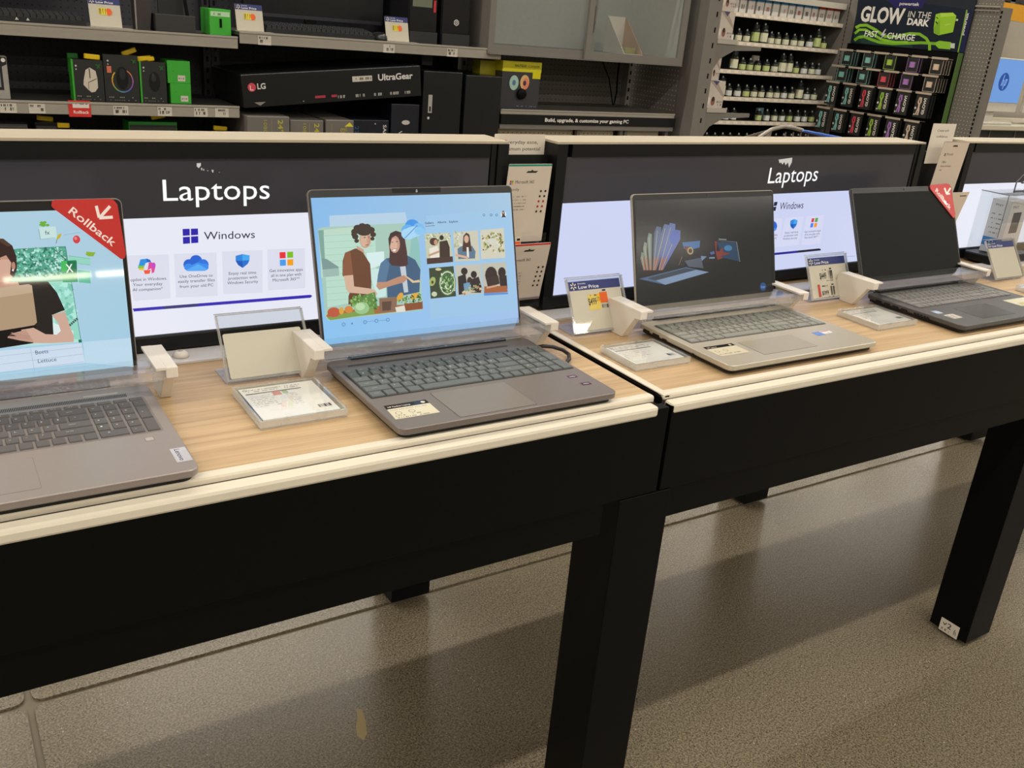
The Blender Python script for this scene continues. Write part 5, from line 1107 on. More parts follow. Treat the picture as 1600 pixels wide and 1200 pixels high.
PR((.912, 1.3934, .114), (1, 0, 0), (0, 0, 1)).rect('E8602A', 2, 15, 19, 33).rect('2A1A1A', 11, 35, 18, 39).bars('6A6A6A', 3, 2, 18, 13, 8, 2).build('ticket_print', t)
rack(2.20, 2.37, 1.478, 'black card rack in the gap left of the far right sign')
card(2.213, 2.312, 1.466, .27, .371, 0, 'white sign card reading Create with confidence', lambda p, w, h: p.rect('D8CEC0', 0, 0, w, h).text('Create with', '2A2A2A', 24, h-20, 72, h-20, 6.4).text('confidence', '2A2A2A', 24, h-35, 72, h-35, 6.4), 'sign_card')
def d_off(p, w, h):
    p.rect('CDBFAF', 0, 0, w, h).rect('9A9084', 4, h-2.5, w-2, h-1).poly('2A2A2A', 40, h-14, 46, h-10, 60, h-10, 64, h-14); four(p, 16, h-38, 3.4, ('8A3A2E', '6A803E', '3F6F98', 'A0802A')); p.text('Microsoft', '3A3A3A', 27, h-36, 54, h-36, 6)
    p.text('Office', '3A3A3A', 16, h-56, 34, h-56, 6).text('Home & Student', '7A3A3A', 16, h-66, 62, h-66, 4.5).text('2021', '3A3A3A', 16, h-76, 26, h-76, 4); p.poly('23272A', 12, 8, 42, 34, 70, 24, 88, 4)
card(2.225, 2.335, 1.445, .165, .332, -.014, 'white office software card under the Create with confidence sign', d_off)
card(2.245, 2.352, 1.436, .055, .205, -.03, 'white card behind the red Rollback tag, leaning out of its rack', lambda p, w, h: p.rect('CFC3B4', 0, 0, w, h).rect('3A3430', 70, h-12, 100, h-9))
# ---------------------------------------------------------------- boxed drive in a clear security case
t = thing('boxed_drive', 'white boxed portable drive standing in the clear security case', 'box', (2.57, 1.41, .03))
Mx = Matrix.Translation((2.535, 1.385, .030)) @ Matrix.Rotation(math.radians(4), 4, 'Z') @ Matrix.Rotation(math.radians(0), 4, 'X')
b = MB(); b.M = Mx; b.box(0, .094, 0, .055, 0, .148, mat('drive_carton', 'c9c8ca', .35, 0, .03)).build('carton', t, bevel=.0008)
p = PR(Mx @ Vector((0, -.0002, 0)), Mx.to_3x3() @ Vector((1, 0, 0)), (0, 0, 1)); p.rect('C6C5C8', 0, 0, 94, 148).text('PNY', '3A3A3E', 12, 128, 44, 128, 8).rect('30333A', 24, 58, 70, 116).rect('3B4048', 27, 61, 68, 113).text('PNY', '7A8088', 44, 84, 54, 84, 3).text('1TB', '3A3A3E', 72, 130, 82, 130, 4); p.build('front_print', t)
p = PR(Mx @ Vector((-.0002, .055, 0)), Mx.to_3x3() @ Vector((0, -1, 0)), (0, 0, 1)); p.rect('D6D6DA', 0, 0, 55, 148).rect('3F86C8', 0, 18, 55, 42).disc('FFFFFF', 26, 30, 6).disc('3F86C8', 26, 30, 4).text('PNY', '3A3A3E', 12, 130, 34, 130, 6)
for k in range(5): p.bars('5A5A60', 8, 54+k*13, 44, 57+k*13, 12, k)
p.build('side_print', t)
t = thing('security_case', 'clear acrylic security case on a black base, far right', 'display case', (2.57, 1.42, .005))
MB().box(2.487, 2.68, 1.372, 1.457, .0055, .028, BLK2).build('case_base', t, bevel=.004)
for a in ((2.49, 2.677, 1.375, 1.377), (2.49, 2.677, 1.453, 1.455), (2.49, 2.492, 1.3775, 1.4525), (2.675, 2.677, 1.3775, 1.4525)): MB().box(*a, .0285, .196, CLR).build('clear_wall', t)
MB().box(2.49, 2.677, 1.375, 1.455, .1965, .1985, CLR).build('clear_lid', t)
LOCK = mat('lock_grey', '5f6268', .35, .3); zz = .199
for q in ([(2.49, 1.375, .1985), (2.677, 1.375, .1985)], [(2.49, 1.375, .1985), (2.49, 1.455, .1985)], [(2.49, 1.375, .03), (2.49, 1.375, .1985)]): MB().tube(q, .0010, LOCK, 4).build('clear_edge', t)
MB().tube([(2.553, 1.40, zz), (2.553, 1.40, zz+.030), (2.578, 1.40, zz+.050), (2.603, 1.40, zz+.038), (2.603, 1.40, zz)], .0018, LOCK, 6).tube([(2.553, 1.40, zz+.004), (2.603, 1.40, zz+.004)], .003, LOCK, 6).tube([(2.580, 1.40, zz+.028), (2.589, 1.40, zz+.028)], .003, LOCK, 6).build('hang_loop', t)
# ================================================================ background fixtures
BPEG = pegboard('black_pegboard', '303036', '050506', (0, 2)); LIP = mat('grey_shelf_lip', 'a39c90', .4, .05, .04, 20)
TAGM = mat('shelf_label_paper', 'cfc8ba', .5)
def lip_tag(par, x, y, z, red=False, seed=1, w=.053, h=.034):
    if red:
        g = MB().box(x, x+.075, y-.0035, y-.0015, z-.044, z+.014, mat('red_label', 'd0322c', .4)).build('red_shelf_label', par)
        p = PR((x, y-.0037, z-.044), (1, 0, 0), (0, 0, 1), .0002); p.rect('DCD4CC', 14, 32, 70, 52).bars('55504A', 18, 44, 66, 48, 14, 2).text('Rollback', 'F4E6E0', 16, 12, 68, 12, 11, 1); p.build('label_print', g); return
    g = MB().box(x, x+w, y-.0015, y-.0005, z-.034, z, TAGM).build('shelf_label', par)
    p = PR((x, y-.0017, z-.034), (1, 0, 0), (0, 0, 1), .0002); p.bars('4A4540', 4, 22, 40, 30, 9, seed).bars('2A2622', 8, 7, 24, 19, 4, seed+1).bars('4A4540', 32, 8, 47, 19, 5, seed+2); p.build('label_print', g)
def shelf(par, x0, x1, z, y0=3.8, y1=4.245, lip=.042, lipm=None, name='shelf', deckm=None):
    s = MB().box(x0, x1, y0+.004, y1, z-.012, z, deckm or DGREY).build(name, par)
    MB().box(x0+.002, x1-.002, y0, y0+.004, z-lip, z+.003, lipm or LIP).box(x0+.002, x1-.002, y0-.004, y0, z-.004, z+.003, lipm or LIP).build('shelf_lip', s); return s
def bay(x0, x1, decks, label, peg=BPEG, post=None, ytop=.95):
    t = thing('gondola_shelving', label, 'shelving unit', ((x0+x1)/2, 4.02, FZ))
    MB().box(x0, x1, 4.25, 4.27, FZ, ytop, peg).build('back_panel', t)
    MB().box(x0, x1, 3.83, 4.245, FZ, FZ+.10, BLK2).build('base_plinth', t)
    pm = post or mat('black_upright', '1b1b1f', .4)
    for x in (x0+.001, x1-.031):
        u = MB().box(x, x+.03, 4.2, 4.249, FZ+.1, ytop, pm).build('slotted_upright', t)
        b = MB()
        for k in range(26): b.box(x+.010, x+.020, 4.1985, 4.2005, -.2+k*.045, -.18+k*.045, BLK)
        b.build('slot', u, kind='stuff')
    return t
bl = bay(-.12, 1.134, None, 'dark shelving bay at upper left, mouse boxes on its lower shelf')
s = shelf(bl, -.12, 1.134, .372)
s = shelf(bl, -.12, 1.134, .110)
for i, x in enumerate((.285, .375, .71, .885, 1.015)): lip_tag([c for c in s.children][0], [.283, .375, .658, .817, .953][i] if i < 5 else x, 3.8, .103, False, i*3+1)
lip_tag(s.children[0], 1.035, 3.8, .103, False, 19); lip_tag(s.children[0], .505, 3.8, .104, True)
s = shelf(bl, -.12, 1.134, -.19); s = shelf(bl, -.12, 1.134, -.50)
br = bay(1.138, 2.344, None, 'dark shelving bay with the tilted monitor box below its top shelf')
s = shelf(br, 1.138, 2.344, .393); s0 = s
lip_tag(s.children[0], 1.212, 3.8, .384, False, 3); lip_tag(s.children[0], 1.752, 3.8, .384, False, 5); lip_tag(s.children[0], 2.06, 3.8, .384, False, 8)
s = shelf(br, 1.138, 2.344, -.42)
MB().box(2.02, 2.075, 3.96, 4.0, .30, .380, mat('dark_bracket', '26272c', .5)).build('shelf_bracket', br)
# ---- boxes on the lower left shelf
GRN = mat('green_carton', '3fae35', .4, 0, .05); DKC = mat('dark_carton', '262624', .45, 0, .08); DGRN = mat('deep_green_carton', '1c7a22', .45)
def mouse_box(x0, x1, z1, label, pic, strip):
    t = thing('mouse_box', label, 'box', ((x0+x1)/2, 3.88, .111))
    MB().box(x0+.006, x1, 3.845, 3.915, .111, z1, DKC).build('carton', t)
    MB().box(x0, x0+.006, 3.845, 3.915, .111, z1, strip).build('side_panel', t, label='green side panel')
    if z1 < .26: MB().box(x0, x0+.035, 3.9152, 3.935, z1-.05, z1+.016, DGRN).build('hang_flap', t)
    p = PR((x0, 3.8448, .111), (1, 0, 0), (0, 0, 1), .0002); w = (x1-x0)*1000; h = (z1-.111)*1000; pic(p, w, h)
    p.line('2E6B2C', (w-24, h-14), (w-10, h-26), 4).line('2E6B2C', (w-10, h-14), (w-20, h-28), 4)
    p.bars('9A9488', 12, 16, w-10, 20, 16, 4).bars('7A756C', 14, 6, w-12, 9, 12, 7).disc('C8C4BC', 15, h-22, 3.5).disc('C8C4BC', 15, h-34, 2.5)
    p.build('box_print', t)
def white_mouse(p, w, h):
    p.poly('D8CDBC', w*.36, h*.52, w*.44, h*.76, w*.58, h*.82, w*.76, h*.74, w*.80, h*.56, w*.80, h*.34, w*.70, h*.24, w*.58, h*.22, w*.46, h*.30, w*.34, h*.40)
    p.line('26241F', (w*.56, h*.80), (w*.57, h*.56), 3).line('26241F', (w*.78, h*.56), (w*.50, h*.46), 2).line('26241F', (w*.50, h*.46), (w*.50, h*.30), 1.5)
def rgb_mouse(p, w, h):
    cc = ['E8C030', 'E0A040', '88B060', '60A0C0', '6078C8', '9060B8', 'B070A8', 'D08050']
    for k in range(16):
        a = math.pi*(.75+1.5*k/15); b = math.pi*(.75+1.5*(k+1)/15); q = lambda a: (w*.52+w*.30*math.cos(a), h*.46+h*.24*math.sin(a)); p.line(cc[k//2], q(a), q(b), 4)
    p.disc('141416', w*.52, h*.52, w*.17, h*.24, 16).disc('2A2C30', w*.52, h*.60, w*.09, h*.12, 12).rect('D87A60', 10, h*.62, 26, h*.76)
def dark_mouse(p, w, h): p.disc('161616', w*.55, h*.52, w*.22, h*.25, 16).disc('2E2E30', w*.52, h*.62, w*.10, h*.10, 12).line('4A4A4C', (w*.5, h*.74), (w*.5, h*.6), 2)
mouse_box(.533, .640, .258, 'dark mouse box showing a white mouse, green left side, lower shelf', white_mouse, GRN)
mouse_box(.643, .765, .281, 'tall dark mouse box with a rainbow-lit mouse, lower shelf', rgb_mouse, DKC)
mouse_box(.769, .865, .262, 'dark mouse box with a black mouse, beside the green boxes', dark_mouse, GRN)
for z0, z1, x0, lab in ((.111, .1865, .880, 'lower of two small bright green cartons stacked beside the mouse boxes'), (.187, .270, .872, 'upper of two small bright green cartons stacked beside the mouse boxes')):
    t = thing('green_carton', lab, 'box', (.92, 3.88, z0)); MB().box(x0, .958, 3.85, 3.96, z0, z1, GRN).build('carton', t, bevel=.001)
    p = PR((x0, 3.8498, z0), (1, 0, 0), (0, 0, 1), .0002); p.rect('D8D0C0', 38, 8, 66, 30).bars('2A2622', 42, 16, 62, 21, 9, 3).bars('1C6A20', 14, 42, 26, 46, 4, 2); p.build('carton_label', t)
t = thing('silver_box', 'silver and black boxed gadget cut by the left edge, lower shelf', 'box', (.27, 3.88, .111)); MB().box(.20, .325, 3.85, 3.92, .111, .255, mat('silver_carton', 'a9a49c', .35)).build('carton', t)
PR((.20, 3.8498, .111), (1, 0, 0), (0, 0, 1), .0002).poly('2A2A2C', 60, 30, 108, 30, 108, 110, 124, 118, 124, 143, 60, 143).disc('E8E6E0', 114, 132, 7).rect('8E9094', 70, 40, 100, 100).build('box_print', t)
YEL = mat('yellow_security_tag', 'e8c413', .35)
def ytag(x, y, z, ang, label, double=False):
    b = MB(); b.M = Matrix.Translation((x, y, z)) @ Matrix.Rotation(ang, 4, 'Y'); b.rbox(-.028, .028, -.009, .009, -.009, .009, .0085, YEL, 3)
    if double: b.rbox(.010, .038, -.010, .010, -.012, .004, .008, YEL, 3)
    b.build('security_tag', base=(x, y, z), label=label, cat='tag', bevel=.003)
ytag(.608, 3.86, .269, .06, 'yellow security tag on top of the white-mouse box')
ytag(.742, 3.88, .292, -.4, 'small yellow security tag above the rainbow-mouse box')
ytag(.792, 3.87, .272, -.15, 'yellow security tag pair on top of the black-mouse box', True)
ytag(.435, 3.9, .040, .1, 'upper left yellow security tag in the dark below the lower shelf')
ytag(.485, 3.87, .020, .03, 'lower left yellow security tag in the dark below the lower shelf')
ytag(.835, 3.88, .058, -.2, 'yellow security tag above the green-topped box below the lower shelf')
ytag(1.075, 3.88, .015, .08, 'lone yellow security tag right of the green-topped box, below the lower shelf')
for x0, x1, z1, m1, lab in ((.19, .37, .022, mat('grey_box_card', '4d4b49', .5), 'dark grey box at the left edge below the lower shelf'), (.395, .47, .030, BLK2, 'black boxed accessory hanging under the left yellow tags'), (.475, .53, .012, BLK2, 'narrow black box beside the lower left yellow tag'), (.72, .90, .038, DGRN, 'green-topped black box below the mouse boxes'), (1.05, 1.12, .008, BLK2, 'black box under the lone yellow tag')):
    t = thing('shelf_box', lab, 'box', ((x0+x1)/2, 3.9, -.189)); MB().box(x0, x1, 3.86, 3.98, -.189, z1, m1).build('carton', t); MB().box(x0+.004, x1-.004, 3.856, 3.8595, -.185, z1-.012, DKC).build('front_panel', t)
# ---- large boxes in the right bay
def carton(x0, x1, y0, y1, z0, z1, m, label, pr_, M=None, bev=.003, nm='monitor_box'):
    t = thing(nm, label, 'box', ((x0+x1)/2, y0, z0)); b = MB(); b.M = M; b.box(x0, x1, y0, y1, z0, z1, m).build('carton', t, bevel=bev)
    O = Vector((x0, y0-.0004, z0)); U = Vector((1, 0, 0)); V = Vector((0, 0, 1))
    if M: O = M @ O; U = M.to_3x3() @ U; V = M.to_3x3() @ V
    p = PR(O, U, V, .0002); pr_(p, (x1-x0)*1000, (z1-z0)*1000); p.build('box_print', t); return t
GCB = mat('grey_monitor_carton', '6d6761', .5, 0, .05); BCB = mat('black_monitor_carton', '141416', .32, 0, .1); NCB = mat('navy_monitor_carton', '10131f', .4)
def d24(p, w, h): p.text('24"', 'B8B03A', w*.72, h-12, w*.72, h-62, 22, 1).text('1080p', 'A8A03A', w*.38, h-14, w*.38, h-80, 15).line('A8A03A', (w*.57, h-12), (w*.57, h-78), 1)
def dEx(p, w, h): p.text('EX', 'A8A03A', w*.52, h-34, w*.52, h-62, 20, 1).text('monitor', '8F8A3A', w*.16, h-14, w*.16, h-70, 9).poly('D8D03A', w*.66, h-26, w*.84, h-8, w*.98, h-26).text('eco', 'B8B03A', w*.70, h-28, w*.70, h-46, 8).rect('C8C4BC', w*.74, 12, w*.9, h*.28)
carton(1.150, 1.325, 3.76, 4.14, -.419, .080, GCB, 'grey monitor carton marked 24 and 1080p, leftmost of the pair', d24)
carton(1.334, 1.480, 3.78, 4.14, -.419, .066, GCB, 'grey monitor carton marked 24 and 1080p, right of its twin', d24)
carton(1.488, 1.612, 3.77, 4.12, -.419, .070, GCB, 'grey monitor carton with a yellow triangle at its top right', dEx)
carton(1.618, 1.790, 3.80, 4.10, -.419, .070, NCB, 'navy monitor carton marked SAMSUNG and 27', lambda p, w, h: p.text('SAMSUNG', 'D8D4CC', w*.84, h-20, w*.84, h-150, 16, 1).text('27', '3F6090', w*.06, h-26, w*.06, h-62, 20).disc('C8C4BC', w*.62, h-16, 3))
carton(1.800, 1.938, 3.80, 4.12, -.419, .140, NCB, 'tall navy carton with an oval white hand hole, below the tilted box', lambda p, w, h: p.disc('C8C0B8', w*.52, h-78, 20, 10, 14).line('C8C4BC', (w*.28, h-125), (w*.4, h-116), 4))
def seams(p, w, h): p.line('2A2A2C', (6, h-4), (w*.5, h-62), 2).line('2A2A2C', (w-6, h-4), (w*.5, h-62), 2).line('242426', (w*.5, h-62), (w*.5, 20), 2)
carton(1.946, 2.142, 3.79, 4.16, -.419, .285, BCB, 'large black carton with folded top and white strap, left of two', lambda p, w, h: (seams(p, w, h), p.rect('A9A59C', w*.14, h-178, w*.24, h-100), p.rect('141416', w*.17, h-172, w*.21, h-150), p.disc('C8C4BC', w*.16, h-200, 6)))
carton(2.160, 2.352, 3.79, 4.16, -.419, .276, BCB, 'large black carton with folded top, right of two beside the yellow box', seams)
MR = Matrix.Translation((1.145, 0, .106)) @ Matrix.Rotation(math.radians(-5.2), 4, 'Y')
carton(0, .792, 3.78, 4.20, .0015, .130, BCB, 'long black LG UltraGear monitor carton lying tilted on other boxes',
       lambda p, w, h: (p.disc('C84A56', 40, 78, 17), p.line('F0D8D8', (34, 86), (34, 68), 3), p.line('F0D8D8', (34, 68), (46, 68), 3), p.text('LG', 'D8D4D0', 62, 70, 96, 70, 22, 2), p.text('UltraGear', 'D8D4D0', 588, 76, 752, 76, 26, 2), p.rect('C8C2B4', 470, 76, 560, 98), p.bars('4A4640', 476, 82, 556, 92, 18, 2),
                        p.rect('A83848', 300, 20, 345, 30), p.rect('A83848', 372, 20, 396, 30), [p.bars('A8A49C', x, 14, x+42, 26, 9, x) for x in (400, 480, 560, 640, 710)], p.line('2A2A2E', (540, 60), (770, 60), 1.5), p.poly('8A857C', 42, 20, 90, 20, 66, 6), p.disc('C8C4C0', 318-70, 12, 2)), MR, .004)
# ---- things standing on the top shelves
def shelf_price(x, y, z, label):
    t = thing('shelf_price_card', label, 'price card', (x, y, z)); w, h, l = .108, .098, .028
    V = Vector((0, l, h)).normalized(); N = Vector((1, 0, 0)).cross(V); M = Matrix((Vector((1, 0, 0)), V, N)).transposed().to_4x4(); M.translation = (x, y, z+.004)
    b = MB(); b.M = M; b.box(0, w, 0, .10, -.003, 0, PAPER).build('card', t); b = MB(); b.M = M; b.box(-.003, w+.003, 0, .102, .0005, .002, CLR).build('clear_cover', t)
    MB().box(x-.004, x+.14, y-.03, y+.04, z+.0002, z+.003, mat('clear_foot', 'b8b2a6', .2)).build('foot', t)
    p = plane(M, .0003); p.lift = .00005; low_price(p, 108, 100, 1.25); p.rect('E8D23A', 32, 42, 60, 66).poly('E8642A', 60, 44, 66, 40, 76, 44, 79, 54, 74, 64, 64, 66, 58, 60); p.bars('7A6A2A', 34, 44, 58, 64, 6, 3); p.build('card_print', t)
shelf_price(.610, 3.84, .3725, 'Low Price card on the top shelf right of the left keyboard')
shelf_price(1.143, 3.84, .3935, 'Low Price card on the top shelf beside the bright green box')
shelf_price(1.785, 3.84, .3935, 'Low Price card on the top shelf beside the computer mouse')
def kb(x0, x1, y0, y1, z, label, extra=False):
    t = thing('keyboard', label, 'keyboard', ((x0+x1)/2, y0, z)); MB().prism([(y0, z+.001), (y1, z+.001), (y1, z+.034), (y0, z+.018)], x0, x1, mat('keyboard_black', '1d1d1f', .4), 'x').build('case', t)
    b = MB(); n = int((x1-x0)/.021)
    for r in range(5):
        for k in range(n):
            yy = y0+.012+r*(y1-y0-.02)/5; zz = z+.018+(.016)*(yy-y0)/(y1-y0); b.box(x0+.008+k*.021, x0+.026+k*.021, yy, yy+.018, zz, zz+.011, mat('keycap_grey', '2e2e30', .4))
    b.build('keycaps', t, kind='stuff')
    if extra:
        p = PR((x0, y0-.0005, z), (1, 0, 0), (0, 0, 1), .0003)
        for u in (145, 180): p.poly('C8C4BC', u, 8, u+12, 8, u+6, 17)
        p.build('warning_mark', t)
    return t
kb(.22, .595, 3.84, 3.98, .3725, 'low black keyboard on the top shelf at the upper left', True)
kb(1.262, 1.735, 3.85, 3.99, .3935, 'black keyboard on the top shelf between the two right price cards')
t = thing('computer_mouse', 'black computer mouse on the top shelf beside the keyboard', 'mouse', (1.765, 3.86, .3935)); b = MB(); b.M = Matrix.Translation((1.765, 3.875, .3945)) @ Matrix.Diagonal((.032, .055, .034, 1)); b.lathe(0, 0, [(1, 0), (1, .25), (.9, .6), (.65, .87), (.25, 1)], mat('mouse_black', '19191a', .3), 16).build('shell', t, smooth=True)
MB().lathe(1.765, 3.835, [(.004, .4235), (.004, .430)], BLK2, 8).build('scroll_wheel', t)
def monitor(x0, x1, y, z0, z1, zs, label, curve=.03):
    t = thing('monitor', label, 'monitor', ((x0+x1)/2, y, zs)); n = 8; mm = mat('monitor_black', '101014', .25); b = MB()
    for k in range(n):
        xa = x0+(x1-x0)*k/n; xb = x0+(x1-x0)*(k+1)/n; ya = y-curve*(2*k/n-1)**2; yb = y-curve*(2*(k+1)/n-1)**2
        b.add([(xa, ya, z0), (xb, yb, z0), (xb, yb, z1), (xa, ya, z1), (xa, ya+.03, z0), (xb, yb+.03, z0), (xb, yb+.03, z1), (xa, ya+.03, z1)], [(0, 1, 2, 3), (5, 4, 7, 6), (3, 2, 6, 7), (1, 0, 4, 5)]+([(4, 0, 3, 7)] if k == 0 else [])+([(1, 5, 6, 2)] if k == n-1 else []), mm)
    b.build('screen_panel', t); MB().box(x0+.01, x1-.01, y-curve-.004, y-curve-.001, z0, z0+.014, mat('monitor_chin', '2b2b30', .3)).build('chin', t)
    cx = (x0+x1)/2; MB().box(cx-.025, cx+.025, y+.032, y+.05, zs+.009, z0+.15, mm).build('stand_neck', t); MB().box(cx-.11, cx+.11, y-.06, y+.08, zs+.001, zs+.008, mm).build('stand_foot', t)
monitor(-.05, .60, 4.05, .455, .80, .3725, 'black monitor standing on the top shelf above the left keyboard')
monitor(1.235, 1.86, 4.08, .452, .82, .3935, 'wide black monitor standing on the top shelf behind the right keyboard')
t = thing('bundle_stand', 'dark grey plinth with two slanting black arms on the top shelf', 'display stand', (.91, 3.86, .3725))
MB().box(.838, .985, 3.845, 3.95, .3735, .435, mat('dark_grey_plinth', '2e2b2a', .5)).build('plinth', t, bevel=.002)
MB().prism([(.852, .4355), (.862, .4355), (.885, .60), (.875, .60)], 3.86, 3.87, BLK, 'y').build('slanting_arm', t); 
MB().box(.862, .955, 3.90, 3.91, .4355, .60, mat('dark_backboard', '1a1a1c', .5)).build('backboard', t)
b = MB(); b.prism([(.4355, .955), (.4355, .966), (.60, .943), (.60, .932)], 3.86, 3.87, BLK, 'y').build('slanting_arm', t)
t = thing('dark_panel', 'narrow dark brown panel box leaning left of the slanting-arm stand', 'box', (.81, 3.88, .3725)); b = MB(); b.prism([(.3735, .776), (.3735, .822), (.60, .850), (.60, .770)], 3.87, 3.95, mat('brown_black_panel', '332c2b', .45), 'y').build('carton', t)
MB().box(.771, .776, 3.868, 3.872, .3735, .60, mat('thin_grey_edge', '8a857c', .4)).build('edge_strip', t)
t = thing('green_box', 'bright green box with a black pull tab on the top shelf', 'box', (1.09, 3.86, .3725)); MB().box(1.040, 1.122, 3.85, 3.98, .3735, .468, GRN).build('carton', t, bevel=.001)
MB().box(1.078, 1.086, 3.846, 3.8495, .402, .434, BLK).build('pull_tab', t)
PR((1.040, 3.8498, .3735), (1, 0, 0), (0, 0, 1), .0002).rect('B8D8B0', 4, 68, 78, 86).bars('4A7A44', 8, 72, 44, 80, 9, 2).build('box_print', t)
def tower(x0, x1, z, label, logo):
    t = thing('desktop_tower', label, 'computer', ((x0+x1)/2, 3.88, z)); m1 = mat('tower_black', '1a1a1d', .32)
    MB().box(x0, x1, 3.87, 4.20, z+.001, z+.40, m1).build('case', t, bevel=.002); MB().box(x0+.002, x1-.002, 3.862, 3.8695, z+.052, z+.40, mat('tower_front', '0d0d0f', .25)).build('front_panel', t); MB().box(x0, x1, 3.852, 3.8695, z+.001, z+.050, mat('tower_base', '252527', .4)).build('base_block', t)
    p = PR((x0, 3.8615, z), (1, 0, 0), (0, 0, 1), .0003); w = (x1-x0)*1000
    if logo:
        cx, cy = w*.52, 98
        for k in range(6):
            a = math.pi/3*k+math.pi/6; b_ = a+math.pi/3; p.line('D8D4CC', (cx+12*math.cos(a), cy+12*math.sin(a)), (cx+12*math.cos(b_), cy+12*math.sin(b_)), 4)
        p.disc('D8D4CC', cx, cy, 6).disc('101012', cx, cy, 3)
    else: p.rect('6E7260', w*.1, 150, w*.8, 200).rect('C8343C', w*.86, 132, w*.94, 180)
    p.build('front_badge', t)
tower(2.06, 2.20, .3935, 'black desktop tower with a white hexagon badge on the top shelf', True)
tower(1.90, 2.035, .3935, 'black desktop tower with a grey window panel on the top shelf', False)
# ---- grey bay with the glass cabinet
GPEG = pegboard('grey_pegboard', '635d55', '2c2926', (0, 2)); GP2 = pegboard('grey_pegboard_side', '6f6a61', 'b8b2a4', (1, 2))
bg = bay(2.362, 3.46, None, 'grey shelving bay below the glass cabinet, sign reading Build, upgrade', GPEG, mat('light_grey_upright', '9a958a', .4, .2))
s = shelf(bg, 2.362, 3.452, .130, lip=.02, deckm=mat('brown_grey_deck', '55504a', .4))
MB().box(2.364, 3.456, 3.792, 3.7985, .066, .109, BLK2).build('sign_band', bg, label='black sign band lettered Build, upgrade, & customize your gaming PC')
PR((2.364, 3.7915, .066), (1, 0, 0), (0, 0, 1), .0002).text('Build, upgrade, & customize your gaming PC', 'E8E4DA', 250, 14, 772, 14, 17, 2).build('sign_lettering', bg)
MB().box(2.364, 3.452, 3.80, 3.815, .042, .064, GREY2).build('grey_rail', bg)
CP = pegboard('cream_pegboard', 'b7ad96', '6a6252', (0, 2))
for x0, x1 in ((2.37, 2.84), (2.885, 3.10), (3.19, 3.41)): MB().rbox(x0, x1, 3.86, 3.87, -.55, .036, .004, CP if x0 < 3.1 else mat('cream_panel', 'b7ad96', .5), 2).build('cream_panel', bg)
for x0 in (2.843, 3.12, 3.15, 3.43): MB().box(x0, x0+.02, 3.83, 3.85, -.75, .040, GREY2).build('inner_post', bg)
MB().tube([(3.21, 4.18, .375), (3.235, 4.12, .27), (3.225, 4.05, .145)], .0035, BLK, 6).build('hanging_cable', base=(3.22, 4.1, .2), label='thin black cable hanging under the glass cabinet', cat='cable')
MB().tube([(3.34, 4.18, .375), (3.29, 4.12, .29), (3.25, 4.06, .21), (3.225, 4.04, .145)], .005, BLK, 6).build('hanging_cable', base=(3.28, 4.1, .2), label='thick black cable slanting down under the glass cabinet', cat='cable')
t = thing('glass_cabinet', 'grey wall cabinet with two sliding glass doors', 'cabinet', (2.85, 4.0, .385))
z0, z1 = .385, 1.15; X0, X1 = 2.264, 3.43
MB().box(X0, X1, 3.80, 4.245, z0, z0+.022, GREY2).build('cabinet_floor', t); MB().box(X0, X1, 3.80, 4.245, z1, z1+.02, GREY2).build('cabinet_top', t)
MB().box(X0, X0+.02, 3.80, 4.245, z0+.023, z1, GREY2).build('side_panel', t); MB().box(X1-.02, X1, 3.80, 4.245, z0+.023, z1, mat('pale_inner_panel', 'd0d4cc', .45)).build('side_panel', t)
MB().box(X0+.02, X1-.02, 4.23, 4.245, z0+.023, z1, mat('cabinet_back', 'b4b8b2', .5)).build('cabinet_back', t)
GLS = milky('hazed_cabinet_glass', 'a9b0ad', .11, .06, .07)  # pale haze in the glass colour stands for reflections
for a, b_, y in ((X0, 2.862, 3.792), (2.80, X1, 3.775)):
    d = MB().box(a+.001, b_-.001, y, y+.014, z0-.008, z0+.028, GREY2).box(a+.001, b_-.001, y, y+.014, z1-.03, z1, GREY2).box(a+.001, a+.032, y, y+.014, z0+.028, z1-.03, GREY2).box(b_-.040, b_-.001, y, y+.014, z0+.028, z1-.03, GREY2).build('sliding_door', t)
    MB().box(a+.030, b_-.038, y+.005, y+.008, z0+.026, z1-.028, GLS).build('glass_pane', d)
    if a == X0: MB().box(b_-.035, b_-.018, y-.012, y-.0005, .50, .62, mat('door_pull', '57534e', .4)).build('door_pull', d)
MB().box(X0, X1, 3.77, 3.80, z0-.012, z0-.009, GREY2).build('door_track', t)
t = thing('card_tray', 'white and brown cardboard tray with a sloping open top, inside the cabinet', 'box', (3.2, 3.93, .408))
CW = mat('white_cardboard', 'e6e2d2', .6); CB = mat('brown_cardboard', 'c0966a', .6)
MB().prism([(3.86, .409), (4.04, .409), (4.04, .585), (4.03, .585)], 3.11, 3.114, CW, 'x').build('left_side', t); MB().prism([(3.86, .409), (4.04, .409), (4.04, .585), (4.03, .585)], 3.23, 3.234, CB, 'x').build('right_side', t)
MB().box(3.1145, 3.2295, 4.035, 4.04, .409, .585, CW).build('tray_back', t); MB().box(3.1145, 3.2295, 3.86, 4.034, .409, .412, CW).build('tray_base', t)
b = MB(); b.M = Matrix.Translation((3.17, 3.95, .4125)) @ Matrix.Rotation(.2, 4, 'Z'); b.box(-.045, .045, -.05, .05, 0, .03, mat('yellow_packet', '8f8a2a', .4)).build('packet', base=(3.17, 3.95, .4125), label='yellow-green packet lying in the cardboard tray', cat='packet', bevel=.006)
t = thing('yellow_box', 'black and yellow cooler box marked NAUTILUS on the grey shelf', 'box', (2.49, 3.85, .131))
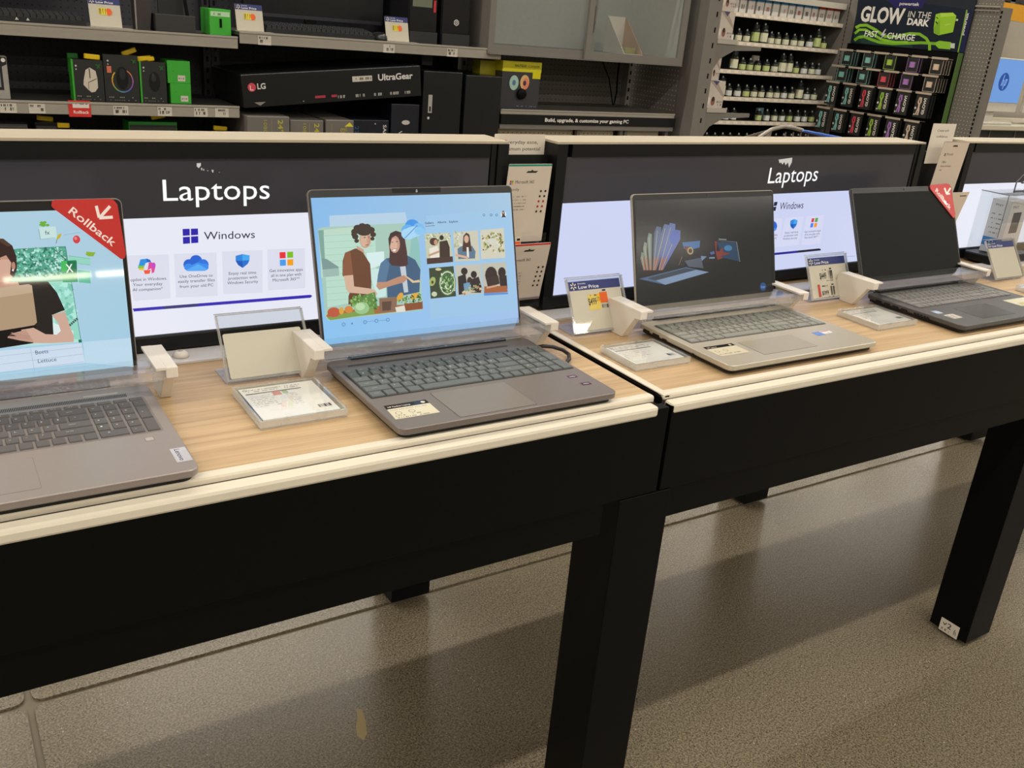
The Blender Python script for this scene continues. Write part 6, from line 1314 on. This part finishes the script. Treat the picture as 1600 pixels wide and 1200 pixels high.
MB().box(2.385, 2.600, 3.845, 3.98, .131, .345, mat('graphite_carton', '35353a', .4)).build('carton', t, bevel=.001); MB().box(2.383, 2.602, 3.843, 3.983, .299, .346, mat('yellow_sleeve', 'd6cc12', .4)).build('yellow_sleeve', t); MB().box(2.30, 2.3845, 3.91, 3.98, .131, .338, mat('yellow_side', 'a8a010', .5)).build('yellow_side', t)
p = PR((2.385, 3.8425, .131), (1, 0, 0), (0, 0, 1), .0002); p.text('NAUTILUS', '2A2A14', 65, 190, 128, 190, 12, 1).text('COOLER', '7A7420', 140, 190, 205, 190, 10).rect('D6CC12', 168, 140, 214, 170)
p.disc('A8C8B8', 66, 118, 26, 34, 16).disc('5A7A9A', 66, 118, 10, 13).disc('E0B878', 126, 122, 26, 34, 16).disc('E88A6A', 132, 116, 18, 26, 14).disc('4A3A4A', 126, 118, 9, 12).bars('9A9A9A', 90, 10, 205, 14, 28, 4); p.build('box_print', t)
b = MB(); b.M = Matrix.Translation((2.495, 3.842, .20)) @ Matrix.Rotation(math.pi/2, 4, 'X'); b.lathe(0, 0, [(.022, 0), (.026, .006), (.024, .014), (.010, .018)], BLK, 14).build('round_knob', base=(2.495, 3.84, .2), label='round black security disc on the front of the yellow box', cat='tag')
# ---- perpendicular grey end wall and its carton shelves
t = thing('end_fixture', 'grey pegboard end panel standing right of the glass cabinet', 'shelving unit', (3.55, 4.0, FZ))
MB().box(3.50, 3.515, 3.86, 4.40, FZ, .98, GP2).build('pegboard_side', t); MB().box(3.50, 3.59, 3.71, 3.859, FZ, .98, GREY2).build('end_post', t, bevel=.004)
b = MB()
for k in range(12): b.box(3.555, 3.563, 3.708, 3.7105, .10+k*.075, .125+k*.075, BLK)
b.build('slot', t, kind='stuff')
for z, wd in ((.50, .33), (.155, .33)):
    MB().prism([(3.5905, z), (3.5905+wd, z), (3.5905+wd, z-.018), (3.5905+wd*.35, z-.03), (3.5905+.03, z-.12), (3.5905, z-.13)] and [(z, 3.5905), (z, 3.5905+wd), (z-.02, 3.5905+wd), (z-.03, 3.5905+wd*.4), (z-.075, 3.5905+wd*.12), (z-.13, 3.5905)], 3.715, 3.722, GREY2, 'y').build('shelf_bracket', t)
    s = MB().box(3.5905, 3.60+.13, 3.715, 4.05, z+.001, z+.006, GREY2).build('carton_shelf', t); MB().box(3.5905, 3.735, 3.708, 3.7145, z+.0005, z+.024, mat('pale_lip', 'aba498', .4)).build('shelf_lip', s)
CAM_ = mat('white_camera_carton', 'c4b9ad', .45)
def camera_box(x0, x1, z0, z1, label):
    t = thing('camera_box', label, 'box', ((x0+x1)/2, 3.76, z0)); MB().box(x0, x1, 3.725, 3.85, z0, z1, CAM_).build('carton', t, bevel=.001)
    w, h = (x1-x0)*1000, (z1-z0)*1000; PR((x0, 3.7247, z0), (1, 0, 0), (0, 0, 1), .0002).poly('A8958A', 0, h, w*.45, h, w, h*.55, w, h*.45).poly('4A4A6A', w*.2, h, w*.62, h, w*.45, h*.85).disc('8A5A4A', w*.36, h*.32, w*.13, h*.14).disc('3A2A26', w*.36, h*.40, w*.09, h*.08).disc('D8CFC4', w*.08, h*.34, w*.10, h*.13).bars('6A6058', w*.6, h*.18, w*.92, h*.24, 8, 2).bars('6A6058', w*.6, h*.28, w*.92, h*.34, 8, 3).build('box_print', t)
camera_box(3.600, 3.702, .5065, .655, 'white camera carton on the upper carton shelf of the grey end panel')
camera_box(3.596, 3.712, .1615, .315, 'white camera carton on the lower carton shelf of the grey end panel')
camera_box(3.592, 3.655, .316, .43, 'narrow pale carton standing on the lower white camera carton')
camera_box(3.600, 3.690, .656, .78, 'white camera carton cut by the top of the frame, on the end panel')
# ---- bottle shelves at the back
bb = thing('bottle_shelving', 'grey shelving full of small dark bottles at the back of the shop', 'shelving unit', (5.2, 5.1, FZ))
MB().box(4.0, 6.05, 5.35, 5.37, FZ, 1.0, mat('near_black_back_panel', '0e0f10', .7)).build('back_panel', bb)  # plain near-black back panel
MB().box(6.052, 6.075, 4.93, 5.37, FZ, 1.0, GREY2).build('side_panel', bb)
b = MB()
for k in range(40): b.box(6.0525, 6.060, 4.9265, 4.9295, -.2+k*.028, -.186+k*.028, BLK)
b.build('slot', bb, kind='stuff')
SL = mat('pale_price_channel', 'd0c4b2', .4); PTG = mat('channel_label', 'e0d4c2', .5)
ZS = (.70, .515, .325, .142, -.024, -.20)
for z in ZS:
    s = MB().box(4.0, 6.05, 4.954, 5.345, z-.012, z-.002, DGREY).build('shelf', bb); MB().box(4.0, 6.048, 4.95, 4.9535, z-.026, z+.002, SL).build('price_channel', s)
    b = MB()
    for k in range(27): b.box(4.02+k*.075, 4.06+k*.075, 4.9475, 4.9495, z-.022, z-.004, PTG)
    b.build('channel_labels', s, kind='stuff')
MB().box(4.0, 6.05, 4.95, 5.35, .80, .84, mat('pale_top_band', 'b8b2a4', .5)).build('top_band', bb)
BD = mat('dark_green_bottle', '2a3022', .3); BL_ = mat('pale_bottle_label', 'cfcdb0', .5); BW = mat('white_bottle_label', 'd2d2cc', .5); BK = mat('bottle_cap_dark', '1c2024', .35); BG = mat('lime_bottle_label', 'b4bf7c', .5)
def bottle(h, r, lm):
    b = MB(); b.lathe(0, 0, [(r*.95, 0), (r, .004), (r, h*.68), (r*.8, h*.76), (r*.72, h*.78)], BD, 10)
    t = thing('pill_bottle', 'x', 'bottle', (0, 0, 0)); b.build('body', t, smooth=False)
    MB().lathe(0, 0, [(r*1.02, h*.10), (r*1.02, h*.58)], lm, 10).build('label_band', t); MB().lathe(0, 0, [(r*.78, h*.785), (r*.78, h*.97), (r*.6, h)], BK, 10).build('cap', t); MB().lathe(0, 0, [(.006, h+.0005), (.006, h+.010), (.002, h+.014)], BW, 6).build('white_security_pin', t)
    return t
small = [bottle(.074, .026, m) for m in (BL_, BW, BG)]; tall = [bottle(.125, .030, m) for m in (BG, BL_)]
rn = random.Random(5); used = set()
rows = ['first', 'second', 'third', 'fourth', 'fifth']
for r, z in enumerate(ZS[1:]):
    x = 4.62 if r < 4 else 4.3; k = 0
    while x < 6.0:
        big = (r, k) in {(0, 1), (0, 7), (0, 8), (0, 15), (1, 5), (1, 11), (1, 12), (2, 4), (2, 14)}
        if (r == 3 and 7 <= k <= 8) or (r == 1 and k in (3, 4)): x += .09; k += 1; continue
        src = rn.choice(tall if big else small); i = id(src)
        pos = Vector((x, 5.0+rn.random()*.012, z-.0015)); lab = ('tall dark bottles' if big else 'small dark bottles')
        g = '%s with pale labels on the %s shelf of the bottle shelving' % (lab, rows[r])
        l_ = '%s dark bottle with a pale label on the %s bottle shelf from the top' % ('tall' if big else 'small', rows[r])
        if i not in used: used.add(i); o = src; o.location = pos+Vector((0, 0, ZT)); o['label'] = l_
        else: o = copy_tree(src, label=l_); o.location = pos+Vector((0, 0, ZT))
        o['group'] = g; x += .078+rn.random()*.008; k += 1
for s_ in small+tall:
    if id(s_) not in used:
        for c in list(s_.children): bpy.data.objects.remove(c)
        bpy.data.objects.remove(s_)
for k in range(14):
    x = 4.90+k*.082; red = k > 10; w_ = .062 if k % 3 else .070
    t = thing('small_carton', ('white carton with a red top' if red else 'white carton with a blue top')+' standing in the row above the bottles', 'box', (x, 5.0, .7005), 'red-topped small cartons' if red else 'blue-topped small cartons')
    MB().box(x, x+w_, 4.985, 5.06, .7005, .785, mat('small_carton_white', 'ccc6be', .5)).build('carton', t); MB().box(x-.0005, x+w_+.0005, 4.984, 5.061, .7855, .806, mat('red_carton_top', 'b83a34', .5) if red else mat('blue_carton_top', '3a86c8', .5)).build('coloured_top', t)
    PR((x, 4.9847, .7005), (1, 0, 0), (0, 0, 1), .0002).bars('3A3438' if k % 2 else 'A0485A', 18, 26, 46, 56, 3, k).build('box_print', t)
for x, z, c, lab in ((4.86, -.022, 'd8683a', 'orange packet lying among the bottles on the lowest visible bottle shelf'), (5.44, -.02, '7fa4b0', 'pale blue packet tilted among the bottles on the lowest visible bottle shelf'), (4.72, .144, 'c06a4a', 'orange-red capped jar at the left end of the fourth bottle shelf'), (4.84, .517-.185+.0, '6a9a2a', 'lime green packet at the left end of the third bottle shelf'), (5.30, .345, '9a9488', 'grey domed lid lying among the bottles of the third shelf')):
    b = MB(); b.M = Matrix.Translation((x, 5.06, z)) @ Matrix.Rotation(.25, 4, 'Z'); b.box(-.04, .04, -.012, .012, 0, .085, mat('packet_'+c, c, .4)).build('packet', base=(x, 5.06, z), label=lab, cat='packet', bevel=.004)
# ---- pegboard wall with the glow-in-the-dark display (faces left)
t = thing('pegboard_fixture', 'grey pegboard wall carrying the Glow in the Dark display', 'shelving unit', (6.08, 4.35, FZ))
MB().box(6.062, 6.078, 3.74, 4.925, FZ, .93, GP2).build('pegboard_panel', t)
MB().box(6.060, 6.13, 3.70, 3.738, FZ, .86, GREY2).build('front_post', t)
b = MB()
for k in range(34): b.box(6.057, 6.0595, 3.722, 3.732, -.1+k*.028, -.084+k*.028, BLK)
b.build('slot', t, kind='stuff'); MB().box(6.055, 6.062, 4.845, 4.925, FZ, .90, GREY2).build('rear_post', t)
MB().tube([(6.05, 3.74, .862), (6.05, 3.92, .862)], .006, mat('wire_chrome', 'b8b2a8', .3, .6), 6).tube([(6.05, 3.74, .838), (6.05, 3.92, .838)], .004, MATS['wire_chrome'], 6).build('wire_rail', t)
gd = thing('glow_display', 'dark hanging display headed GLOW IN THE DARK, FAST CHARGE', 'display', (6.05, 4.4, -.3))
MB().box(6.041, 6.052, 3.915, 4.845, .572, .905, mat('header_card', '101a26', .4)).build('header_board', gd); MB().box(6.050, 6.0605, 3.915, 4.875, -.3, .5715, BLK).build('back_board', gd); MB().box(6.0, 6.049, 3.915, 3.921, -.3, .568, mat('lime_edge', '55733a', .5)).build('side_edge', gd)
p = PR((6.0405, 4.846, .57), (0, -1, 0), (0, 0, 1), .00006); p.items(DEC['G']); p.text('powertek', 'E8E6E0', 905, 110, 905, 250, 20, 1); p.build('header_print', gd)
WIRE = mat('pale_wire_hook', 'c9b8a4', .35, .3)
HK = []
for r, (z, n, y0, dy) in enumerate(((.520, 6, 4.80, .155), (.405, 6, 4.84, .155), (.290, 6, 4.86, .155), (.100, 6, 4.90, .155))):
    for k in range(n): HK.append((r, k, y0-.045-k*dy, z))
for r, k, y, z in HK: MB().tube([(6.049, y, z), (5.90, y, z+.006)], .003, WIRE, 5).box(5.8985, 5.90, y-.062, y+.062, z-.004, z+.010, WIRE).build('wire_hook', gd)
COLS = {'teal': '7fb8b0', 'lime': 'a0c448', 'red': 'd84a5a', 'violet': 'a878b8', 'cream': 'd8c0a8'}
def charger_pack(nm, c):
    t = thing('charger_pack', nm, 'packet', (0, 0, 0)); b = MB(); e = mat('pack_edge_'+c, COLS[c], .5)
    b.box(0, .014, -.045, .045, -.092, 0, DKC).build('carton', t); f = MB(); f.box(-.0008, -.0001, -.045, -.0425, -.092, 0, e); f.box(-.0008, -.0001, .0425, .045, -.092, 0, e); f.box(-.0008, -.0001, -.042, .042, -.092, -.0895, e); f.build('coloured_frame', t)
    MB().rbox(-.006, -.001, -.020, .020, -.064, -.026, .006, e, 3).build('charger_picture', t); return t
def cable_pack(nm, c):
    t = thing('cable_pack', nm, 'packet', (0, 0, 0)); e = mat('pack_edge_'+c, COLS[c], .5)
    MB().box(0, .010, -.050, .050, -.150, 0, DKC).build('pouch', t)
    MB().tube([(-.003, .020, -.018), (-.003, .026, -.05), (-.003, .012, -.075), (-.003, .020, -.105), (-.003, .026, -.135)], .005, e, 5).build('cable', t); MB().tube([(-.003, .010, -.018), (-.003, .006, -.05), (-.003, .016, -.075), (-.003, .008, -.105), (-.003, .010, -.135)], .005, e, 5).build('cable', t)
    p = PR((-.0006, .050, -.150), (0, -1, 0), (0, 0, 1), .0002); p.text('GLOW!', 'E0DACE', 82, 22, 82, 130, 20, 3).disc('C8C4BC', 10, 18, 6).disc('C8C4BC', 10, 60, 8); p.build('pouch_print', t); return t
plan = {0: [('teal', 3), ('teal', 2), ('lime', 1), ('violet', 2), ('cream', 4), None], 1: [('teal', 3), ('teal', 2), ('red', 3), ('violet', 1), ('cream', 5), None],
        2: [('teal', 1), ('teal', 1), ('red', 2), ('lime', 1), ('violet', 1), ('cream', 3)], 3: [('teal', 1), ('teal', 2), ('red', 1), ('lime', 1), ('violet', 2), ('cream', 2)]}
proto = {}; rown = ('top', 'second', 'third', 'bottom')
for r, k, y, z in HK:
    if not plan[r][k]: continue
    c, n = plan[r][k]
    if plan[r][-1] is None: y = 4.755-k*.185-(.02 if r == 0 else 0)
    else: y = y
    kind = 'charger' if r < 2 else 'cable'
    for d in range(n):
        q = k+1 if plan[r].count((c, n)) > 1 else 0
        lab = ('%s%s %s pack on the %s row of the Glow in the Dark display' % ({1: 'leftmost ', 2: 'second '}.get(k+1, ''), c, kind, rown[r])) if d == 0 else '%s %s pack hanging behind another on the %s row of the Glow display' % (c, kind, rown[r])
        key = (kind, c)
        if key not in proto: o = (charger_pack if kind == 'charger' else cable_pack)(lab, c); proto[key] = o
        else: o = copy_tree(proto[key], label=lab)
        o.location = (5.905+d*.030, y, z-.008+ZT); o['group'] = '%s packs on the %s row' % (kind, rown[r])
# ---- white all-in-one computer and its counter, far right
t = thing('computer_counter', 'white-topped counter holding the white computer at the far right', 'counter', (7.2, 4.2, FZ))
MB().box(6.36, 8.4, 3.88, 4.45, .075, .115, mat('cream_counter_top', 'c9c0ac', .35)).build('counter_top', t, bevel=.008); MB().box(6.37, 8.4, 3.93, 4.40, FZ, .0745, mat('dark_counter_body', '17171a', .5)).build('counter_body', t)  # counter body in one plain dark colour
for x in (6.62, 6.95): MB().box(x, x+.006, 3.925, 3.9295, -.3, .07, GREY2).build('door_gap', t)
t = thing('counter_backboard', 'beige backboard with a dark blue square behind the white computer', 'panel', (7.2, 4.5, FZ))
MB().box(6.30, 8.6, 4.55, 4.57, FZ, 1.1, mat('beige_board', 'a39c8e', .6)).build('board', t); MB().box(7.02, 7.36, 4.52, 4.549, .765, .90, mat('navy_square', '20283c', .5)).build('navy_square', t); MB().box(7.00, 7.34, 4.52, 4.549, .58, .763, mat('cream_square', 'c4baa8', .5)).build('cream_square', t); MB().box(7.40, 7.46, 4.50, 4.549, FZ, 1.0, GREY2).build('grey_post', t); MB().box(6.7, 8.4, 4.50, 4.549, .98, 1.09, mat('dark_cartons', '2c2a2a', .5)).build('dark_top_band', t)
MB().prism([(6.50, .80), (7.6, .84), (7.6, .97), (6.55, .93)] and [(.825, 6.60), (.80, 7.6), (.92, 7.6), (.93, 6.62)], 4.1, 4.104, mat('orange_sign', 'd99a1c', .5), 'y').build('orange_sign', base=(7.0, 4.1, .88), label='orange sign panel hanging above the white computer', cat='sign')
AW = mat('white_computer_plastic', 'cfcabf', .35)
def aio(x0, x1, label):
    t = thing('desktop_computer', label, 'computer', ((x0+x1)/2, 4.0, .1155)); w = x1-x0
    MB().box(x0, x1, 3.94, 3.965, .20, .565, AW).build('body', t, bevel=.004); MB().box(x0+.006, x1-.006, 3.937, 3.9395, .262, .560, mat('computer_bezel', 'a8b4c4', .3)).build('bezel', t)
    p = PR((x0+.010, 3.9365, .266), (1, 0, 0), (0, 0, 1), .0003); W_ = w*1000-20; p.rect('6F9FE0', 0, 0, W_, 290); hp_logo(p, '7FA8E8', '1C4E9C', W_*.5, 140, 62); p.build('display', t, SCREEN)
    MB().box(x0+w*.40, x0+w*.60, 3.98, 4.02, .122, .25, AW).build('stand_neck', t); MB().box(x0+w*.25, x0+w*.75, 3.93, 4.08, .1155, .1215, AW).build('stand_foot', t)
aio(6.385, 6.900, 'white all-in-one computer with a blue screen at the upper right')
aio(6.990, 7.505, 'second white all-in-one computer, cut off by the right edge')
kb2 = thing('white_keyboard', 'white keyboard lying on the counter in front of the white computer', 'keyboard', (6.6, 3.9, .1155)); MB().box(6.42, 6.80, 3.885, 3.93, .1155, .130, AW).build('case', kb2, bevel=.003)
# ---- shopping cart behind the middle sign
t = thing('shopping_cart', 'grey wire shopping cart with a blue handle, behind the middle sign', 'cart', (3.05, 2.65, FZ)); CG = mat('cart_grey', '8a8278', .35, .4); BLU = mat('blue_cart_plastic', '2f62c4', .35)
rim = [(2.70, 2.60, .02), (2.76, 2.60, .13), (2.82, 2.60, .180), (2.88, 2.60, .210), (2.947, 2.60, .222), (3.00, 2.60, .218), (3.06, 2.60, .208)]
MB().tube(rim, .008, CG, 8).tube([(p_[0], 2.90, p_[2]-.11) for p_ in rim], .008, CG, 8).tube([(2.70, 2.60, .02), (2.70, 2.90, -.09)], .008, CG, 6).tube([(2.947, 2.60, .222), (2.947, 2.90, .112)], .006, CG, 6).build('basket_rim', t)
MB().prism([(.205, 3.045), (.212, 3.06), (.186, 3.30), (.172, 3.30)], 2.585, 2.66, BLU, 'y').build('handle', t, label='blue plastic handle', bevel=.004)
b = MB()
for k in range(9): x = 2.74+k*.045; zt = min(.2, .06+k*.03); b.tube([(x, 2.60, -.30), (x, 2.60, zt)], .003, CG, 4).tube([(x, 2.90, -.30), (x, 2.90, zt-.12)], .003, CG, 4).tube([(x, 2.60, -.30), (x, 2.90, -.30)], .003, CG, 4)
b.build('basket_wires', t, kind='stuff')
for y in (2.60, 2.90):
    MB().tube([(3.20, y, .17), (3.15, y, -.35), (3.12, y, -.76)], .012, CG, 6).build('frame_post', t); MB().tube([(3.12, y, -.76), (2.70, y, -.70), (2.72, y, -.30)], .010, CG, 6).build('frame_rail', t)
    for x in (3.12, 2.72):
        b = MB(); b.M = Matrix.Translation((x, y+.012, FZ+.05)) @ Matrix.Rotation(math.pi/2, 4, 'X'); b.lathe(0, 0, [(.045, 0), (.05, .006), (.05, .018), (.045, .024)], BLK2, 16).build('wheel', t)
b = MB(); b.tube([(3.14, 2.60, -.32), (3.14, 2.90, -.32)], .006, CG, 6).tube([(2.72, 2.60, -.30), (3.15, 2.60, -.32)], .006, CG, 6).tube([(2.72, 2.90, -.30), (3.15, 2.90, -.32)], .006, CG, 6).build('lower_rim', t)
# ---- added unseen shelving behind viewer: glowing strips give the left-edge screen its streak
t = thing('added_reflected_shelving', 'added unseen dark shelving whose glowing strips reflect as a streak in the left-edge screen', 'shelving unit', (.8, -3.25, FZ))
MB().box(-1.2, 2.6, -3.55, -3.53, FZ, .75, BLK2).build('back_panel', t); MB().box(-1.2, 2.6, -3.52, -3.04, FZ, FZ+.12, BLK2).build('base_plinth', t)
for z in (.20, -.25, .62): MB().box(-1.2, 2.6, -3.525, -3.02, z, z+.018, DGREY).build('shelf', t)
STREAK_GLOW = emis('added_streak_glow', 'fff2d6', 20)  # added glow, there only to be reflected in the screen
for x0, x1 in ((.325, .755), (.785, 1.22)): MB().box(x0, x1, -3.018, -3.002, .163, .192, STREAK_GLOW).build('added_glow_strip', t)
